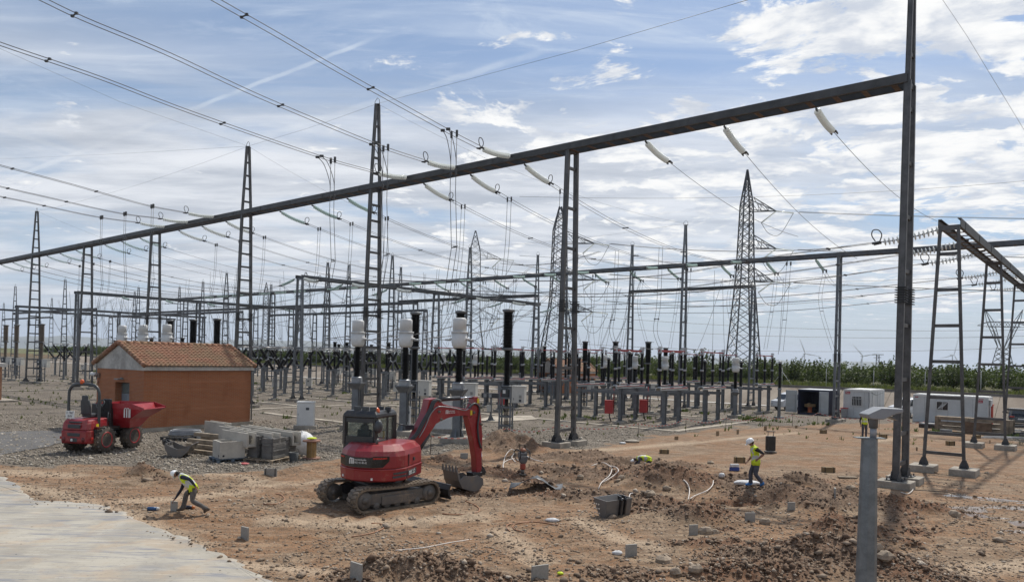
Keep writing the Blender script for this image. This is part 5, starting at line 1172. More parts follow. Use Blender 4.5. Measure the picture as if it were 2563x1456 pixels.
# ================================================================== excavator
def paint(name, c, dirt=(.30, .22, .15), amt=.45, rough=.32):
    m, T, b = newmat(name); co = T.n('ShaderNodeTexCoord').outputs['Object']
    n1 = T.noise(co, 2.2, 6, .65); n2 = T.noise(co, 16., 5, .65); z = T.n('ShaderNodeSeparateXYZ'); T.put(z.inputs[0], co)
    d = T.m('MULTIPLY', T.ss(T.m('ADD', T.m('MULTIPLY', n1, .6), T.m('MULTIPLY', n2, .4)), .50, .68), amt)
    T.put(b.inputs['Base Color'], T.mix(d, T.mix(T.ss(n1, .3, .7), tuple(x * .82 for x in c), c), dirt)); T.put(b.inputs['Roughness'], T.m('ADD', rough, T.m('MULTIPLY', d, .8)))
    b.inputs['Coat Weight'].default_value = .25; b.inputs['Coat Roughness'].default_value = .2; return m
red = paint('red_machine_paint', (.27, .009, .014), amt=.40, rough=.36); blackp = paint('black_machine_paint', (.013, .013, .015), amt=.14, rough=.42); rubber = paint('dusty_rubber', (.06, .048, .038), (.30, .225, .155), .85, .8); treadm = paint('muddy_track_rubber', (.155, .118, .082), (.36, .275, .19), .9, .85)
mudst = paint('muddy_steel', (.10, .09, .08), (.28, .205, .14), .9, .65); chrome = mat('chrome_rod', (.62, .63, .64), .18, .9, var=.1); bucketm = paint('worn_bucket_steel', (.13, .122, .115), (.22, .165, .115), .8, .5)
glassm, T, b = newmat('tinted_cab_glass'); b.inputs['Base Color'].default_value = (.50, .58, .55, 1); b.inputs['Roughness'].default_value = .03; b.inputs['Transmission Weight'].default_value = .92; b.inputs['IOR'].default_value = 1.05
T.put(b.inputs['Alpha'], .55)
orange = mat('beacon_orange', (.60, .10, .02), .25, var=.1); white_l = mat('white_lettering', (.72, .72, .70), .5, var=.05); yellow_l = mat('yellow_decal', (.66, .48, .02), .5, var=.1); redlens = mat('red_reflector', (.42, .02, .01), .3)
def logo(parent_t, part, M, s, lines=True):
    """the white m mark with two lines of lettering, in the local x,z plane of M"""
    b_ = MB(M)
    for k in range(3): b_.box((s * (.12 + .30 * k), 0, s * .38), (s * .15, .008, s * .76))
    for k in range(2): b_.tube([(s * (.12 + .30 * k + .15 + .15 * math.cos(a_)), 0, s * (.76 + .16 * math.sin(a_))) for a_ in [math.pi * j / 6 for j in range(7)]], s * .07, 4)
    b_.box((s * .86, 0, s * .5), (s * .06, .008, s * 1.0))
    sub(b_, 'logo_mark', white_l, part, parent_t)
    if lines:
        for bd, z, sz in (('munteralquiler', .72, .40), ('902 42 40 42', .22, .46)):
            o = text(bd, s * sz, white_l, parent_t, M @ Vector((s * .98, 0, s * z)), (M @ Matrix.Rotation(R(90), 4, 'X')).to_euler(), sx=.92); o.parent = part
def track(t, L, Rr, wd, y, gm):
    """rubber track running along local x, centred on y"""
    nl = 54; per = 2 * L + 2 * math.pi * Rr
    def path(d):
        d %= per
        if d < L: return Vector((-L / 2 + d, y, 0)), Vector((1, 0, 0)), Vector((0, 0, -1))
        d -= L
        if d < math.pi * Rr: a = d / Rr; return Vector((L / 2 + Rr * math.sin(a), y, Rr - Rr * math.cos(a))), Vector((math.cos(a), 0, math.sin(a))), Vector((math.sin(a), 0, -math.cos(a)))
        d -= math.pi * Rr
        if d < L: return Vector((L / 2 - d, y, 2 * Rr - .03 * math.sin(math.pi * d / L))), Vector((-1, 0, 0)), Vector((0, 0, 1))
        d -= L; a = d / Rr; return Vector((-L / 2 - Rr * math.sin(a), y, Rr + Rr * math.cos(a))), Vector((-math.cos(a), 0, -math.sin(a))), Vector((-math.sin(a), 0, math.cos(a)))
    b_ = MB(); N = 96; ring = []
    for k in range(N):
        p, tg, n = path(per * k / N); ring.append([p + Vector((0, -wd / 2, 0)), p + Vector((0, wd / 2, 0)), p + Vector((0, wd / 2, 0)) - n * .055, p + Vector((0, -wd / 2, 0)) - n * .055])
    b_.loft(ring + [ring[0]], caps=False)
    for k in range(nl):
        p, tg, n = path(per * k / nl)
        for sg in (-1, 1):
            M = Matrix((tg, Vector((0, 1, 0)), n)).transposed(); c_ = p + Vector((0, sg * wd * .24, 0)) + n * .012 + tg * (.05 * sg)
            b_.box(c_, (.085, wd * .47, .04), M=(M @ Matrix.Rotation(sg * .22, 3, 'Z')))
    b_.build('track_belt', gm, t, fixn=True)
    f = MB(); f.box((0, y, Rr), (L * .86, wd * .55, Rr * .95)); f.box((.0, y, Rr * .8), (L * .5, wd * .72, Rr * .8)); f.build('track_frame', mudst, t, bevel=.03)
    for x, r_ in ((-L / 2, Rr - .08), (L / 2, Rr - .09)):
        q = MB(); Mx = Matrix.Translation((x, y - wd * .36, Rr)) @ Matrix.Rotation(R(-90), 4, 'X'); q.lathe([(r_ * .4, -.02), (r_ * .92, 0), (r_, .06), (r_, wd * .72 - .06), (r_ * .92, wd * .72), (r_ * .4, wd * .72 + .02)], 18, Mx); q.lathe([(r_ * .42, -.05), (r_ * .42, 0)], 12, Mx); q.build('drive_sprocket' if x < 0 else 'idler_wheel', mudst, t)
    for k in range(5):
        q = MB(); q.lathe([(.10, -wd * .3), (.12, -wd * .25), (.12, wd * .25), (.10, wd * .3)], 10, Matrix.Translation((-L / 2 + .45 + (L - .9) * k / 4, y, .15)) @ Matrix.Rotation(R(-90), 4, 'X')); q.build('track_roller', mudst, t)
A_, B_ = G(902, 1286), G(1096, 1258)
hd = (B_ - A_).normalized(); th = math.atan2(hd.y, hd.x); side = Vector((-hd.y, hd.x, 0))
TRW, TRG, TRL, TRR = .50, 1.86, 2.42, .36
base = (A_ + B_) / 2 + side * (TRW / 2 + TRG / 2) - hd * .05
EX = Thing('excavator', 'red tracked excavator with black cab, digging beside the earth heaps', 'excavator', base, th)
track(EX, TRL, TRR, TRW, -TRG / 2, treadm); track(EX, TRL, TRR, TRW, TRG / 2, treadm)
c = MB(); c.box((0, 0, .52), (1.15, TRG - .2, .34)); c.bar((-.6, -.75, .5), (-.9, -.75, .42), .3, .3); c.bar((-.6, .75, .5), (-.9, .75, .42), .3, .3); c.lathe([(.52, .66), (.52, .84)], 20); c.build('undercarriage', blackp, EX, bevel=.03)
bl = MB(); 
for sg in (-1, 1): bl.bar((.5, sg * .45, .45), (1.98, sg * .62, .30), .14, .16)
bl.bar((.45, 0, .5), (1.9, 0, .42), .12, .1); bl.build('blade_arms', blackp, EX, bevel=.02)
bl = MB(); bl.prism([(2.0, .06), (2.06, .06), (1.98, .22), (1.97, .38), (2.04, .55), (1.98, .55), (1.91, .38), (1.92, .22)], -1.2, 1.2); bl.build('dozer_blade', blackp, EX)
# ---- upper structure
uh = R(75) - th                                         # slewed to the left of the tracks
U = Matrix.Rotation(uh, 4, 'Z')
def plan(z, k=1., rear=1.28, hw=1.10, fr=.95, cut=.38):
    P = [(fr, -hw * .98), (fr, hw * .98), (.2, hw), (-.45, hw), (-.86, hw * .86), (-1.12, hw * .58), (-rear, hw * .25), (-rear, -hw * .25), (-1.12, -hw * .58), (-.86, -hw * .86), (-.45, -hw), (.2, -hw)]
    return [U @ Vector((x * k if x < 0 else x, y * k, z)) for x, y in P]
ZS = 1.14                                               # vertical stretch so the height over ground matches
u_ = MB(); u_.loft([plan(.86, .93), plan(.90, .99), plan(1.20, 1.0), plan(1.24, 1.015), plan(1.27, 1.0)]); u_.build('counterweight_skirt', red, EX, bevel=.02)
u_ = MB(); u_.loft([plan(1.275, .995), plan(1.64, .985), plan(1.80, .945), plan(1.96, .80), plan(1.99, .74)]); body = u_.build('engine_hood', red, EX, bevel=.05)
def rearpt(a, z, off=.012):                              # a in metres along the rear outline from the middle; + is the right-hand (camera-right) side
    P = [(-1.28, .0), (-1.28, -.275), (-1.12, -.638), (-.86, -.946), (-.45, -1.10), (.2, -1.10), (.95, -1.08)]
    sgn = 1 if a >= 0 else -1; a = abs(a); i = 0
    while i < len(P) - 2 and a > math.dist(P[i], P[i + 1]): a -= math.dist(P[i], P[i + 1]); i += 1
    q0, q1 = P[i], P[i + 1]; L = math.dist(q0, q1); x = q0[0] + (q1[0] - q0[0]) * a / L; y = q0[1] + (q1[1] - q0[1]) * a / L
    nx, ny = (q1[1] - q0[1]) / L, -(q1[0] - q0[0]) / L
    if nx * x + ny * y < 0: nx, ny = -nx, -ny
    return U @ Vector((x + nx * off, (y + ny * off) * sgn, z))
def strip_on(name, pts, m, thick=.03, part=None):
    """panel on the rear surface: list of (a, z_low, z_high)"""
    b_ = MB(); k = len(pts); v = []
    for a, z0, z1 in pts: v += [rearpt(a, z0, thick), rearpt(a, z1, thick), rearpt(a, z0, -.05), rearpt(a, z1, -.05)]
    f = []
    for i in range(k - 1):
        o = i * 4; f += [(o, o + 4, o + 5, o + 1), (o + 1, o + 5, o + 7, o + 3), (o + 2, o + 6, o + 4, o)]
    f += [(0, 1, 3, 2), ((k - 1) * 4, (k - 1) * 4 + 2, (k - 1) * 4 + 3, (k - 1) * 4 + 1)]
    b_.add(v, f); return sub(b_, name, m, part, EX) if part else b_.build(name, m, EX)
tail = strip_on('tail_panel', [(-1.02, 1.36, 1.66), (-.665, 1.32, 1.65), (-.275, 1.31, 1.62), (.275, 1.31, 1.62), (.38, 1.31, 1.66), (.665, 1.33, 1.66), (.86, 1.52, 1.66)], mat('gloss_black_panel', (.012, .012, .013), .18, var=.2), .022)
strip_on('reflector', [(.36, 1.575, 1.625), (.665, 1.58, 1.628), (.78, 1.59, 1.632)], redlens, .035, tail); strip_on('reflector', [(-.98, 1.575, 1.62), (-.72, 1.57, 1.612)], redlens, .035, tail)
strip_on('side_vent', [(.98, .98, 1.04), (1.18, .98, 1.04), (1.55, .99, 1.05)], darkbox, .02); strip_on('side_vent', [(1.0, 1.09, 1.15), (1.18, 1.09, 1.15), (1.55, 1.10, 1.16)], darkbox, .02)
strip_on('access_door_seam', [(1.74, 1.29, 1.66), (1.765, 1.29, 1.66)], darkbox, .012); strip_on('access_door_seam', [(1.62, .92, 1.24), (1.64, .92, 1.24)], darkbox, .012)
mp = strip_on('model_panel', [(1.70, .98, 1.14), (2.36, 1.0, 1.16)], darkbox, .02)
pa, pb = rearpt(1.72, 1.06, .03), rearpt(2.3, 1.08, .03); Mm = frame(pa, pb - pa); o = text('E85 2.2', .17, white_l, EX, pa, (Mm @ Matrix.Rotation(R(90), 4, 'X')).to_euler()); o.parent = mp
q = strip_on('lock_plate', [(2.12, 1.42, 1.52), (2.22, 1.42, 1.52)], darkbox, .02); strip_on('white_sticker', [(.3, .93, 1.0), (.36, .93, 1.0)], white_l, .03); strip_on('white_sticker', [(-.86, .96, 1.03), (-.80, .96, 1.03)], white_l, .03)
pa, pb = rearpt(-.272, 1.42, .034), rearpt(.27, 1.42, .034); logo(EX, tail, frame(pa - (pb - pa) * .28, pb - pa), .185)
hu = MB(); hu.tube([rearpt(.25, 1.95, -.5), rearpt(.25, 2.10, -.5), rearpt(.25, 2.14, -.56)], .045, 8); hu.build('exhaust', mudst, EX)
# ---- cab (left side of the machine, seen from behind)
def UL(x, y, z): return U @ Vector((x, y, z))
CX0, CX1, CY0, CY1, CZ0, CZ1 = -.50, 1.05, -.08, 1.08, 1.20, 2.98
def cabring(z, i=0., rf=0.): return [UL(CX0 + i + rf, CY0 + i, z), UL(CX1 - i - rf * 2, CY0 + i, z), UL(CX1 - i - rf * 2, CY1 - i, z), UL(CX0 + i + rf, CY1 - i, z)]
cb = MB(); cb.loft([cabring(CZ0, .02), cabring(1.95, 0)]); cab = cb.build('cab', blackp, EX, bevel=.03)
rf = MB(); rf.loft([cabring(2.74, .03), cabring(2.78, -.02), cabring(2.88, 0.), cabring(CZ1, .08)]); sub(rf, 'cab_roof', blackp, cab, EX, bevel=.02)
pi = MB()
for (x, y) in ((CX0 + .05, CY0 + .05), (CX0 + .05, CY1 - .05), (CX1 - .07, CY0 + .05), (CX1 - .07, CY1 - .05)): pi.bar(UL(x, y, 1.9), UL(x, y, 2.78), .13, .12)
pi.bar(UL(.42, CY0 + .04, 1.9), UL(.42, CY0 + .04, 2.78), .06, .05)
pi.box(UL(CX0 + .06, (CY0 + CY1) / 2, 2.06), (.12, .95, .22), M=U.to_3x3()); pi.box(UL(CX0 + .06, (CY0 + CY1) / 2, 2.68), (.12, .95, .14), M=U.to_3x3())
PP = [UL(CX0 + .05, CY0 + .05, 1.97), UL(CX1 - .07, CY0 + .05, 1.97), UL(CX1 - .07, CY1 - .05, 1.97), UL(CX0 + .05, CY1 - .05, 1.97)]
for k in range(4): pi.bar(PP[k], PP[(k + 1) % 4], .08, .08)
sub(pi, 'cab_pillars', blackp, cab, EX)
for nm, c_, s_ in (('rear_window', (CX0 + .03, (CY0 + CY1) / 2, 2.38), (.012, .86, .52)), ('side_window', ((CX0 + .42) / 2, CY0 + .03, 2.34), (.74, .012, .82)), ('door_window', ((CX1 + .42) / 2 - .02, CY0 + .035, 2.30), (.60, .012, .90)), ('far_window', ((CX0 + CX1) / 2, CY1 - .03, 2.34), (1.4, .012, .82)), ('windscreen', (CX1 - .06, (CY0 + CY1) / 2, 2.30), (.012, .86, .9))):
    g = MB(); g.box(UL(*c_), s_, M=U.to_3x3()); sub(g, nm, glassm, cab, EX)
st_ = MB(); st_.box(UL(.15, .5, 1.72), (.5, .5, .14), M=U.to_3x3()); st_.box(UL(-.12, .5, 2.05), (.14, .5, .62), M=U.to_3x3()); st_.box(UL(-.12, .5, 2.42), (.1, .28, .18), M=U.to_3x3()); sub(st_, 'seat', darkbox, cab, EX, bevel=.04)
ye = MB(); ye.box(UL(.33, CY0 + .12, 2.16), (.05, .03, .28), M=U.to_3x3()); sub(ye, 'yellow_tag', yellow_l, cab, EX)
lp = MB()
for k in range(3): lp.box(UL(-.30, .12 + .28 * k, 3.02), (.12, .20, .18), M=U.to_3x3())
for k in range(2): lp.box(UL(.5, -.02 + .25 * k, 3.0), (.10, .18, .16), M=U.to_3x3())
sub(lp, 'work_lamps', darkbox, cab, EX); be = MB(); be.lathe([(.10, 2.90), (.10, 2.98), (.09, 3.04), (.04, 3.10)], 12, Matrix.Translation(UL(-.22, .05, 0))); sub(be, 'beacon', orange, cab, EX)
mi = MB(); pm2 = UL(CX0 + .02, CY0 - .12, 2.52); mi.tube([UL(CX0 + .12, CY0, 2.68), UL(CX0 + .05, CY0 - .10, 2.66), pm2 + Z * .1], .022, 6); mi.ell(pm2 - U @ Vector((.05, -.02, .0)), (.13, .13, .21), 12, 8); sub(mi, 'mirror', darkbox, cab, EX)
mi = MB(); mi.tube([UL(CX1, CY0 + .05, 2.5), UL(CX1 + .25, CY0 - .3, 2.4)], .02, 6); mi.box(UL(CX1 + .28, CY0 - .38, 2.35), (.06, .30, .16), M=U.to_3x3()); sub(mi, 'mirror', darkbox, cab, EX)
# ---- digging arm: outlines traced in the vertical plane of the boom
Pb = EX.Mw @ UL(.95, -.45, 1.2); Pk = G(1178, 1222); dB = Vector((Pk.x - Pb.x, Pk.y - Pb.y, 0)).normalized(); nB_ = dB.cross(Z)
MBm = EX.Mw.inverted() @ frame(Vector((Pb.x, Pb.y, 0)), dB)
def bp(x, y):                                            # photo crop coordinates of the arm -> (along, height)
    u, v = 750.9 + x * .25788, 938.7 + y * .25788; p = PL(u, v, Pb, nB_) - Vector((Pb.x, Pb.y, 0)); return (p.dot(dB), p.z)
def arm(name, out, hw, m, part=None, bev=.02):
    b_ = MB(MBm); b_.prism([bp(*q) for q in out], -hw, hw)
    return b_.build(name, m, EX, bevel=bev) if part is None else sub(b_, name, m, part, EX, bevel=bev)
boom = arm('boom', [(1040, 690), (1075, 620), (1130, 500), (1190, 370), (1210, 300), (1222, 232), (1290, 218), (1330, 240), (1362, 275), (1440, 298), (1560, 318), (1640, 330), (1690, 345), (1690, 385), (1630, 408), (1590, 388), (1480, 392), (1410, 410), (1340, 440), (1290, 470), (1230, 560), (1160, 650), (1120, 710), (1060, 730)], .17, red)
stick = arm('stick', [(1668, 205), (1700, 205), (1718, 280), (1728, 360), (1738, 470), (1746, 600), (1738, 760), (1738, 900), (1722, 950), (1690, 950), (1682, 800), (1660, 640), (1622, 480), (1602, 400), (1632, 330), (1658, 270)], .15, red)
cy = MB(MBm); a0, a1_, a2__ = bp(1345, 235), bp(1548, 222), bp(1680, 213); cy.tube([(a0[0], 0, a0[1]), (a1_[0], 0, a1_[1])], .075, 12); sub(cy, 'stick_cylinder', blackp, boom, EX)
cy = MB(MBm); cy.tube([(a1_[0], 0, a1_[1]), (a2__[0], 0, a2__[1])], .04, 10); sub(cy, 'piston_rod', chrome, boom, EX)
cy = MB(MBm); a0, a1_, a2__ = bp(1135, 745), bp(1243, 570), bp(1318, 445); cy.tube([(a0[0], -.02, a0[1]), (a1_[0], -.02, a1_[1])], .085, 12); sub(cy, 'boom_cylinder', blackp, boom, EX); cy = MB(MBm); cy.tube([(a1_[0], -.02, a1_[1]), (a2__[0], -.02, a2__[1])], .045, 10); sub(cy, 'piston_rod', chrome, boom, EX)
cy = MB(MBm); a0, a1_, a2__ = bp(1728, 590), bp(1735, 730), bp(1745, 870); cy.tube([(a0[0] + .1, 0, a0[1]), (a1_[0] + .1, 0, a1_[1])], .065, 10); sub(cy, 'bucket_cylinder', blackp, stick, EX); cy = MB(MBm); cy.tube([(a1_[0] + .1, 0, a1_[1]), (a2__[0] + .1, 0, a2__[1])], .035, 10); sub(cy, 'piston_rod', chrome, stick, EX)
pn = MB(MBm)
for q in ((1655, 358), (1338, 425), (1318, 350), (1325, 245), (1730, 470)):
    a0 = bp(*q); pn.tube([(a0[0], -.21, a0[1]), (a0[0], .21, a0[1])], .05, 12)
sub(pn, 'pivot_pins', mudst, boom, EX)
hs = MB(MBm)
for k in range(4):
    o_ = -.20 - .012 * (k % 2); hs.tube(spline([(bp(x + 9 * k, y + 2 * k)[0], o_, bp(x + 9 * k, y + 2 * k)[1]) for x, y in ((985, 672), (1020, 625), (1085, 560), (1150, 440), (1215, 330), (1245, 255), (1290, 225))], 5), .024, 6)
hs.build('hydraulic_hoses', darkbox, EX)
hs = MB(MBm); hs.tube(spline([(bp(x, y)[0], -.19, bp(x, y)[1]) for x, y in ((1120, 600), (1180, 500), (1230, 380), (1290, 310), (1350, 300), (1450, 312), (1560, 335), (1600, 320), (1640, 280))], 5), .018, 6); hs.build('steel_pipe', flange, EX)
hs = MB(MBm); hs.tube(spline([(bp(x, y)[0], -.20, bp(x, y)[1]) for x, y in ((1600, 315), (1650, 272), (1690, 285), (1708, 330), (1700, 400), (1690, 500), (1700, 620), (1722, 700))], 5), .035, 7); hs.tube(spline([(bp(x, y)[0], -.16, bp(x, y)[1]) for x, y in ((1530, 310), (1570, 275), (1610, 265), (1640, 290))], 5), .022, 6); hs.build('stick_hose', darkbox, EX)
a0, a1_ = bp(1382, 370), bp(1480, 368); P0 = MBm @ Vector((a0[0], -.172, a0[1])); P1 = MBm @ Vector((a1_[0], -.172, a1_[1])); logo(EX, boom, frame(P0, P1 - P0), .135)
for q in ((1630, 360), (1700, 245)):
    a0 = bp(*q); dd = MB(MBm); dd.box((a0[0], -.18 if q[0] < 1650 else -.16, a0[1]), (.09, .02, .17)); sub(dd, 'warning_decal', yellow_l, boom, EX)
a0 = bp(1268, 265); dd = MB(MBm); dd.box((a0[0], -.178, a0[1]), (.05, .02, .10)); sub(dd, 'white_sticker', white_l, boom, EX)
# bucket: curled shell between two side plates, teeth along the lip
bo = [(1700, 985), (1705, 1040), (1670, 1090), (1625, 1112), (1560, 1100), (1500, 1078), (1470, 1010), (1455, 930)]
bi = [(1680, 990), (1683, 1035), (1655, 1072), (1622, 1090), (1568, 1080), (1516, 1060), (1490, 1005), (1472, 935)]
bk = MB(MBm); o_ = [bp(*q) for q in bo]; i_ = [bp(*q) for q in bi]; bk.prism(o_ + i_[::-1], -.40, .40)
for y in (-.42, .40): bk.prism([bp(*q) for q in ((1700, 985), (1705, 1040), (1670, 1090), (1625, 1112), (1560, 1100), (1500, 1078), (1470, 1010), (1520, 960), (1600, 965), (1650, 955))], y, y + .025)
bkt = bk.build('bucket', bucketm, EX)
for k in range(5):
    tt = MB(MBm); a0 = bp(1455, 930); a1_ = bp(1448, 868); y = -.36 + .18 * k; tt.loft([[Vector((a0[0] + dx_, y + dy_, a0[1])) for dx_, dy_ in ((-.035, -.05), (.035, -.05), (.035, .05), (-.035, .05))], [Vector((a1_[0] + dx_, y + dy_, a1_[1])) for dx_, dy_ in ((-.01, -.025), (.01, -.025), (.01, .025), (-.01, .025))]]); sub(tt, 'tooth', bucketm, bkt, EX)
lk = MB(MBm); lk.prism([bp(*q) for q in ((1715, 868), (1745, 862), (1775, 895), (1790, 930), (1775, 968), (1750, 955), (1740, 910))], -.10, .10); lk.prism([bp(*q) for q in ((1640, 940), (1740, 930), (1745, 975), (1650, 985))], -.17, .17); lk.build('quick_hitch', blackp, EX, bevel=.02)

# ================================================================== wheeled dumper
rr, fr_, rl = G(258, 1132), G(328, 1120), G(164, 1131)
fw_ = (fr_ - rr).normalized(); hd2 = math.atan2(fw_.y, fw_.x); sdv = Vector((-fw_.y, fw_.x, 0))
DU = Thing('dumper', 'red wheeled dumper with roll bar and tipping skip, parked before the brick hut', 'dumper', rr + sdv * .72, hd2)
DU.o.scale = (1, 1, 1.2); DU.Mw = DU.Mw @ Matrix.Diagonal((1, 1, 1.2, 1))
WR, WB, TK = .60, (fr_ - rr).length, 1.44
def wheel(x, y):
    sg = 1 if y > 0 else -1; M = Matrix.Diagonal((1, 1, 1 / 1.2, 1)) @ Matrix.Translation((x, y, WR)) @ Matrix.Rotation(R(-90) * sg, 4, 'X') @ Matrix.Scale(1.3, 4); wd = .33
    q = MB(M); q.lathe([(.24, -wd / 2 + .03), (.40, -wd / 2), (.45, -wd * .34), (.455, wd * .34), (.40, wd / 2), (.24, wd / 2 - .03)], 28)
    for k in range(18):
        for s_ in (-1, 1):
            a = 6.28318 * (k + .5 * (s_ > 0)) / 18; Q = Matrix.Rotation(a, 3, 'Z') @ Matrix.Rotation(.55 * s_, 3, 'X'); q.box(Matrix.Rotation(a, 3, 'Z') @ Vector((.452, 0, s_ * wd * .22)), (.06, .055, wd * .52), M=Q)
    o = q.build('wheel', rubber, DU); q = MB(M); q.lathe([(.27, wd * .40), (.285, wd * .46), (.24, wd * .42), (.20, wd * .22), (.12, wd * .2), (.11, wd * .36), (.03, wd * .38)], 20); sub(q, 'rim', paint('red_rim', (.40, .02, .025), amt=.15), o, DU)
for x in (0, WB):
    for y in (-TK / 2, TK / 2): wheel(x, y)
c = MB(); c.box((.15, 0, .62), (1.3, .8, .32)); c.box((WB - .2, 0, .60), (1.3, .6, .34)); c.box((WB * .5, 0, .58), (.6, .3, .3)); c.tube([(0, -TK / 2, WR), (0, TK / 2, WR)], .09, 8); c.tube([(WB, -TK / 2, WR), (WB, TK / 2, WR)], .09, 8); c.box((.55, -.56, .92), (1.1, .36, .06)); c.box((.55, .56, .92), (1.1, .36, .06)); c.build('chassis', blackp, DU, bevel=.02)
o = text('C5A', .17, white_l, DU, (.98, -.36, .66), (R(90), 0, 0)); 
fd = MB(); fd.prism([(-.62, .50), (.20, .88), (.46, .90), (.46, .95), (-.62, .95)], -.74, -.70); fd.prism([(-.62, .50), (.20, .88), (.46, .90), (.46, .95), (-.62, .95)], .70, .74); fd.build('mudguard', blackp, DU)
def rb(x0, x1, hy, z0, z1, i=0.): return [[Vector((x, y, z)) for x, y in ((x0, -hy + .1), (x0 + .12, -hy), (x1, -hy), (x1, hy), (x0 + .12, hy), (x0, hy - .1))] for z in (z0, z1)]
e = MB(); e.loft([[Vector((x, y, z)) for x, y in ((-.98 + k, -.62), (-.82 + k, -.72), (-.35, -.72), (-.35, .72), (-.82 + k, .72), (-.98 + k, .62))] for z, k in ((.40, .06), (.48, .0), (.86, .0), (.90, .02))]); eb = e.build('rear_body', red, DU, bevel=.03)
e = MB(); e.loft([[Vector((x, y * w2, z)) for x, y in ((-.95 + k, -.62), (-.80 + k, -.71), (.35, -.71), (.35, .71), (-.80 + k, .71), (-.95 + k, .62))] for z, k, w2 in ((.91, .0, 1.), (1.14, .05, .98), (1.27, .14, .92), (1.31, .3, .80))]); hd3 = e.build('engine_cover', red, DU, bevel=.03)
for (y, z, wy, hz2, nm, mm_, pr) in ((0, 1.05, .62, .14, 'grille', darkbox, hd3), (0, 1.20, .62, .05, 'grille', darkbox, hd3), (0, .74, .64, .13, 'grille', darkbox, eb), (0.0, .54, .36, .15, 'lamp_recess', darkbox, eb)):
    q = MB(); q.box((-.965 if z < 1.2 else -.90, y, z), (.06, wy, hz2)); sub(q, nm, mm_, pr, DU, bevel=.02)
q = MB(); q.lathe([(.06, 0), (.05, .03)], 12, Matrix.Translation((-.99, .08, .54)) @ Matrix.Rotation(R(-90), 4, 'Y')); sub(q, 'reverse_lamp', white_l, eb, DU)
for y in (-.48, .48):
    q = MB(); q.lathe([(.10, 0), (.09, .02)], 14, Matrix.Translation((-.965, y, .56)) @ Matrix.Rotation(R(-90), 4, 'Y')); sub(q, 'round_recess', mat('dark_red', (.12, .008, .01), .4), eb, DU)
    q = MB(); q.box((-.80, y * 1.62, .60), (.10, .08, .10)); q.build('tail_lamp', redlens, DU, bevel=.015)
    q = MB(); q.box((-.50, y * 1.6, .98), (.14, .22, .09)); q.build('marker_lamp', mat('dark_lens', (.10, .01, .01), .3), DU, bevel=.015)
q = MB(); q.box((-.72, -.52, 1.06), (.3, .02, .03), rz=.1); q.box((-.35, -.70, 1.06), (.22, .02, .12)); sub(q, 'yellow_decal', yellow_l, hd3, DU)
rp = MB(); rp.tube(spline([(-.25, -.66, .9), (-.25, -.66, 2.0), (-.25, -.62, 2.36), (-.25, -.40, 2.55), (-.25, .12, 2.60), (-.25, .64, 2.55), (-.25, .86, 2.36), (-.25, .90, 2.0), (-.25, .90, .9)], 5), .064, 9); rp.build('roll_bar', mat('roll_bar_grey', (.045, .05, .052), .4, var=.2), DU)
rp = MB(); rp.tube([(.1, .66, 1.72), (.02, .48, 1.74), (0, .44, 1.5), (.08, .62, 1.4)], .02, 6); rp.tube([(.42, -.68, .95), (.42, -.70, 1.45), (.30, -.70, 1.52), (.26, -.70, .95)], .022, 6); rp.build('grab_handle', darkbox, DU)
q = MB(); q.lathe([(.07, 0), (.09, .04), (.09, .12), (.04, .17)], 12, TR(-.28, .22, 2.61)); q.build('beacon', orange, DU)
s = MB(); s.box((.12, .10, 1.40), (.46, .48, .14)); s.loft([[Vector((x, .10 + y * w2, z)) for x, y in ((-.16 + k, -.25), (-.04 + k, -.25), (-.04 + k, .25), (-.16 + k, .25))] for z, k, w2 in ((1.42, .0, .95), (1.75, -.05, 1.0), (2.0, -.10, .8))]); s.box((-.21, .10, 2.06), (.10, .30, .22)); s.build('seat', darkbox, DU, bevel=.04)
s = MB(); s.box((.80, 0, 1.35), (.2, 1.0, .9)); s.box((.72, -.32, 1.80), (.14, .38, .42)); s.box((.45, 0, 1.15), (.6, 1.1, .1)); s.build('dashboard', blackp, DU, bevel=.02)
s = MB(); Mw_ = Matrix.Translation((.50, -.12, 1.82)) @ Matrix.Rotation(R(-50), 4, 'Y'); s.tube([Mw_ @ Vector((.19 * math.cos(a), .19 * math.sin(a), 0)) for a in [6.28318 * k / 20 for k in range(20)]], .018, 6, closed=True); s.tube([Mw_ @ Vector((0, 0, 0)), (.72, -.05, 1.5)], .03, 6)
for k in range(3): s.bar(Mw_ @ Vector((0, 0, 0)), Mw_ @ Vector((.18 * math.cos(2.1 * k), .18 * math.sin(2.1 * k), 0)), .03, .015)
s.build('steering_wheel', darkbox, DU)
s = MB(); s.box((-.72, .42, 1.46), (.02, .44, .28)); s.box((-.70, .42, 1.34), (.03, .06, .1)); npl = s.build('number_plate', white_l, DU)
Mt = Matrix(((0, 0, -1), (-1, 0, 0), (0, 1, 0)))
for bd, z in (('E 1967', 1.525), ('BHV', 1.40)): o = text(bd, .125, darkbox, DU, (-.733, .42, z), Mt.to_euler(), align='CENTER'); o.parent = npl
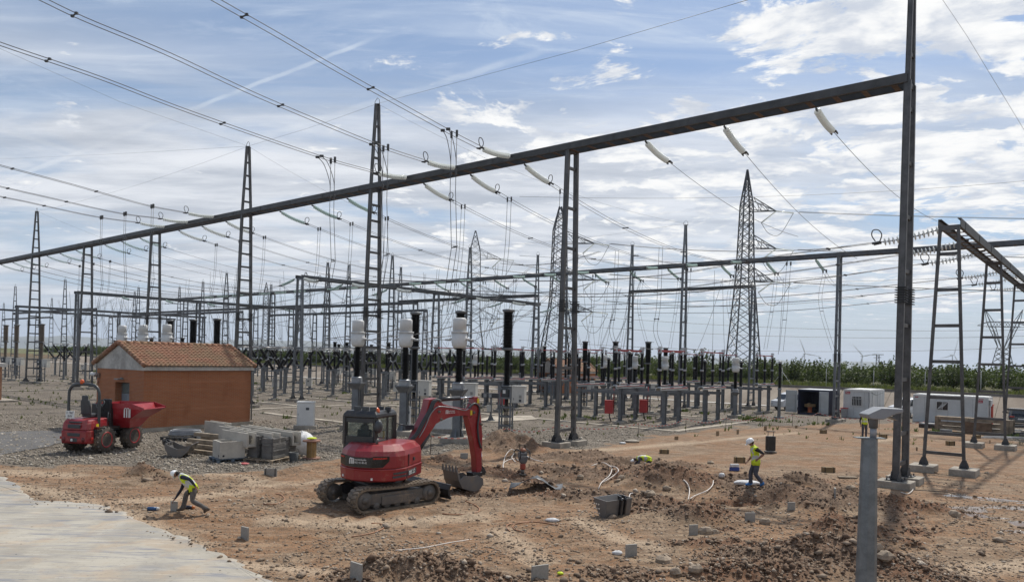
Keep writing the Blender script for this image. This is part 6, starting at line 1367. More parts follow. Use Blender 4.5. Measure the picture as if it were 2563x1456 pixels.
# skip, swivelled to the right
sk = R(-88); MS = Matrix.Translation((WB - .20, -.48, -.06)) @ Matrix.Rotation(sk, 4, 'Z')
def sring(z, x0, x1, hw0, hw1): return [MS @ Vector(p) for p in ((x0, -hw0, z), (x1, -hw1, z), (x1, hw1, z), (x0, hw0, z))]
outer = [((-.55, -.5, .92), (.55, -.40, .92), (.55, .40, .92), (-.55, .5, .92)), ((-.80, -.78, 1.28), (.80, -.74, 1.30), (.80, .74, 1.30), (-.80, .78, 1.28)), ((-.86, -.84, 1.72), (1.10, -.84, 1.68), (1.10, .84, 1.68), (-.86, .84, 1.72)), ((-.88, -.86, 1.88), (.95, -.86, 1.88), (.95, .86, 1.88), (-.88, .86, 1.88))]
b_ = MB(MS); rings = [[Vector(p) for p in r] for r in outer]
inn = [[Vector((p[0] * .95, p[1] * .95, p[2] + .05 * (i == 0))) for p in r] for i, r in enumerate(outer)]
v = [p for r in rings for p in r] + [p for r in inn for p in r]; n = len(rings) * 4; f = []
for i in range(3):
    for j in range(4): a, b2 = i * 4 + j, i * 4 + (j + 1) % 4; f += [(a, b2, b2 + 4, a + 4), (n + a + 4, n + b2 + 4, n + b2, n + a)]
f += [(3, 2, 1, 0), (n, n + 1, n + 2, n + 3)] + [(12 + j, 12 + (j + 1) % 4, n + 12 + (j + 1) % 4, n + 12 + j) for j in range(4)]
b_.add(v, f)
skp = b_.build('skip', paint('red_skip_paint', (.34, .012, .02), (.40, .30, .26), .34, .42), DU)
b_ = MB(MS)
for y in (-.88, .85): b_.prism([(-.88, 1.70), (.95, 1.70), (1.55, 1.66), (1.58, 1.75), (.98, 1.90), (-.88, 1.90)], y, y + .03)
b_.add([Vector(p) for p in ((.80, -.74, 1.30), (.80, .74, 1.30), (1.56, .86, 1.69), (1.56, -.86, 1.69), (.8, -.72, 1.34), (.8, .72, 1.34), (1.54, .84, 1.73), (1.54, -.84, 1.73))], [(0, 1, 2, 3), (7, 6, 5, 4), (3, 2, 6, 7), (0, 3, 7, 4), (1, 5, 6, 2)])
for y, s_ in ((-.87, 1), (.87, -1)): b_.add([Vector(p) for p in ((.78, -.745 if s_ > 0 else .745, 1.29), (.95, y, 1.75), (1.56, y, 1.69))], [(0, 1, 2)])
sub(b_, 'skip_lip', skp.data.materials[0], skp, DU)
logo(DU, skp, Matrix.Translation(MS @ Vector((.55, -.865, 1.36))) @ Matrix.Rotation(sk, 4, 'Z'), .40, False)
q = MB(MS); q.box((-.25, -.86, 1.50), (.40, .03, .24)); yw = sub(q, 'warning_label', yellow_l, skp, DU)
q = MB(MS); q.box((-.25, -.88, 1.59), (.38, .012, .06)); sub(q, 'label_header', darkbox, skp, DU)
q = MB(MS); q.box((-.74, -.865, 1.56), (.20, .03, .22)); sub(q, 'warning_label', yellow_l, skp, DU)
q = MB(); q.box((WB - .1, 0, .84), (1.0, .9, .12)); q.box((WB + .35, -.30, .92), (.25, .35, .3)); q.build('skip_turntable', mat('skip_frame_grey', (.12, .12, .12), .6), DU, bevel=.02); q = MB(); q.box((WB + .28, -.72, 1.05), (.12, .12, .18)); q.build('front_lamp', darkbox, DU, bevel=.02)
# ================================================================== people (skin grown on a posed skeleton)
skinm = mat('skin', (.26, .13, .085), .6, var=.12, scale=12); hivis = mat('hi_vis_yellow', (.56, .68, .02), .7, var=.12, scale=9); reflm = mat('reflective_tape', (.50, .50, .48), .45, var=.1); helm = mat('white_helmet', (.78, .78, .77), .3, var=.05)
navyc = mat('navy_cloth', (.018, .022, .038), .85, var=.3, scale=9); blackc = mat('black_cloth', (.013, .013, .014), .85, var=.3); greyc = mat('grey_trousers', (.115, .105, .095), .9, var=.35, scale=7, bump=.5, bscale=14, dist=.02); bootm = mat('dusty_boot', (.10, .075, .055), .9, var=.4, scale=9); hairm = mat('dark_hair', (.015, .012, .01), .8); bluem = mat('blue_overshoe', (.03, .16, .42), .6); slate = mat('slate_trousers', (.07, .07, .085), .9, var=.3, scale=7, bump=.4, bscale=14)
def person(label, loc, rz, J, mats_, vest=True, headdir=(1, 0, 0), sc=1., boots=bootm):
    """J: joint -> (x forward, y left, z); mats_: shirt, sleeve-forearm, trousers"""
    V = []; E = []; Rr = []; tagv = []
    def add(p, r, par, tg):
        V.append(Vector(p)); Rr.append(r); tagv.append(tg)
        if par is not None: E.append((par, len(V) - 1, tg))
        return len(V) - 1
    j = {k: Vector(v) for k, v in J.items()}
    pel = add(j['pel'], (.135, .155), None, 'leg'); sp = add(j['pel'].lerp(j['chest'], .5), (.135, .16), pel, 'torso'); ch = add(j['chest'], (.14, .17), sp, 'torso')
    nb = add(j['chest'].lerp(j['neck'], .72), (.09, .10), ch, 'torso'); nk = add(j['neck'], (.058, .058), nb, 'skin'); hd0 = j['head']; hdir = Vector(headdir).normalized(); upv = (hd0 - j['neck']).normalized()
    h1 = add(j['neck'].lerp(hd0, .55), (.075, .07), nk, 'skin'); h2 = add(hd0, (.098, .088), h1, 'skin'); add(hd0 + upv * .09, (.08, .075), h2, 'skin'); add(hd0 + hdir * .105 - upv * .03, (.016, .014), h2, 'skin'); add(j['neck'].lerp(hd0, .5) + hdir * .07, (.04, .035), h1, 'skin')
    sideh = upv.cross(hdir).normalized()
    for s_ in (-1, 1): add(hd0 + sideh * (.098 * s_) - upv * .02, (.018, .012), h2, 'skin')
    for S in ('L', 'R'):
        sh = add(j['sh' + S], (.078, .078), ch, 'torso'); el0 = add(j['sh' + S].lerp(j['el' + S], .5), (.064, .064), sh, 'arm'); el = add(j['el' + S], (.054, .054), el0, 'arm'); mid = add(j['el' + S].lerp(j['wr' + S], .5), (.047, .047), el, 'fore'); wr = add(j['wr' + S], (.030, .030), mid, 'fore')
        hv = j['hand' + S] - j['wr' + S]; hl = hv.normalized(); pa = add(j['wr' + S] + hl * .07, (.038, .024), wr, 'skin'); sd_ = hl.cross(Vector((1, .3, .2))).normalized(); nn = hl.cross(sd_)
        for q in range(4):
            r0 = add(j['wr' + S] + hl * .095 + sd_ * (-.03 + .02 * q), (.0105, .0105), pa, 'skin'); r1 = add(V[r0] + hl * (.042 - .004 * abs(q - 1.5)) + nn * .012, (.0095, .0095), r0, 'skin'); add(V[r1] + hl * .032 + nn * .022, (.008, .008), r1, 'skin')
        t0 = add(j['wr' + S] + hl * .05 - sd_ * .042, (.012, .012), pa, 'skin'); add(V[t0] + hl * .045 - sd_ * .012 + nn * .01, (.0095, .0095), t0, 'skin')
        hp = add(j['hip' + S], (.118, .118), pel, 'leg'); th_ = add(j['hip' + S].lerp(j['kn' + S], .5), (.106, .106), hp, 'leg'); kn = add(j['kn' + S], (.082, .082), th_, 'leg'); cf = add(j['kn' + S].lerp(j['an' + S], .4), (.080, .080), kn, 'leg'); an = add(j['an' + S], (.066, .066), cf, 'leg'); 
        f1 = add(j['an' + S].lerp(j['toe' + S], .45) - Z * .02, (.052, .05), an, 'foot'); add(j['toe' + S], (.045, .036), f1, 'foot'); add(j['heel' + S], (.045, .045), an, 'foot')
    me = bpy.data.meshes.new('person'); me.from_pydata([tuple(v) for v in V], [(a, b) for a, b, _ in E], []); o = bpy.data.objects.new('person_skeleton', me); col.objects.link(o)
    mo = o.modifiers.new('Skin', 'SKIN'); mo.use_smooth_shade = True; mo.branch_smoothing = .4
    for i, v in enumerate(me.skin_vertices[0].data): v.radius = Rr[i]; v.use_root = (i == 0)
    s_ = o.modifiers.new('Sub', 'SUBSURF'); s_.levels = 1; s_.render_levels = 1
    dg = bpy.context.evaluated_depsgraph_get(); dg.update(); bm_ = bpy.data.meshes.new_from_object(o.evaluated_get(dg)); bpy.data.objects.remove(o)
    body = bpy.data.objects.new('person', bm_); col.objects.link(body); bm_.materials.clear()
    order = ['torso', 'arm', 'fore', 'leg', 'foot', 'skin']
    for k, m in zip(order, (mats_[0], mats_[0], mats_[1], mats_[2], boots, skinm)): bm_.materials.append(m)
    vf = []
    for p in bm_.polygons:
        c = p.center; best = 1e9; bt = 'torso'
        for a, b, tg in E:
            pa, pb = V[a], V[b]; d = pb - pa; t = max(0, min(1, (c - pa).dot(d) / max(1e-9, d.dot(d)))); q = (c - pa - d * t).length / (Rr[a][0] * (1 - t) + Rr[b][0] * t)
            if q < best: best = q; bt = tg
        p.material_index = order.index(bt); p.use_smooth = True
        ax = (j['neck'] - j['pel']); h_ = (c - j['pel']).dot(ax) / ax.dot(ax)
        if vest and bt == 'torso' and h_ < 1.02 or (vest and bt == 'leg' and -.10 < h_ and h_ > -.05 and (c - j['pel']).length < .22): vf.append((p.index, h_))
    if vest:
        b_ = MB(); idx = {}; vs_ = []; fs = []; mi = []
        ax = (j['neck'] - j['pel']).normalized(); lat = (j['shL'] - j['shR']).normalized()
        for pi_, h_ in vf:
            p = bm_.polygons[pi_]; f = []
            for vi in p.vertices:
                if vi not in idx: idx[vi] = len(vs_); vv = bm_.vertices[vi]; vs_.append(vv.co + vv.normal * .028)
                f.append(idx[vi])
            l_ = abs((p.center - j['pel']).dot(lat)); fs.append(f); mi.append(1 if (.24 < h_ < .46) or (.60 < h_ < 1.1 and .06 < l_ < .15) else 0)
        b_.v = [tuple(p) for p in vs_]; b_.f = [tuple(f) for f in fs]; b_.sm = [True] * len(fs); b_.mi = mi
        vo = b_.build('safety_vest', [hivis, reflm], body, fixn=False); sm_ = vo.modifiers.new('Solid', 'SOLIDIFY'); sm_.thickness = .012
    hm_ = MB(); Mh = Matrix((hdir - upv * hdir.dot(upv), sideh, upv)).transposed().to_4x4(); Mh.translation = hd0
    pr = [(.132, .02), (.134, .05), (.128, .085), (.108, .125), (.07, .155), (.02, .168)]
    hm_.lathe(pr, 18, Mh @ Matrix.Diagonal((1.12, .95, 1, 1))); hm_.lathe([(.10, .012), (.140, .012), (.145, .02), (.134, .034)], 18, Mh @ Matrix.Translation((.012, 0, 0)) @ Matrix.Diagonal((1.18, .97, 1, 1)), caps=False); hm_.box(Mh @ Vector((.165, 0, .018)), (.07, .16, .012), M=Mh.to_3x3())
    hm_.build('helmet', helm, body)
    q = MB(); q.ell(tuple(hd0 - hdir * .035 - upv * .01), (.085, .085, .075), 10, 6); q.build('hair', hairm, body)
    q = MB()
    for s_ in (-1, 1): q.ell(tuple(hd0 + hdir * .086 + sideh * (.034 * s_) + upv * .004), (.012, .014, .009), 6, 4)
    q.box(hd0 + hdir * .088 - upv * .072, (.012, .045, .008), M=Mh.to_3x3()); q.build('face', hairm, body)
    body.location = loc; body.rotation_euler = (0, 0, rz); body.scale = (sc,) * 3; tag(body, label, 'person'); return body
def loc_of(u, v): p = G(u, v); p.z = gz(p.x, p.y); return p
p = GZ(481, 1284)
person('worker in white helmet, navy sleeves and yellow vest bending down to a grey board', p, R(176), dict(pel=(-.06, 0, .74), chest=(.24, 0, 1.02), neck=(.40, 0, 1.13), head=(.53, 0, 1.16), shL=(.25, .18, 1.12), elL=(-.06, .30, 1.07), wrL=(-.20, .24, .86), handL=(-.26, .20, .72),
    shR=(.33, -.18, 1.00), elR=(.45, -.20, .68), wrR=(.62, -.16, .39), handR=(.74, -.12, .24), hipL=(-.08, .10, .72), knL=(-.06, .14, .40), anL=(-.50, .12, .20), toeL=(-.42, .12, .045), heelL=(-.60, .12, .15), hipR=(-.02, -.10, .72), knR=(.30, -.20, .54), anR=(.36, -.16, .11), toeR=(.58, -.17, .04), heelR=(.31, -.16, .05)), (navyc, navyc, greyc), headdir=(.86, 0, -.5), sc=.98)
p = GZ(1892, 1217)
person('worker in black T-shirt and yellow vest walking left, hand on hip', p, R(172), dict(pel=(.0, 0, .84), chest=(.08, 0, 1.24), neck=(.15, 0, 1.44), head=(.22, 0, 1.55), shL=(.06, .20, 1.36), elL=(-.18, .34, 1.20), wrL=(-.02, .25, 1.02), handL=(.08, .18, .94),
    shR=(.10, -.20, 1.36), elR=(.10, -.26, 1.06), wrR=(.26, -.18, .88), handR=(.36, -.12, .80), hipL=(-.01, .10, .82), knL=(.05, .11, .44), anL=(-.20, .11, .16), toeL=(-.12, .11, .04), heelL=(-.28, .11, .10), hipR=(.01, -.10, .82), knR=(.18, -.10, .46), anR=(.16, -.10, .09), toeR=(.36, -.10, .03), heelR=(.10, -.10, .04)), (blackc, skinm, slate), headdir=(.9, .1, -.4), boots=bluem)
p = G(1617, 1168); p.z = gz(p.x, p.y) - .08
person('worker kneeling low in a hollow between the earth heaps, yellow vest and white helmet', p, R(176), dict(pel=(-.16, 0, .46), chest=(.24, 0, .52), neck=(.42, 0, .44), head=(.55, 0, .38), shL=(.28, .19, .50), elL=(.38, .26, .26), wrL=(.52, .20, .06), handL=(.62, .16, .0),
    shR=(.28, -.19, .50), elR=(.40, -.26, .26), wrR=(.55, -.20, .06), handR=(.65, -.16, .0), hipL=(-.20, .11, .44), knL=(.06, .16, .08), anL=(-.36, .14, .06), toeL=(-.50, .14, .02), heelL=(-.42, .14, .10), hipR=(-.20, -.11, .44), knR=(.06, -.16, .08), anR=(-.36, -.14, .06), toeR=(-.50, -.14, .02), heelR=(-.42, -.14, .10)), (slate, slate, slate), headdir=(.6, 0, -.8))
p = G(2163, 1094)
person('distant worker in a yellow vest standing half hidden behind the street lamp', p, R(-95), dict(pel=(0, 0, .90), chest=(.02, 0, 1.28), neck=(.02, 0, 1.48), head=(.04, 0, 1.60), shL=(0, .20, 1.40), elL=(-.03, .29, 1.12), wrL=(.06, .28, .88), handL=(.10, .27, .76), shR=(0, -.20, 1.40), elR=(-.03, -.29, 1.12), wrR=(.06, -.28, .88), handR=(.10, -.27, .76),
    hipL=(0, .10, .88), knL=(.03, .11, .48), anL=(0, .11, .09), toeL=(.17, .13, .03), heelL=(-.06, .11, .04), hipR=(0, -.10, .88), knR=(.03, -.11, .48), anR=(0, -.11, .09), toeR=(.17, -.13, .03), heelR=(-.06, -.11, .04)), (blackc, blackc, slate))
# ================================================================== loose things about the works
greyb = mat('grey_board', (.30, .285, .255), .9, var=.2, scale=3, bump=.3); woodb = mat('shuttering_wood', (.225, .155, .075), .8, var=.3, scale=4); strapm = mat('black_strap', (.02, .02, .02), .6); pvc = mat('white_conduit', (.66, .60, .54), .5, var=.2, scale=3); copper = mat('bare_cable', (.34, .17, .09), .6); trough = mat('precast_concrete', (.50, .465, .40), .88, var=.18, scale=1.1, c2=(.38, .35, .30), bump=.25, bscale=30)
timber = mat('weathered_timber', (.26, .205, .145), .9, var=.4, scale=2, bump=.5, bscale=20); pavers = mat('grey_pavers', (.155, .147, .135), .9, var=.25, scale=5); bagw = mat('white_bag', (.60, .60, .60), .7, var=.2, scale=3, bump=.6, bscale=6, dist=.05); zinc = mat('bright_zinc', (.42, .44, .45), .4, .6, var=.2)
def board(u0, u1, v0, v1, label, m, yaw=0., th=.05, straps=False, lean=0., group='marker boards'):
    p = GZ((u0 + u1) / 2, v1); k = p.y / F_; wd, h_ = (u1 - u0) * k / max(.4, math.cos(yaw)), (v1 - v0) * k
    t = Thing('marker_board', label, 'board', p - Z * .03, yaw, group); b_ = MB(); M = Matrix.Rotation(lean, 3, 'X'); b_.box(M @ Vector((0, 0, h_ / 2)), (wd, th, h_ + .06), M=M); b_.build('panel', m, t, bevel=.006)
    if straps:
        for s_ in (-.36, .36): b_ = MB(); b_.box((s_ * wd, 0, h_ / 2), (.03, th + .02, h_ + .08)); b_.build('strap', strapm, t)
for a in ((1565, 1594, 1362, 1392, 'square grey board stuck in the stony ground at the bottom centre right', R(20)), (1724, 1747, 1312, 1337, 'grey board standing below the big clods, beside a boulder', R(15)), (1864, 1890, 1282, 1303, 'grey board standing right of the big clod heap', R(8)), (1971, 1990, 1257, 1277, 'small grey board on the right, before the widest earth ridge', R(5)), (2085, 2094, 1222, 1242, 'thin edge-on grey board right of the walking worker', R(70)),
          (1330, 1372, 1417, 1448, 'long grey board set askew at the bottom edge left of the rubble', R(28)), (601, 624, 1318, 1348, 'lone grey board in the lower left dirt near the concrete yard', R(-35)), (875, 908, 1408, 1444, 'tilted grey board at the bottom edge below the excavator', R(-40)), (426, 445, 1254, 1279, 'grey board the bending worker is reaching down to', R(-20)), (1152, 1171, 1133, 1147, 'grey board behind the stick of the excavator', R(10))): board(*a[:5], greyb, a[5])
board(661, 693, 1172, 1190, 'grey board bound with two black straps left of the excavator', greyb, R(4), straps=True)
for i, a in enumerate(((1651, 1674, 1124, 1134, 'strapped wooden box near the kneeling worker'), (1838, 1864, 1143, 1157, 'strapped wooden box just left of the walking worker'), (2058, 2088, 1168, 1181, 'strapped wooden box alone in the dirt left of the street lamp'), (2053, 2068, 1075, 1084, 'strapped wooden box in line with the short white cabin'), (2201, 2219, 1086, 1096, 'strapped wooden box just right of the lamp head'), (2369, 2388, 1103, 1114, 'strapped wooden box between the ladder legs'), (2436, 2453, 1088, 1096, 'strapped wooden box before the timber crate'))): board(*a, woodb, R(-6 + 3 * i), .25, True, group='strapped wooden boxes')
for i, a in enumerate(((2314, 2321, 1152, 1166), (1912, 1919, 1066, 1077), (1990, 1996, 1064, 1071), (1688, 1698, 1091, 1100), (1792, 1800, 1078, 1090), (1843, 1850, 1074, 1086), (2475, 2480, 1100, 1109), (2292, 2297, 1118, 1127))): board(*a, f'tiny board stub in the bare dirt, {orde(i)} of the small stubs', mat('stub_wood', (.24, .17, .10), .9), R(10 * i), .05, False, group='small board stubs')
# ---- street lamp in the foreground
p = G(2163, 1640); k = p.y / F_; LZ = lambda v: D(2166, v, p.y).z
galv = mat('spangled_zinc', (.20, .225, .235), .5, .4, var=.25, scale=5, c2=(.125, .145, .155)); lampgrey = mat('lamp_head_grey', (.25, .26, .27), .45, var=.08)
t = Thing('street_lamp', 'galvanised street lamp post in the right foreground with a flat grey head', 'street lamp', p, 0.); zt = LZ(1096); r1, r0 = 18 * k, 24 * k
def octr(r, z): return [Vector((r * math.cos(R(22.5 + 45 * j)) * 1.05, r * math.sin(R(22.5 + 45 * j)) * 1.05, z)) for j in range(8)]
b_ = MB(); b_.loft([octr(r0 * 1.1, 0), octr(r1, zt)]); b_.build('post', galv, t, bevel=.006); b_ = MB(); b_.box((.0, 0, zt + .008), (r1 * 3.9, r1 * 1.6, .012)); b_.build('cap_plate', galv, t)
b_ = MB(); b_.lathe([(.052, zt), (.052, LZ(1068))], 12, TR(.06)); b_.build('spigot', mat('spigot_grey', (.30, .31, .32), .5, .3), t); b_ = MB(); b_.lathe([(.068, LZ(1070)), (.072, LZ(1046)), (.07, LZ(1044))], 14, TR(.06)); b_.build('socket', mat('socket_grey', (.10, .105, .11), .5), t)
zs_ = lambda v: LZ(v); X = lambda u: (u - 2182) * k * .95
b_ = MB(); out = [(X(2163), zs_(1035)), (X(2180), zs_(1027)), (X(2200), zs_(1018)), (X(2256), zs_(1019)), (X(2256), zs_(1029)), (X(2238), zs_(1032)), (X(2205), zs_(1047)), (X(2178), zs_(1047)), (X(2168), zs_(1044))]
b_.prism(out, -.17, .17); hd_l = b_.build('lamp_head', lampgrey, t, bevel=.018)
b_ = MB(); b_.box((X(2222), 0, zs_(1040) + .01), (.34, .22, .016), M=Matrix.Rotation(R(22), 3, 'Y')); sub(b_, 'lens', mat('lamp_lens', (.12, .12, .115), .2), hd_l, t)
# ---- plates of precast troughs, box, pavers, timbers by the hut
a1z = math.atan2(-E1.y, -E1.x)
def channel(u, v, zt_, h_, L, wd, label):
    p = G(u, v, zt_); q = Vector((p.x, p.y, zt_ - h_)); t = Thing('cable_trough', label, 'trough', q, a1z, 'precast cable troughs'); b_ = MB(); b_.prism([(0, 0), (wd, 0), (wd, h_), (wd - .07, h_), (wd - .10, .10), (.10, .10), (.07, h_), (0, h_)], 0, L, Matrix(((0, 1, 0, 0), (1, 0, 0, 0), (0, 0, 1, 0), (0, 0, 0, 1)))); b_.build('channel', trough, t, bevel=.012)
for a in ((512, 1052, .68, .68, 2.3, .42, 'concrete trough standing nearest the hut wall'), (547, 1065, 1.20, .62, 2.15, .45, 'upper concrete trough of the second row from the hut, left end'), (547, 1065, .57, .57, 2.15, .45, 'lower concrete trough of the second row from the hut, left end'), (602, 1063.5, 1.16, .62, 2.1, .45, 'upper concrete trough in the middle of the back row'), (602, 1063.5, .53, .53, 2.1, .45, 'lower concrete trough in the middle of the back row'),
          (555, 1074, 1.25, .62, 2.15, .45, 'upper concrete trough of the front row, behind the square box'), (555, 1074, .62, .62, 2.15, .45, 'lower concrete trough of the front row, behind the square box'), (614, 1074.8, 1.25, .62, 2.15, .45, 'upper concrete trough behind the stacked pavers'), (614, 1074.8, .62, .62, 2.15, .45, 'lower concrete trough behind the stacked pavers'), (662, 1071.5, 1.2, .60, 2.3, .45, 'upper concrete trough at the right end of the stack'), (662, 1071.5, .59, .59, 2.3, .45, 'lower concrete trough at the right end of the stack'), (479, 1081, .36, .36, 2.3, .5, 'low concrete trough lying behind the timbers')): channel(*a)
def pallet(p, rz, label, sx_=1.2, sy=1.1, m=timber):
    t = Thing('pallet', label, 'pallet', p, rz, 'pallets'); b_ = MB()
    for y in (-.5, 0, .5):
        for x in (-.5, 0, .5): b_.box((x * sx_ * .88, y * sy * .88, .07), (.13, .10, .12))
        b_.box((0, y * sy * .88, .015), (sx_, .10, .025)); b_.box((0, y * sy * .88, .135), (sx_, .10, .02))
    for j in range(6): b_.box(((j / 5 - .5) * sx_ * .9, 0, .155), (.12, sy, .022))
    b_.build('deck', m, t); return t
p = G(572, 1152); pallet(p + Vector((0, 0, 0)), R(38), 'bluish pallet under the square concrete box', 1.35, 1.25, mat('bluish_pallet', (.12, .15, .18), .8, var=.4, scale=4)); t = Thing('concrete_box', 'square concrete chamber with an open top standing on a pallet', 'chamber', p + Z * .167, R(38)); b_ = MB()
for c_, s_ in (((0, -.48, .36), (1.06, .10, .72)), ((0, .48, .36), (1.06, .10, .72)), ((-.48, 0, .36), (.10, .86, .72)), ((.48, 0, .36), (.10, .86, .72)), ((0, 0, .05), (.86, .86, .1))): b_.box(c_, s_)
bx = b_.build('walls', trough, t); b_ = MB(); b_.lathe([(.045, -.02), (.045, .01)], 10, Matrix.Translation((-.38, -.53, .12)) @ Matrix.Rotation(R(90), 4, 'X')); b_.lathe([(.045, -.02), (.045, .01)], 10, Matrix.Translation((-.53, -.38, .12)) @ Matrix.Rotation(R(-90), 4, 'Y')); sub(b_, 'drain_hole', strapm, bx, t)
def paver_stack(u, v, rz, n, wd, dp, label, off=0.):
    p = G(u, v); t = Thing('paver_stack', label, 'pavers', p + Z * .167, rz, 'stacks of pavers'); b_ = MB()
    for i in range(n): b_.box((rnd.uniform(-.025, .025), rnd.uniform(-.02, .02), .032 + i * .063), (wd, dp, .060))
    st = b_.build('slabs', pavers, t, bevel=.008); b_ = MB(); h_ = n * .063
    for x in (-.22, .22): b_.box((x * wd / .5, -dp / 2 - .03, h_ / 2), (.016, .006, h_)); b_.box((x * wd / .5, 0, h_ + .012), (.016, dp + .06, .006))
    b_.build('strap', strapm, t); return p
p = paver_stack(652, 1150, R(-22), 15, .62, .95, 'tall stack of grey pavers, left of the strapped stacks'); paver_stack(684, 1154, R(-16), 14, .58, .95, 'tall stack of grey pavers, right one of the pair before the troughs'); paver_stack(712, 1146, R(-16), 13, .62, .9, 'stack of grey pavers beside the white bag')
pallet(G(664, 1155), R(-18), 'pallet under the pair of paver stacks', 1.5, 1.15); pallet(G(712, 1148), R(-16), 'pallet under the paver stack beside the white bag', 1.0, 1.0)
for i, (u, v, z, L, yaw) in enumerate(((474, 1132, .10, 1.7, -28), (470, 1128, .30, 1.8, -28), (472, 1126, .49, 1.9, -27), (486, 1124, .10, 2.0, -30), (484, 1122, .29, 2.0, -29), (488, 1120, .68, 2.4, -26), (505, 1118, .48, 1.6, -20), (512, 1134, .08, .9, 20))):
    p = G(u, v) + Z * z; b_ = MB(); b_.box((L / 2, 0, 0), (L, .20, .165)); tag(b_.build('timber_beam', timber, None, bevel=.012, origin=(0, 0, 0)), f'rough timber beam in the pile left of the concrete box, {orde(i)} counted from the bottom', 'timber', 'timber beams by the hut'); o = col.objects[b_ and 'timber_beam' + ('' if i == 0 else f'.{i:03d}')]; o.location = p; o.rotation_euler = (0, 0, R(yaw))
def bucket_thing(u, v, s_, rz, label, m):
    t = Thing('digger_bucket', label, 'bucket', GZ(u, v), rz, 'spare digger buckets'); b_ = MB(); ar = [(-.5 + .06 * 0, .62), (-.52, .45), (-.40, .18), (-.12, .02), (.18, .04), (.42, .24), (.62, .58)]; b_.prism([(x * s_, z * s_) for x, z in ar + [(x * .93, z * .9 + .06) for x, z in ar[::-1]]], -.55 * s_, .55 * s_)
    for y in (-.56, .53): b_.prism([(x * s_, z * s_) for x, z in [(-.5, .62), (-.52, .45), (-.40, .18), (-.12, .02), (.18, .04), (.42, .24), (.62, .58), (.30, .40), (.0, .38), (-.25, .48)]], y * s_, (y + .03) * s_)
    b_.build('shell', m, t); b_ = MB()
    for y in (-.16, .16): b_.prism([(x * s_, z * s_) for x, z in ((-.50, .40), (-.72, .55), (-.74, .75), (-.58, .72), (-.45, .60))], (y - .03) * s_, (y + .03) * s_)
    b_.tube([(-.66 * s_, -.2 * s_, .66 * s_), (-.66 * s_, .2 * s_, .66 * s_)], .04 * s_, 8); b_.build('lugs', blackp, t)
bucket_thing(452, 1141, 1.02, R(8), 'worn grey digger bucket lying before the timber pile', bucketm)
t = Thing('perforated_bucket', 'long grey trench bucket with punched holes lying left of the clods', 'bucket', GZ(1532, 1288), R(40)); b_ = MB(); pf = [(-.27, .56), (-.02, .05), (.10, 0), (.24, .0), (.30, .52), (.27, .52), (.22, .05), (.10, .03), (.0, .08), (-.23, .56)]
M_ = Matrix(((0, 1, 0, 0), (1, 0, 0, 0), (0, 0, 1, 0), (0, 0, 0, 1))); M_ = Matrix.Rotation(R(0), 4, 'Z') @ Matrix(((0, 1, 0, 0), (-1, 0, 0, 0), (0, 0, 1, 0), (0, 0, 0, 1))); b_.prism(pf, -.55, .55, M_); pl_ = [(-.27, .56), (-.02, .05), (.10, 0), (.24, 0), (.30, .52)]
b_.prism(pl_, -.57, -.54, M_); b_.prism(pl_, .54, .57, M_); sh = b_.build('shell', bucketm, t); b_ = MB()
for i in range(3):
    for j in range(3): b_.lathe([(.025, 0), (.025, .01)], 8, M_ @ Matrix.Translation((-.02 + .09 * i + .02 * (2 - j) - .04, -.742, .16 + .13 * j)) @ Matrix.Rotation(R(90), 4, 'X'))
sub(b_, 'punched_holes', mat('hole_light', (.55, .5, .44), .9), sh, t); b_ = MB()
for x in (.02, .22): b_.prism([(.20, .02), (.33, .05), (.38, .5), (.32, .62), (.2, .64), (.22, .5)], x - .025, x + .025, M_)
for x in ():  b_.prism([(-.33, 0), (-.30, .5), (-.22, .60), (-.1, .60), (-.1, .0)], x - .025, x + .025, M_)
b_.tube([(-.02, -.31, .52), (.27, -.31, .52)], .04, 8); b_.build('lugs', blackp, t)
# bags, reel, bin, coil
def blob(u, v, r, label, m, name='bag', cat='bag', seed=1, group=None, dz=0.):
    p = GZ(u, v); b_ = MB(); b_.ell((p.x, p.y, p.z + r[2] * .75 + dz), r, 14, 9, .13, random.Random(seed)); return tag(b_.build(name, m), label, cat, group)
blob(754, 1137, (.62, .5, .62), 'big white bulk bag leaning between the pavers and the cable reel', bagw, seed=2); blob(1870, 1213, (.50, .20, .10), 'white sack lying at the feet of the walking worker', bagw, 'sack', 'sack', 3); blob(1545, 1388, (.13, .08, .06), 'small white bag beside the square grey board', bagw, seed=4); blob(1382, 1305, (.21, .10, .06), 'dirty white bag lying left of the perforated bucket', bagw, seed=5); blob(1582, 1107, (.45, .2, .10), 'pale rag bundle on the gravel right of the bare ladder column', mat('pale_rag', (.42, .37, .30), .9), 'rag', 'rag', 6); blob(1558, 1110, (.2, .13, .06), 'small blue-white plastic scrap on the gravel', bagw, 'plastic_scrap', 'scrap', 7); blob(1806, 1194, (.13, .09, .10), 'crumpled white paper on the earth heap', bagw, 'paper', 'paper', 8); blob(1402, 1437, (.07, .055, .035), 'crumpled yellow scrap at the bottom edge beside the long grey board', hivis, 'yellow_scrap', 'scrap', 9)
t = Thing('paper_sack', 'blue and white paper sack on the earth heap left of the walking worker', 'sack', GZ(1838, 1178), R(10)); b_ = MB(); b_.box((0, 0, .24), (.42, .12, .14)); b_.build('white_top', bagw, t, bevel=.03); b_ = MB(); b_.box((0, 0, .08), (.44, .14, .17)); b_.build('blue_band', mat('sack_blue', (.03, .06, .25), .6), t, bevel=.03)
t = Thing('cable_reel', 'wooden cable reel standing on end beside the white bulk bag', 'reel', G(779, 1147), 0); b_ = MB(); b_.lathe([(.40, 0), (.40, .06)], 20); b_.lathe([(.40, .78), (.40, .84)], 20); b_.build('flanges', mat('reel_flange', (.25, .13, .09), .85, var=.3), t); b_ = MB()
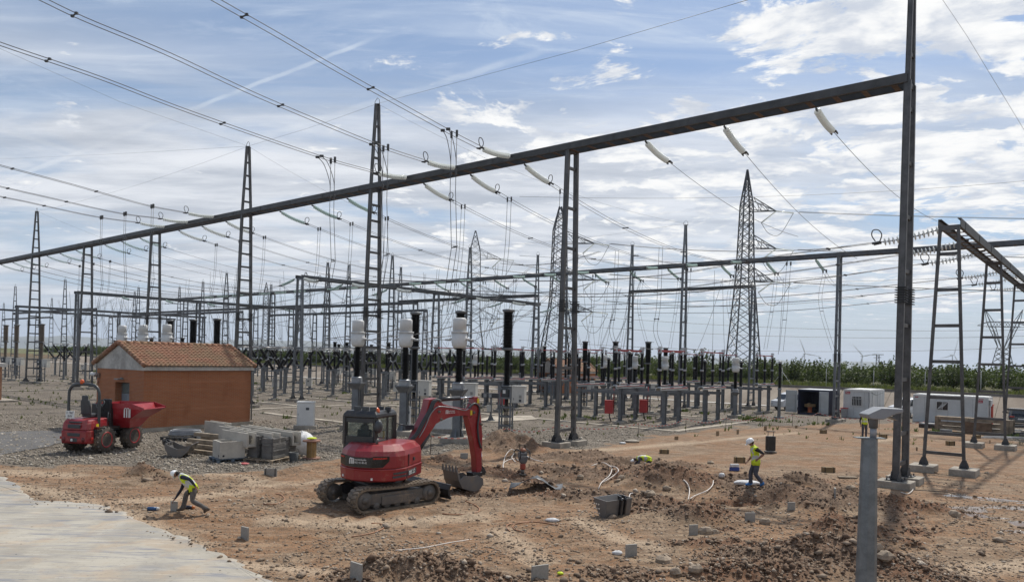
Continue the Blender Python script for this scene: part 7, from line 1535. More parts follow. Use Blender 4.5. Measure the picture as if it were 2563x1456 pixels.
for i in range(12): a_ = 6.283 * i / 12; b_.box((.20 * math.cos(a_), .20 * math.sin(a_), .42), (.02, .10, .72), rz=a_)
b_.build('core', mat('reel_wood', (.32, .20, .08), .85, var=.3, scale=4), t); o = blob(779, 1147, (.24, .16, .05), 'yellow hi-vis vest lying folded on the cable reel', hivis, 'folded_vest', 'vest', 10); o.location.z = .86
t = Thing('bucket', 'dark rubber bucket beside the cable reel', 'bucket', G(735, 1155), 0); b_ = MB(); b_.lathe([(.16, 0), (.23, .42), (.215, .42), (.15, .03)], 14, caps=False); b_.lathe([(.15, .02), (.15, .03)], 14); b_.build('pail', mat('rubber_pail', (.05, .055, .055), .7), t); b_ = MB(); b_.tube([(-.22, 0, .42), (-.18, 0, .56), (0, 0, .62), (.18, 0, .56), (.22, 0, .42)], .01, 5); b_.build('handle', strapm, t)
t = Thing('cable_coil', 'coil of grey cable on a black pallet behind the digger bucket', 'cable coil', G(462, 1096), 0); b_ = MB()
for i in range(6): b_.tube([(.85 * math.cos(a_) * (1 - .03 * i) + .1 * (i % 2), .5 * math.sin(a_), .22 + .045 * i) for a_ in [6.283 * j / 22 for j in range(22)]], .035, 5, closed=True)
b_.build('coil', mat('grey_hose', (.32, .33, .34), .5), t); pallet(G(448, 1100), R(-14), 'black pallet under the grey cable coil', 1.6, 1.0, strapm)
a_, b2 = G(616, 1153), G(640, 1122); b_ = MB(); b_.tube([a_, D(641, 1081, b2.y + .2)], .025, 6); tag(b_.build('wooden_stick', mat('stick_wood', (.36, .25, .13), .8)), 'wooden stick leaning on the trough beside the paver stacks', 'stick')
blob(611, 1162, (.22, .16, .05), 'crumpled red and white tape on the gravel before the square box', mat('tape_red', (.45, .10, .10), .6), 'tape_scrap', 'tape', 11)
# spray cans, bottles
def can(u, v, rz, L, r, m, m2, label, name='spray_can', cat='spray can'):
    p = GZ(u, v); t = Thing(name, label, cat, p + Z * r, rz); M = Matrix.Rotation(R(90), 4, 'Y'); b_ = MB(M); b_.lathe([(r, -L / 2), (r, L * .3)], 12); b_.build('can', m, t); b_ = MB(M); b_.lathe([(r * .95, L * .3), (r * .8, L * .38), (r * .7, L / 2)], 12); b_.build('cap', m2, t)
can(384, 1277, R(5), .33, .055, mat('can_blue', (.02, .07, .18), .4), bagw, 'blue and white spray can on the dirt left of the bending worker'); can(474, 1274, R(-5), .33, .055, mat('can_dark', (.015, .015, .03), .4), mat('can_orange', (.5, .16, .04), .4), 'dark spray can with an orange mark behind the bending worker'); 
wat, T, b = newmat('blue_bottle'); b.inputs['Base Color'].default_value = (.25, .5, .75, 1); b.inputs['Roughness'].default_value = .1; b.inputs['Transmission Weight'].default_value = .6
for k, (u, v) in enumerate(((2242, 1207), (2268, 1203))): p = D(u, v, 29.9 if k == 0 else 31.); t = Thing('water_bottle', f'blue plastic water bottle on the footing of the tall right column, {("left","right")[k]} of two', 'bottle', Vector((p.x, p.y, .31)), 0, 'water bottles'); b_ = MB(); b_.lathe([(.045, 0), (.05, .02), (.05, .22), (.02, .28), (.018, .32)], 12); b_.build('bottle', wat, t)
# rammer
t = Thing('rammer', 'upright vibrating rammer with red bellows standing right of the excavator', 'rammer', GZ(1308, 1190), R(-70)); b_ = MB(); b_.lathe([(.10, .22), (.125, .26), (.11, .30), (.125, .34), (.11, .38), (.125, .42), (.10, .46)], 14); b_.build('bellows', mat('bellows_red', (.32, .06, .035), .6), t); b_ = MB(); b_.box((.02, 0, .02), (.32, .2, .05)); b_.lathe([(.07, .04), (.075, .22)], 10); b_.build('foot', mudst, t)
b_ = MB(); b_.loft([[Vector((x * a_, y * a_, z)) for x, y in ((-1, -1), (1, -1), (1, 1), (-1, 1))] for z, a_ in ((.46, .10), (.55, .14), (.76, .17))]); b_.box((-.05, 0, .83), (.3, .3, .14)); b_.build('housing', mat('rammer_grey', (.14, .14, .145), .5), t, bevel=.02); b_ = MB()
for y in (-.2, .2): b_.tube([(.15, y, .62), (.26, y, .78), (.22, y, .98), (-.2, y, 1.02), (-.45, y, .92), (-.38, y, .62), (-.1, y, .56)], .022, 6)
b_.tube([(-.45, -.2, .92), (-.45, .2, .92)], .022, 6); b_.tube([(.24, -.2, .96), (.24, .2, .96)], .022, 6); b_.tube([(-.1, -.12, 1.02), (-.1, -.1, 1.2), (-.1, .1, 1.2), (-.1, .12, 1.02)], .018, 6); b_.build('guide_handle', strapm, t); b_ = MB(); b_.ell((-.1, .02, .96), (.17, .14, .12), 10, 6); b_.build('engine', mat('engine_orange', (.30, .11, .05), .5), t)
# black upright frame box
t = Thing('tool_case', 'tall black case with a handle standing alone on the bare dirt', 'case', G(1928, 1133), R(6)); b_ = MB(); b_.box((0, 0, .52), (.50, .26, .80)); b_.build('body', mat('case_black', (.022, .020, .017), .6), t, bevel=.05); b_ = MB(); b_.box((0, 0, .06), (.52, .5, .07)); b_.build('base', mudst, t, bevel=.02); b_ = MB()
for x in (-.15, .15): b_.tube([(x, 0, .9), (x, 0, 1.16)], .018, 6)
b_.tube([(-.24, 0, 1.16), (.24, 0, 1.16)], .028, 8); b_.build('handle', mudst, t)
# tarpaulin scrap
b_ = MB(); c0 = GZ(1342, 1222); g_ = []
for i in range(9):
    for j in range(7):
        x, y = -.95 + 1.9 * i / 8, -.42 + .84 * j / 6; g_.append((c0.x + x + .1 * y, c0.y + y, c0.z + .05 + .42 * math.exp(-((x + .05) / .42) ** 2) * (1 - .3 * j / 6) + .05 * math.sin(7 * x + 3 * y)))
b_.add(g_, [(i * 7 + j, i * 7 + j + 1, (i + 1) * 7 + j + 1, (i + 1) * 7 + j) for i in range(8) for j in range(6)], True); o = b_.build('tarpaulin', mat('grey_tarpaulin', (.10, .105, .11), .35, var=.4, scale=4), None, fixn=False); o.modifiers.new('Solid', 'SOLIDIFY').thickness = .01; tag(o, 'dark grey plastic sheet draped over earth right of the bucket', 'tarpaulin')
# conduits and cables on the ground
def hose(px, label, m=pvc, r=.020, arch=0., name='conduit', group='loose white conduits'):
    P = []; n = len(px)
    for i, (u, v) in enumerate(px):
        p = GZ(u, v); P.append(p + Z * (r + arch * .45 * math.sin(math.pi * i / max(1, n - 1))))
    b_ = MB(); b_.tube(spline(P, 8), r, 6); tag(b_.build(name, m, None, fixn=False), label, 'conduit' if m is pvc else 'cable', group)
def c7(l): return [(1251.6 + x * .3418, 1063.8 + y * .3418) for x, y in l]
hose(c7([(720, 470), (745, 430), (800, 390), (818, 350), (800, 315), (750, 296), (670, 298)]), 'white conduit looping over the earth, larger of the pair in the centre', arch=.20); hose(c7([(735, 432), (790, 412), (840, 385), (866, 350), (850, 320), (810, 305)]), 'white conduit looping over the earth, smaller of the pair in the centre', arch=.18); hose(c7([(1345, 405), (1372, 450), (1387, 495), (1378, 550)]), 'white conduit standing in the red earth, left arm of the fork', arch=.15); hose(c7([(1562, 412), (1555, 455), (1515, 498), (1430, 528), (1392, 552)]), 'white conduit curving through the red earth, right arm of the fork', arch=.15)
hose([(1259, 1178), (1262, 1160), (1284, 1152), (1300, 1154)], 'white conduit left of the rammer, lower loop', arch=.1); hose([(1258, 1168), (1266, 1142), (1280, 1130), (1288, 1136), (1281, 1148), (1290, 1158)], 'white conduit left of the rammer, upper loop', arch=.2); hose([(1316, 1142), (1336, 1152), (1360, 1157)], 'white conduit right of the rammer', arch=.05); hose([(1574, 1249), (1577, 1240), (1584, 1237)], 'short pair of white conduit ends behind the perforated bucket', arch=.05); hose([(2255, 1233), (2272, 1238), (2285, 1226), (2274, 1213)], 'white conduit end curling out of the right column footing', arch=.05)
hose(c7([(72, 782), (48, 752), (72, 726), (200, 712), (300, 714), (425, 737)]), 'brown cable loop on the dirt left of the perforated bucket, outer one', copper, .018, group='loose brown cables'); hose(c7([(172, 786), (104, 766), (96, 742), (150, 718), (212, 714)]), 'brown cable loop on the dirt left of the perforated bucket, inner one', copper, .018, group='loose brown cables')
hose([(1107, 1286), (1150, 1289), (1190, 1284), (1200, 1276), (1190, 1266), (1165, 1255)], 'brown cable curve on the dirt in front of the excavator track', copper, .018, group='loose brown cables'); hose([(660, 1262), (690, 1263), (712, 1252), (705, 1240), (690, 1236)], 'brown cable curve on the dirt left of the excavator tracks', copper, .018, group='loose brown cables'); hose([(880, 1344), (930, 1336), (960, 1322), (952, 1312), (930, 1310)], 'brown cable curve in the dirt below the excavator', copper, .018, group='loose brown cables'); hose([(990, 1378), (1060, 1372), (1120, 1360), (1180, 1350)], 'pale cable lying straight across the lower dirt', pvc, .014)
hose([(2270, 1225), (2320, 1228), (2370, 1232), (2405, 1238)], 'dark cable lying on the wet dirt right of the tall column', strapm, .015, name='ground_cable', group='loose dark cables'); hose([(2170, 1200), (2210, 1206), (2238, 1196), (2262, 1190)], 'dark cable running to the footing of the tall right column', strapm, .015, name='ground_cable', group='loose dark cables')
# planks
for i, (a_, b2, lab) in enumerate((((2098, 1196), (2143, 1197), 'grey plank lying on the dirt left of the street lamp'), ((1365, 1112), (1390, 1110), 'plank on edge across the footings of the bare ladder column'), ((1300, 1098), (1345, 1112), 'pale plank on the gravel right of the nearest breaker'))):
    p, q = G(*a_), G(*b2); b_ = MB(); b_.bar(p + Z * .05, q + Z * .05, .28, .06); tag(b_.build('plank', timber, bevel=.01), lab, 'plank', 'planks')
# boulders
stn = mat('boulder', (.33, .26, .19), .9, var=.3, scale=3, bump=.6, bscale=8, dist=.03); g_ = random.Random(4)
for i, (u, v, r, lab) in enumerate(((2129, 1222, .26, 'largest brown boulder behind the street lamp'), (1778, 1160, .24, 'rounded boulder on the ridge left of the walking worker'), (1668, 1224, .24, 'pale boulder in the middle of the red earth'), (1765, 1334, .30, 'flat wide boulder beside a grey board'), (1785, 1334, .24, 'pointed stone right of the flat wide boulder'), (2390, 1290, .27, 'smooth lone stone beside the wet patches'), (1452, 1198, .22, 'brown boulder below the long earth ridge'), (1627, 1240, .28, 'half buried pale stone right of the perforated bucket'), (1660, 1406, .26, 'angular pale stone at the bottom right of centre'), (1742, 1431, .24, 'grey rounded stone at the bottom edge'), (1915, 1310, .24, 'oval stone between two grey boards on the right'), (1690, 1436, .18, 'small grey stone at the bottom edge, left of the rounded one'), (1555, 1200, .22, 'stone on the ridge beside the conduits'), (2195, 1375, .22, 'stone before the base of the street lamp'), (1030, 1300, .18, 'pale stone on the dirt in front of the excavator'), (1395, 1304, .16, 'flat stone next to the dirty white bag'), (2470, 1185, .15, 'small stone near the right ladder footings'), (2215, 1400, .25, 'pale stone at the lower right beside the street lamp'))):
    p = GZ(u, v); b_ = MB(); r *= .74; b_.ell((p.x, p.y, p.z + r * .18), (r, r * g_.uniform(.6, .95), r * g_.uniform(.5, .8)), 8, 5, .17, g_); b_.sm = [False] * len(b_.f); tag(b_.build('boulder', stn, bevel=.02), lab, 'boulder', 'boulders')
# barrier rods and tape
rods = [(1077, 1137), (1266, 1112), (1400, 1100), (1597, 1096), (1716, 1080), (1816, 1077), (1908, 1068), (1983, 1066), (2046, 1060), (2200, 1072), (2320, 1084)]; tops = []
for i, (u, v) in enumerate(rods):
    p = G(u, v); b_ = MB(); b_.tube([p, p + Vector((.02, 0, .95))], .016, 5); tag(b_.build('barrier_rod', mat('rusty_rod', (.06, .04, .03), .8)), f'thin steel rod holding the barrier tape, {orde(i)} from the left', 'rod', 'barrier rods'); tops.append(p + Z * .9)
tp = MB()
for a_, b2 in zip(tops[:-1], tops[1:]):
    S = sagged(a_, b2, .30, 10); n = len(S); tp.add([q + Z * .025 for q in S] + [q - Z * .025 for q in S], [(i, i + 1, n + i + 1, n + i) for i in range(n - 1)])
m, T, b = newmat('barrier_tape'); wv = T.n('ShaderNodeTexWave'); wv.inputs['Scale'].default_value = 1.1; T.put(wv.inputs['Vector'], T.n('ShaderNodeTexCoord').outputs['Object']); T.put(b.inputs['Base Color'], T.mix(T.ss(wv.outputs['Fac'], .45, .55), (.62, .56, .52), (.55, .16, .12))); tag(tp.build('barrier_tape', m, fixn=False), 'long red and white barrier tape sagging between thin rods across the yard', 'barrier tape')
# ---- stores in front of the long cabin
def c6(x, y): return (2252.8 + x * .12111, 963.7 + y * .12111)
xr = SWz
p = G(*c6(720, 945)); t = Thing('timber_crate', 'long weathered timber crate frame in front of the long white cabin', 'crate', p, xr); b_ = MB(); L = 4.9
for z in (.28, .62, 1.0): b_.box((L / 2, 0, z), (L, .09, .22)); b_.box((L / 2, 1.0, z), (L, .09, .22))
for x in (.1, L * .42, L - .6, L - .3, L - .05): b_.box((x, -.07, .58), (.22, .09, 1.16)); b_.box((x, 1.07, .58), (.2, .09, 1.16))
b_.box((L / 2, .5, 1.13), (L, .95, .04)); b_.build('frame', timber, t); b_ = MB(); b_.box((L * .56, -.22, .46), (1.9, .12, .85)); b_.build('side_panel', mat('brown_planks', (.15, .10, .065), .9, var=.4, scale=3), t)
p = G(*c6(660, 700)); t = Thing('zinc_rack', 'galvanised steel frame stood on its side before the long white cabin', 'frame', p + E2 * .3, xr); b_ = MB(); L = 3.3
for z, x0 in ((.75, 0), (1.45, 0)): b_.box((L / 2, 0, z), (L, .12, .13))
for x in (.1, .6, 1.1, 1.7, 2.3, 2.9, 3.2): b_.box((x, .02, 1.1), (.13, .1, .62))
for x in (.1, 3.1): b_.box((x, 0, .35), (.1, .1, .75))
b_.build('frame', mat('zinc_frame', (.42, .43, .42)), t)
for i in range(6):
    p = G(*c6(868, 715)) + E2 * .1 - E1 * (.36 * (i % 3)); b_ = MB(); q = p + Z * (.62 + .36 * (i // 3)); b_.tube([q - E2 * .3, q + E2 * .8], .175, 14); tag(b_.build('pipe', mat('black_pipe', (.02, .02, .02), .6)), f'black pipe with a pale end in the stack of six, {orde(i)} from the lower left', 'pipe', 'stack of black pipes'); o = col.objects['pipe' + ('' if i == 0 else f'.{i:03d}')]; e_ = MB(); e_.tube([q - E2 * .315, q - E2 * .29], .150, 14); e_.v = [tuple(Vector(v) - o.location) for v in e_.v]; e_.build('end_cap', mat('pipe_end', (.5, .49, .45), .8), o)
p = G(*c6(830, 990)); b_ = MB(); b_.tube([p + Z * .17, p - E1 * .75 + Z * .17], .17, 14); tag(b_.build('concrete_pipe', mat('pipe_grey', (.16, .16, .155), .8)), 'short grey pipe lying before the timber crate', 'pipe')
t = Thing('material_rack', 'low dark rack of boards and plastic left of the timber crate', 'rack', G(*c6(410, 870)), xr); b_ = MB(); b_.box((.7, .3, .15), (1.5, 1., .25)); b_.build('boards', mat('dark_boards', (.05, .04, .035), .8), t); b_ = MB(); b_.box((.7, .3, .33), (1.5, .9, .1)); b_.build('sheet', mat('grey_sheet', (.3, .3, .3), .5), t)
for i in range(14):
    u, v = 2455 + rnd.uniform(0, 95), 1076 + rnd.uniform(-12, 22); p = G(u, v); a_ = rnd.uniform(-.25, .25) + xr; L = rnd.uniform(1.4, 3.2); b_ = MB(); b_.bar(p + Z * .1, p + Vector((math.cos(a_) * L, math.sin(a_) * L, .1 + rnd.uniform(0, .2))), .12, .1); tag(b_.build('zinc_profile', zinc if i % 3 else mat('dark_sheet', (.03, .03, .035), .4)), f'galvanised profile in the loose pile at the right edge, {orde(i)} of the pile', 'steel profile', 'loose galvanised profiles')
# vehicles
def car(p, rz, L, Wd, H, body_m, label, van=False, nm='parked_car'):
    t = Thing(nm, label, 'van' if van else 'car', p, rz); hw = Wd / 2
    if van: prof = [(-L / 2, .35), (-L / 2, H * .55), (-L / 2 + .12, H * .97), (-L / 2 + .4, H), (L * .12, H), (L * .26, H * .90), (L * .36, H * .62), (L / 2 - .05, H * .52), (L / 2, .36)]
    else: prof = [(-L / 2, .40), (-L / 2 + .02, .82), (-L / 2 + .12, 1.0), (-L / 2 + .55, H * .95), (-L * .16, H), (L * .06, H * .97), (L * .22, .98), (L / 2 - .25, .84), (L / 2, .62), (L / 2, .38)]
    b_ = MB(); n = len(prof); rings = []
    for y, k in ((-hw, .94), (-hw * .97, 1.), (hw * .97, 1.), (hw, .94)): rings.append([Vector((x * (k if abs(k) < 1 else 1), y if z < H * .62 else y * .86, .3 + (z - .3) * (k if z > .5 else 1))) for x, z in prof])
    b_.loft(rings); b_.build('body', body_m, t, bevel=.04)
    gl_ = mat('car_glass', (.015, .018, .02), .06)
    for sg in (-1, 1):
        b_ = MB(); z0, z1 = (H * .60, H * .90) if van else (.98, H * .90); xs = (-.1 * L, L * .24) if van else (-L * .30, L * .14); b_.add([Vector(q) for q in ((xs[0], sg * hw * .945, z0), (xs[1] + .1, sg * hw * .945, z0), (xs[1] - .15, sg * hw * .885, z1), (xs[0] + .15, sg * hw * .885, z1))], [(0, 1, 2, 3)]); b_.build('side_window', gl_, t, fixn=False)
        for x in (-L * .31, L * .31):
            b_ = MB(); M = Matrix.Translation((x, sg * (hw - .10), .32)) @ Matrix.Rotation(R(90), 4, 'X'); b_.lathe([(.2, -.11), (.30, -.11), (.32, -.08), (.32, .08), (.30, .11), (.2, .11)], 20, M); wo = b_.build('wheel', rubber, t); b_ = MB(); b_.lathe([(.20, -.115), (.20, .115)], 14, M); sub(b_, 'rim', flange, wo, t)
        b_ = MB(); b_.box((-L / 2 + .01, sg * hw * .72, .80 if not van else H * .45), (.05, .34, .12 if not van else .4)); b_.build('tail_light', redlens, t, bevel=.01)
        b_ = MB(); b_.box((L / 2 - .06, sg * hw * .7, .66), (.12, .3, .14)); b_.build('headlight', mat('headlight', (.6, .6, .6), .15), t, bevel=.02); b_ = MB(); b_.box((L * .16, sg * (hw + .08), z0 + .06), (.12, .16, .14)); b_.build('mirror', body_m, t, bevel=.02)
    b_ = MB(); f = (-L / 2 + .10, H * .90, -L / 2 + .02, H * .62) if van else (-L / 2 + .53, H * .93, -L / 2 + .12, 1.04); b_.add([Vector((f[2] - .012, -hw * .72, f[3])), Vector((f[2] - .012, hw * .72, f[3])), Vector((f[0] - .02, hw * .66, f[1])), Vector((f[0] - .02, -hw * .66, f[1]))], [(0, 1, 2, 3)]); b_.build('rear_window', gl_, t, fixn=False)
    b_ = MB(); x0, x1 = (L * .37, L * .265) if van else (L * .215, L * .07); b_.add([Vector((x0 + .02, -hw * .72, H * .63 if van else 1.0)), Vector((x0 + .02, hw * .72, H * .63 if van else 1.0)), Vector((x1 + .02, hw * .66, H * .9)), Vector((x1 + .02, -hw * .66, H * .9))], [(0, 1, 2, 3)]); b_.build('windscreen', gl_, t, fixn=False)
    b_ = MB(); b_.box((-L / 2 - .005, 0, .62), (.03, .5, .11)); b_.build('number_plate', white_l, t); b_ = MB(); b_.box((-L / 2 + .03, 0, .42), (.12, Wd * .9, .18)); b_.build('bumper', darkbox, t, bevel=.03)
vw = mat('van_white', (.66, .67, .68), .3, var=.06, coat=.4); vb = mat('car_black', (.010, .011, .013), .15, var=.1, coat=.8)
car(G(2547, 1062), R(62), 4.5, 1.85, 1.46, vb, 'black car parked at the right edge beyond the galvanised profiles'); pc = G(1985, 1029); car(pc + Vector((.9, 2.4, 0)), R(197), 4.4, 1.8, 1.85, vw, 'white van peeping out left of the navy container', True, 'parked_van'); pc = G(2285, 1048); car(pc + Vector((1.2, 2.3, 0)), R(197), 4.4, 1.8, 1.9, vw, 'white van half hidden behind the tall right column', True, 'parked_van')
# ================================================================== lattice pylons, turbines, orchard
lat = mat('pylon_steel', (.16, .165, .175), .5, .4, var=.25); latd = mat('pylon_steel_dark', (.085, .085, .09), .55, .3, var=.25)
def pylon(base, H, wb, ww, hw_, arms, label, m, rz=0., peak=4.0, topw=None, strings=True):
    """H total height, wb base width, ww waist width from height hw_ up"""
    t = Thing('lattice_pylon', label, 'pylon', base, rz, 'lattice pylons'); topw = topw or ww
    def wd(z):
        if z < hw_: return wb + (ww - wb) * z / hw_
        if z < H - peak: return ww + (topw - ww) * (z - hw_) / (H - peak - hw_)
        return topw * max(.06, (H - z) / peak)
    b_ = MB(); r = .125 if m is latd else .085
    zs = [0.]; 
    while zs[-1] < H - .8: zs.append(min(H, zs[-1] + max(.9, wd(zs[-1]) * .62)))
    C = lambda z, k: Vector((wd(z) / 2 * (1, 1, -1, -1)[k], wd(z) / 2 * (1, -1, -1, 1)[k], z))
    for a, c in zip(zs[:-1], zs[1:]):
        for k in range(4):
            b_.bar(C(a, k), C(c, k), r * 1.3); k2 = (k + 1) % 4
            b_.bar(C(a, k), C(c, k2), r * .62); b_.bar(C(a, k2), C(c, k), r * .62)
            if a == 0 or wd(a) < ww * 1.05 and (zs.index(a) % 3 == 0): b_.bar(C(a, k), C(a, k2), r * .7)
    b_.build('tower', m, t)
    for z, L in arms:
        a = MB(); w2 = wd(z) / 2; sg = 1 if L > 0 else -1; tip = Vector((sg * w2 + L, 0, z + .15)); up_ = 1.9
        for y in (-1, 1):
            p0 = Vector((sg * w2, y * w2, z)); p1 = Vector((sg * w2, y * w2, z + up_)); a.bar(p0, tip, r * .9); a.bar(p1, tip, r * .8)
            for f in (.33, .66): a.bar(p0.lerp(tip, f), p1.lerp(tip, f), r * .5); a.bar(p0.lerp(tip, f), p1.lerp(tip, f - .33), r * .5)
        for f in (0, .4, .7): a.bar(Vector((sg * w2, -w2, z)).lerp(tip, f), Vector((sg * w2, w2, z)).lerp(tip, f), r * .5)
        a.build('cross_arm', m, t)
        if strings:
            q = MB(); d0 = tip + Vector((2.6, -.3, -.25)); q.tube([tip, d0], .11, 6); d1 = tip + Vector((-1.7, 1.4, -1.6)); q.tube([tip, d1], .11, 6); q.build('insulators', gm_, t)
            q = MB(); q.tube(spline([d0, d0.lerp(d1, .4) - Z * 2.6, d0.lerp(d1, .75) - Z * 2.0, d1], 6), .035, 4); q.build('jumper', wire_m, t)
    return t
pb = D(1858, 957, 112); pylon(pb, 32.5, 4.3, 2.05, 16., [(26.0, 3.9), (20.3, 3.9), (15.3, 3.4)], 'big steel lattice pylon with three right-hand arms, right of the centre', latd, R(5), 5.6, 1.45)
p2_ = D(1392, 962, 128); pylon(p2_, 31.5, 6.8, 2.7, 14., [(24.5, 5.0), (18.2, 5.2), (12.6, 4.6)], 'lattice pylon standing behind the bare ladder column', latd, R(6), 4.6, 2.1)
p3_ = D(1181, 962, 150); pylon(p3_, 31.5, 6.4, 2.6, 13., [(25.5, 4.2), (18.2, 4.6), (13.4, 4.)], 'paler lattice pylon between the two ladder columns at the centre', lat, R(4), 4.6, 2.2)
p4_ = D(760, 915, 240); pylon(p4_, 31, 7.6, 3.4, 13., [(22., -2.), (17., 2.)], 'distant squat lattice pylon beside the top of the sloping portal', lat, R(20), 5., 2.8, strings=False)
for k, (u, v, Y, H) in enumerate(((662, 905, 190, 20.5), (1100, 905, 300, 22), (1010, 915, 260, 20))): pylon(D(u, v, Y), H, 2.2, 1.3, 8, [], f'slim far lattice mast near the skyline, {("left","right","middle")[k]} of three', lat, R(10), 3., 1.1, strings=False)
# cat-headed pylon at the right edge
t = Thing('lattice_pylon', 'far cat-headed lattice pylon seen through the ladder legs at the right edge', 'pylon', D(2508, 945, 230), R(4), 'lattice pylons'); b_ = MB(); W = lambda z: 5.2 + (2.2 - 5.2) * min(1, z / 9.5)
zs = [0, 2.6, 4.8, 6.6, 8.1, 9.5]
def cc(z, k): return Vector((W(z) / 2 * (1, 1, -1, -1)[k], W(z) / 2 * (1, -1, -1, 1)[k], z))
for a, c in zip(zs[:-1], zs[1:]):
    for k in range(4): b_.bar(cc(a, k), cc(c, k), .2); b_.bar(cc(a, k), cc(c, (k + 1) % 4), .11); b_.bar(cc(a, (k + 1) % 4), cc(c, k), .11)
for sg in (-1, 1):
    P0, P1, P2, P3 = Vector((sg * 1.1, 0, 9.5)), Vector((sg * 4.6, 0, 15.6)), Vector((sg * 5.0, 0, 17.4)), Vector((sg * 6.3, 0, 21.4)); Q1 = Vector((sg * 3.0, 0, 15.6))
    for y in (-.7, .7):
        o_ = Vector((0, y, 0)); b_.bar(P0 + o_, P2 + o_, .18); b_.bar(P0 + o_ * 1.0 - Vector((sg * .0, 0, 0)), Q1 + o_, .16); b_.bar(P2 + o_, P3, .14); b_.bar(Vector((sg * 3.6, y, 17.2)), P3, .14)
        for k in range(6): f = k / 6; b_.bar((P0.lerp(P2, f)) + o_, P0.lerp(Q1, min(1, f + .12)) + o_, .09)
    b_.bar(Vector((sg * 5, -.7, 17.2)), Vector((sg * 8.5, 0, 16.0)), .14); b_.bar(Vector((sg * 5, .7, 17.2)), Vector((sg * 8.5, 0, 16.0)), .14); b_.bar(Vector((sg * 4.4, 0, 15.7)), Vector((sg * 8.5, 0, 16.0)), .14)
for y in (-.7, .7):
    b_.bar((-5, y, 17.3), (5, y, 17.3), .16); b_.bar((-5, y, 15.8), (5, y, 15.8), .16)
    for k in range(10): b_.bar((-5 + k, y, 15.8 + 1.5 * (k % 2)), (-4 + k, y, 15.8 + 1.5 * ((k + 1) % 2)), .09)
b_.build('tower', lat, t)
# conductors between pylons
for z, L, nm in ((26, 4.1, 'top'), (20.3, 4.1, 'middle'), (15.3, 3.6, 'lowest')):
    a = pb + Vector((1.2 + L + 2.6, 0, z)); far = D(2640, pix(a)[1] + 6, 70); 
    cable('line_conductor', sagged(a, a + Vector((90, -14, -1 + (26 - z) * .05)), .9), f'far conductor leaving the {nm} arm of the big lattice pylon to the right', 'cable', .03, .5, (), 'far line conductors')
    b0 = p2_ + Vector((1.2 + L + 3.4, 0, z * .93 + .4)); cable('line_conductor', sagged(b0, a + Vector((30, 40, 2)), 1.4), f'far conductor from the {nm} arm of the pylon behind the ladder column to the right', 'cable', .035, .5, (), 'far line conductors')
    c0 = p3_ + Vector((1.2 + L, 0, z * .95)); cable('line_conductor', sagged(c0, b0 + Vector((-1, 6, -.5)), 1.2), f'far conductor between the two central pylons, {nm} arm', 'cable', .035, .5, (), 'far line conductors')
for k, (v0, v1) in enumerate(((775, 822), (803, 836), (492, 440), (640, 628), (690, 676), (850, 862))):
    cable('line_conductor', sagged(D(1300, v0, 160), D(2700, v1, 160), 2.0), f'thin distant line across the sky behind the yard, {orde(k)} of six', 'cable', .035, 0, (), 'far line conductors')
# wind turbines
wt = mat('turbine_white', (.62, .64, .66), .5, var=.04, scale=.1)
def turbine(u, v, Rb, ang, label, Y=1900., yaw=0.):
    hub = D(u, v, Y); t = Thing('wind_turbine', label, 'wind turbine', Vector((hub.x, hub.y, -55)), yaw, 'wind turbines'); H = hub.z + 55
    b_ = MB(); b_.tube([(0, 0, 0), (0, 0, H)], [2.4, 1.4], 10); b_.build('tower', wt, t); b_ = MB(); b_.tube([(0, -4, H), (0, -3, H + .2), (0, 6, H + .3)], [1.2, 2.0, 1.6], 10); b_.build('nacelle', wt, t)
    for k in range(3):
        a = R(ang + 120 * k); dv = Vector((math.sin(a), 0, math.cos(a))); sd_ = Vector((math.cos(a), 0, -math.sin(a))); b_ = MB(); rings = []
        for f, c_ in ((0, .7), (.06, 1.0), (.18, 1.7), (.5, 1.1), (.85, .6), (1., .15)): q = Vector((0, -4.4, H)) + dv * (Rb * f); rings.append([q + sd_ * c_, q + Vector((0, .5 * c_ + .1, 0)), q - sd_ * c_ * .8, q - Vector((0, .5 * c_ + .1, 0))])
        b_.loft(rings); b_.build('blade', wt, t)
turbine(2014, 885, 43, -22, 'wind turbine behind the orchard, left of the three on the right'); turbine(2158, 891, 42, -42, 'wind turbine behind the orchard, middle of the three on the right'); turbine(2384, 888, 50, 18, 'wind turbine partly hidden by the ladder legs at the right', yaw=.35)
turbine(818, 852, 32, 12, 'faint wind turbine left of the first white transformer head', 2200); turbine(741, 812, 42, 8, 'faint wind turbine beside the squat distant pylon', 2100, 1.2)
# ---- orchard trees with upright wind-bent shoots
def leafmat(nm, a, b2):
    m, T, b = newmat(nm); co_ = T.n('ShaderNodeTexCoord').outputs['Object']; n1 = T.noise(co_, 1.1, 4); n2 = T.noise(co_, 9., 3); oi = T.n('ShaderNodeObjectInfo').outputs['Random']
    c = T.mix(T.ss(T.m('ADD', T.m('MULTIPLY', n1, .6), T.m('MULTIPLY', n2, .4)), .38, .62), a, b2); c = T.mix(T.m('MULTIPLY', oi, .45), c, tuple(x * .7 for x in a)); T.put(b.inputs['Base Color'], c); b.inputs['Roughness'].default_value = .55
    b.inputs['Transmission Weight'].default_value = 0.; b.inputs['Specular IOR Level'].default_value = .35
    tr = T.n('ShaderNodeBsdfTranslucent'); T.put(tr.inputs[0], T.mix(.5, b2, (.12, .17, .02))); mx = T.n('ShaderNodeMixShader'); mx.inputs[0].default_value = .35; T.nt.links.new(b.outputs[0], mx.inputs[1]); T.nt.links.new(tr.outputs[0], mx.inputs[2]); T.nt.links.new(mx.outputs[0], T.nt.nodes['Material Output'].inputs[0]); return m
leaf = leafmat('orchard_leaf', (.023, .038, .011), (.088, .118, .031)); bark = mat('orchard_bark', (.075, .055, .04), .9, var=.3)
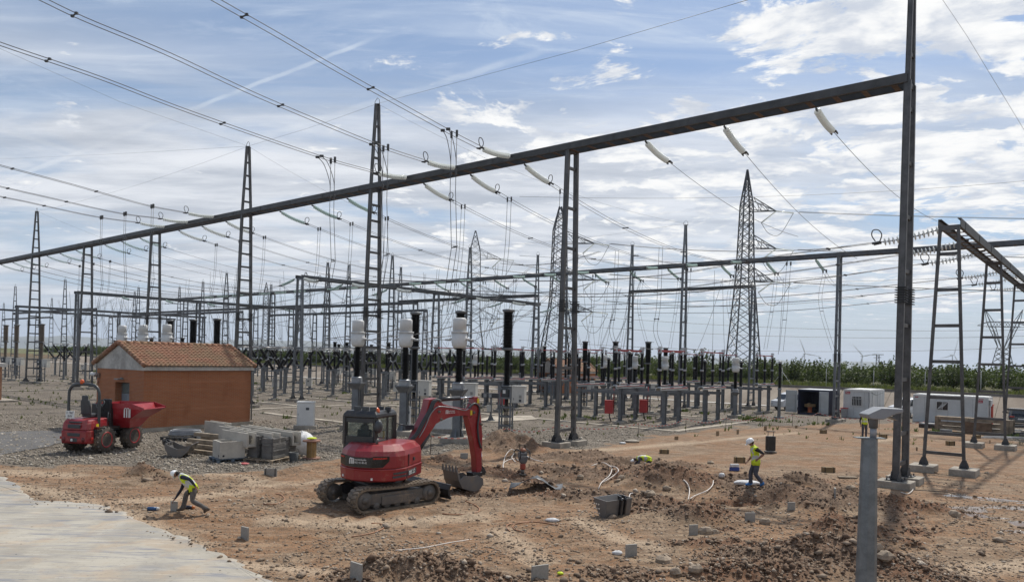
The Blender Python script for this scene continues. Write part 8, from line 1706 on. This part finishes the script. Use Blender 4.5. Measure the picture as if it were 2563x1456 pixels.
def tree(nm, label, Hh, spread, shoots, nleaf, seed, lean=.25):
    g = random.Random(seed); t = Thing(nm, label, 'tree', (0, 0, 0), 0, 'orchard trees beyond the bank'); tb = MB(); tb.tube([(0, 0, -.1), (.02, 0, .5), (.05, .02, .95)], [.13, .10, .09], 7); L = ([], [])
    for s in range(shoots):
        a = g.uniform(0, 6.283); rr_ = spread * (.25 + .75 * g.random() ** .6); h = Hh * g.uniform(.62, 1.0) * (1 - .22 * (rr_ / spread) ** 2); p0 = Vector((.05, 0, .85)); p1 = Vector((math.cos(a) * rr_ * .62, math.sin(a) * rr_ * .62, h * .45)); p2 = Vector((math.cos(a) * rr_ + lean * h * .25, math.sin(a) * rr_, h))
        pts = spline([p0, p1, p2], 5)
        if s < 12: tb.tube(pts, [.055 * (1 - .85 * k / (len(pts) - 1)) for k in range(len(pts))], 4)
        for k in range(nleaf):
            f = .12 + .88 * g.random() ** .85; i = f * (len(pts) - 1); q = pts[min(int(i), len(pts) - 2)].lerp(pts[min(int(i) + 1, len(pts) - 1)], i - int(i)); wv = .34 * (1.15 - f)
            q = q + Vector((g.gauss(0, wv), g.gauss(0, wv), g.gauss(0, wv * .8)))
            if q.z < .35: continue
            d = Vector((g.uniform(-1, 1) + lean * 1.6, g.uniform(-1, 1), g.uniform(-.3, 1.1))).normalized(); s_ = d.cross(Vector((g.uniform(-1, 1), g.uniform(-1, 1), g.uniform(-1, 1)))).normalized(); l_ = g.uniform(.14, .26); w_ = l_ * .34; o = len(L[0])
            L[0].extend([q - d * l_ * .5, q + s_ * w_, q + d * l_ * .5, q - s_ * w_]); L[1].append((o, o + 1, o + 2, o + 3))
    tb.build('trunk', bark, t); c = MB(); c.add(L[0], L[1]); c.build('crown', leaf, t, fixn=False); return t.o
TREES = [tree('orchard_tree', 'x', 4.1, 1.75, 30, 78, 1), tree('orchard_tree', 'x', 3.7, 1.9, 30, 74, 2), tree('orchard_tree', 'x', 4.6, 1.6, 30, 82, 3, .35), tree('orchard_tree', 'x', 3.4, 1.8, 28, 76, 4)]
_masters += TREES
k = 0; front = []
s = -40.
while s < 215:
    front.append(s); s += rnd.uniform(2.2, 4.0)
for i, s in enumerate(front):
    p = SW(s, 101 + rnd.uniform(-.6, .6), BANKZ)
    uu = pix(p)[0]
    if not (-60 < uu < 2640): continue
    o = dup(rnd.choice(TREES), p, rnd.uniform(-.5, .5), f'leafy orchard tree of the front row beyond the bank, {orde(k)} from the right' if k < 79 else 'far left orchard tree of the front row beyond the bank', scale=(lambda q: (q, q, q * rnd.uniform(.9, 1.1)))(rnd.choice((.50, .62, .74, .86, 1.0, 1.12)) * (1.25 if 1880 < uu < 1960 else 1))); k += 1
    if k > 95: break
g = random.Random(3); me_ = [[c for c in KIDS(t_) if c.name.startswith('crown')][0].data for t_ in TREES]
arr = [np.array([v.co for v in m_.vertices]) for m_ in me_]; Vv = []; Ff = []; off = 0
for row in range(7):
    s = -45.
    while s < 330:
        p = SW(s, 105.5 + row * 4.6 + g.uniform(-.7, .7), BANKZ); s += g.uniform(2.3, 3.6)
        if not (-80 < pix(p)[0] < 2660): continue
        A = arr[g.randrange(4)]; keep = (np.arange(len(A) // 4) % (2 if row < 2 else 4) == 0); A = A.reshape(-1, 4, 3)[keep]; c_ = A.mean(1, keepdims=True); A = c_ + (A - c_) * (1.3 if row < 2 else 1.8)
        a = g.uniform(-.6, .6); h = g.uniform(.62, .98); X = A[..., 0] * math.cos(a) - A[..., 1] * math.sin(a); Y = A[..., 0] * math.sin(a) + A[..., 1] * math.cos(a)
        Vv.append(np.stack([X + p.x, Y + p.y, A[..., 2] * h + p.z], -1).reshape(-1, 3))
V = np.concatenate(Vv).astype(np.float32); n = len(V) // 4; m_ = bpy.data.meshes.new('orchard'); m_.vertices.add(len(V)); m_.vertices.foreach_set('co', V.ravel()); m_.loops.add(len(V)); m_.loops.foreach_set('vertex_index', np.arange(len(V), dtype=np.int32)); m_.polygons.add(n); m_.polygons.foreach_set('loop_start', np.arange(0, len(V), 4, dtype=np.int32)); m_.update(calc_edges=True); m_.materials.append(leaf)
o = bpy.data.objects.new('orchard', m_); col.objects.link(o); o['kind'] = 'stuff'
# grass and weeds on the bank, tufts in the gravel
grm = leafmat('bank_weeds', (.055, .075, .022), (.15, .155, .055))
def tufts(name, pts, size, m, seed, blades=7):
    g = np.random.default_rng(seed); n = len(pts); P = np.repeat(np.asarray(pts), blades, 0); S = np.repeat(np.asarray(size), blades); k = len(P); a = g.uniform(0, 6.283, k); d = np.stack([np.cos(a), np.sin(a), np.zeros(k)], -1); sd_ = np.stack([-np.sin(a), np.cos(a), np.zeros(k)], -1)
    b = P + d * (S * g.uniform(0, .35, k))[:, None]; tip = b + d * (S * g.uniform(.1, .5, k))[:, None] + np.array([.12, 0, 1]) * (S * g.uniform(.6, 1.1, k))[:, None]; w = (S * .10)[:, None]; mid = (b + tip) / 2 + sd_ * w * .0
    V = np.stack([b - sd_ * w * .6, b + sd_ * w * .6, mid + sd_ * w, tip, mid - sd_ * w], 1).reshape(-1, 3).astype(np.float32); me = bpy.data.meshes.new(name); me.vertices.add(len(V)); me.vertices.foreach_set('co', V.ravel()); me.loops.add(len(V)); me.loops.foreach_set('vertex_index', np.arange(len(V), dtype=np.int32)); me.polygons.add(k); me.polygons.foreach_set('loop_start', np.arange(0, len(V), 5, dtype=np.int32)); me.update(calc_edges=True); me.materials.append(m)
    o = bpy.data.objects.new(name, me); col.objects.link(o); o['kind'] = 'stuff'
gg = np.random.default_rng(8); n = 15000; s_ = gg.uniform(-40, 200, n); w_ = gg.uniform(BANK1 + .4, 99, n); den = fbm(s_ * .15, w_ * .3, 3); kp = gg.random(n) < np.clip(den * 2.4 - .5, .1, 1); s_, w_ = s_[kp], w_[kp]; den = den[kp]
tufts('bank_grass', np.stack([E1.x * s_ + E2.x * w_, E1.y * s_ + E2.y * w_, np.full(len(s_), BANKZ - .03)], -1), gg.uniform(.3, .85, len(s_)) * (.4 + den), grm, 9)
P = []; S = []
for u, v, n, r in ((1885, 1053, 60, 1.0), (1765, 1036, 20, .5), (1715, 1030, 14, .4), (1455, 1046, 40, 2.2), (1600, 1046, 24, 2.0), (2250, 1076, 20, 1.0), (1530, 957, 12, .6), (620, 960, 30, 2.), (905, 990, 20, .8), (860, 985, 16, .8), (715, 1047, 10, .3), (2430, 1080, 40, 1.0), (2540, 1095, 30, .8), (2350, 1082, 20, .6), (250, 930, 60, 4), (300, 925, 50, 4), (150, 905, 60, 6), (440, 1000, 14, 2.), (30, 1000, 20, 2), (2050, 1062, 16, 1.), (1960, 1056, 16, 1.2), (690, 1080, 8, .5), (110, 1010, 14, 2.)):
    c = G(u, v)
    for k in range(n): P.append((c.x + rnd.gauss(0, r * .5), c.y + rnd.gauss(0, r * .5), -.02)); S.append(rnd.uniform(.14, .5) * (1.2 if n > 50 else .8))
tufts('gravel_weeds', P, S, leafmat('gravel_weed', (.05, .085, .02), (.13, .16, .05)), 10)
gx = gg.uniform(-75, 35, 2600); gy = gg.uniform(46, 120, 2600); kp = (E2.x * gx + E2.y * gy < 82) & (fbm(gx * .2, gy * .2, 3) > .5); tufts('sparse_weeds', np.stack([gx, gy, np.full(2600, -.02)], -1)[kp], gg.uniform(.1, .35, kp.sum()), grm, 12, 5)
# fence along the bank top
fm = mat('fence_post_grey', (.42, .42, .40), .6); k = 0
for i in range(0, 40):
    s = -14 + 5.2 * i; p = SW(s, BANK1 + 2.4, BANKZ)
    if not (0 < pix(p)[0] < 2563): continue
    t = Thing('fence_post', f'slim grey fence post on the bank before the orchard, {orde(k)} from the right', 'fence post', p, 0, 'fence posts on the bank'); b_ = MB(); b_.tube([(0, 0, -.1), (0, 0, 2.3)], .035, 6); b_.tube([(0, 0, 2.3), (0, -.25, 2.6)], .03, 5); b_.build('post', fm, t)
    if i % 7 == 2:
        b_ = MB(); b_.tube([(0, 0, 1.8), tuple(E1 * 1.4 - Z * .1)], .03, 5); b_.tube([(0, 0, 1.8), tuple(-E1 * 1.4 - Z * .1)], .03, 5); b_.build('brace', fm, t)
    k += 1
t = Thing('power_pole', 'small lattice pole with a transformer above the orchard, right of the second turbine', 'pole', D(2196, 935, 180)); b_ = MB()
for sg in (-1, 1): b_.bar((sg * .45, 0, 0), (sg * .3, 0, 4.6), .14)
for z in range(9): b_.bar(((-1) ** z * .4, 0, z * .5), (-(-1) ** z * .38, 0, z * .5 + .5), .09)
b_.build('mast', latd, t); b_ = MB(); b_.bar((-1.4, 0, 4.6), (1.4, 0, 4.7), .14); b_.bar((-1., 0, 3.9), (.8, 0, 4.0), .1); b_.build('cross_arm', latd, t); b_ = MB(); b_.box((.75, -.2, 2.5), (.7, .6, .8)); b_.lathe([(.3, 2.1), (.36, 2.2), (.36, 2.8), (.3, 2.9)], 10, TR(.75, -.2, 0)); b_.build('transformer', darkbox, t)
# air between the camera and the far hills
hz_m = bpy.data.materials.new('haze_air'); hz_m.use_nodes = True; nt = hz_m.node_tree
for n in list(nt.nodes):
    if n.type != 'OUTPUT_MATERIAL': nt.nodes.remove(n)
pv = nt.nodes.new('ShaderNodeVolumePrincipled'); pv.inputs['Color'].default_value = (.80, .88, 1, 1); pv.inputs['Density'].default_value = 9e-5; pv.inputs['Anisotropy'].default_value = .2
nt.links.new(pv.outputs[0], nt.nodes['Material Output'].inputs['Volume'])
b_ = MB(); b_.box((0, 4200, 105), (30400, 23000, 370)); o = b_.build('haze', hz_m, kind='stuff', origin='zero')
# masters that only served as sources are removed
for mo in _masters:
    for ch in list(mo.children_recursive): bpy.data.objects.remove(ch)
    bpy.data.objects.remove(mo)
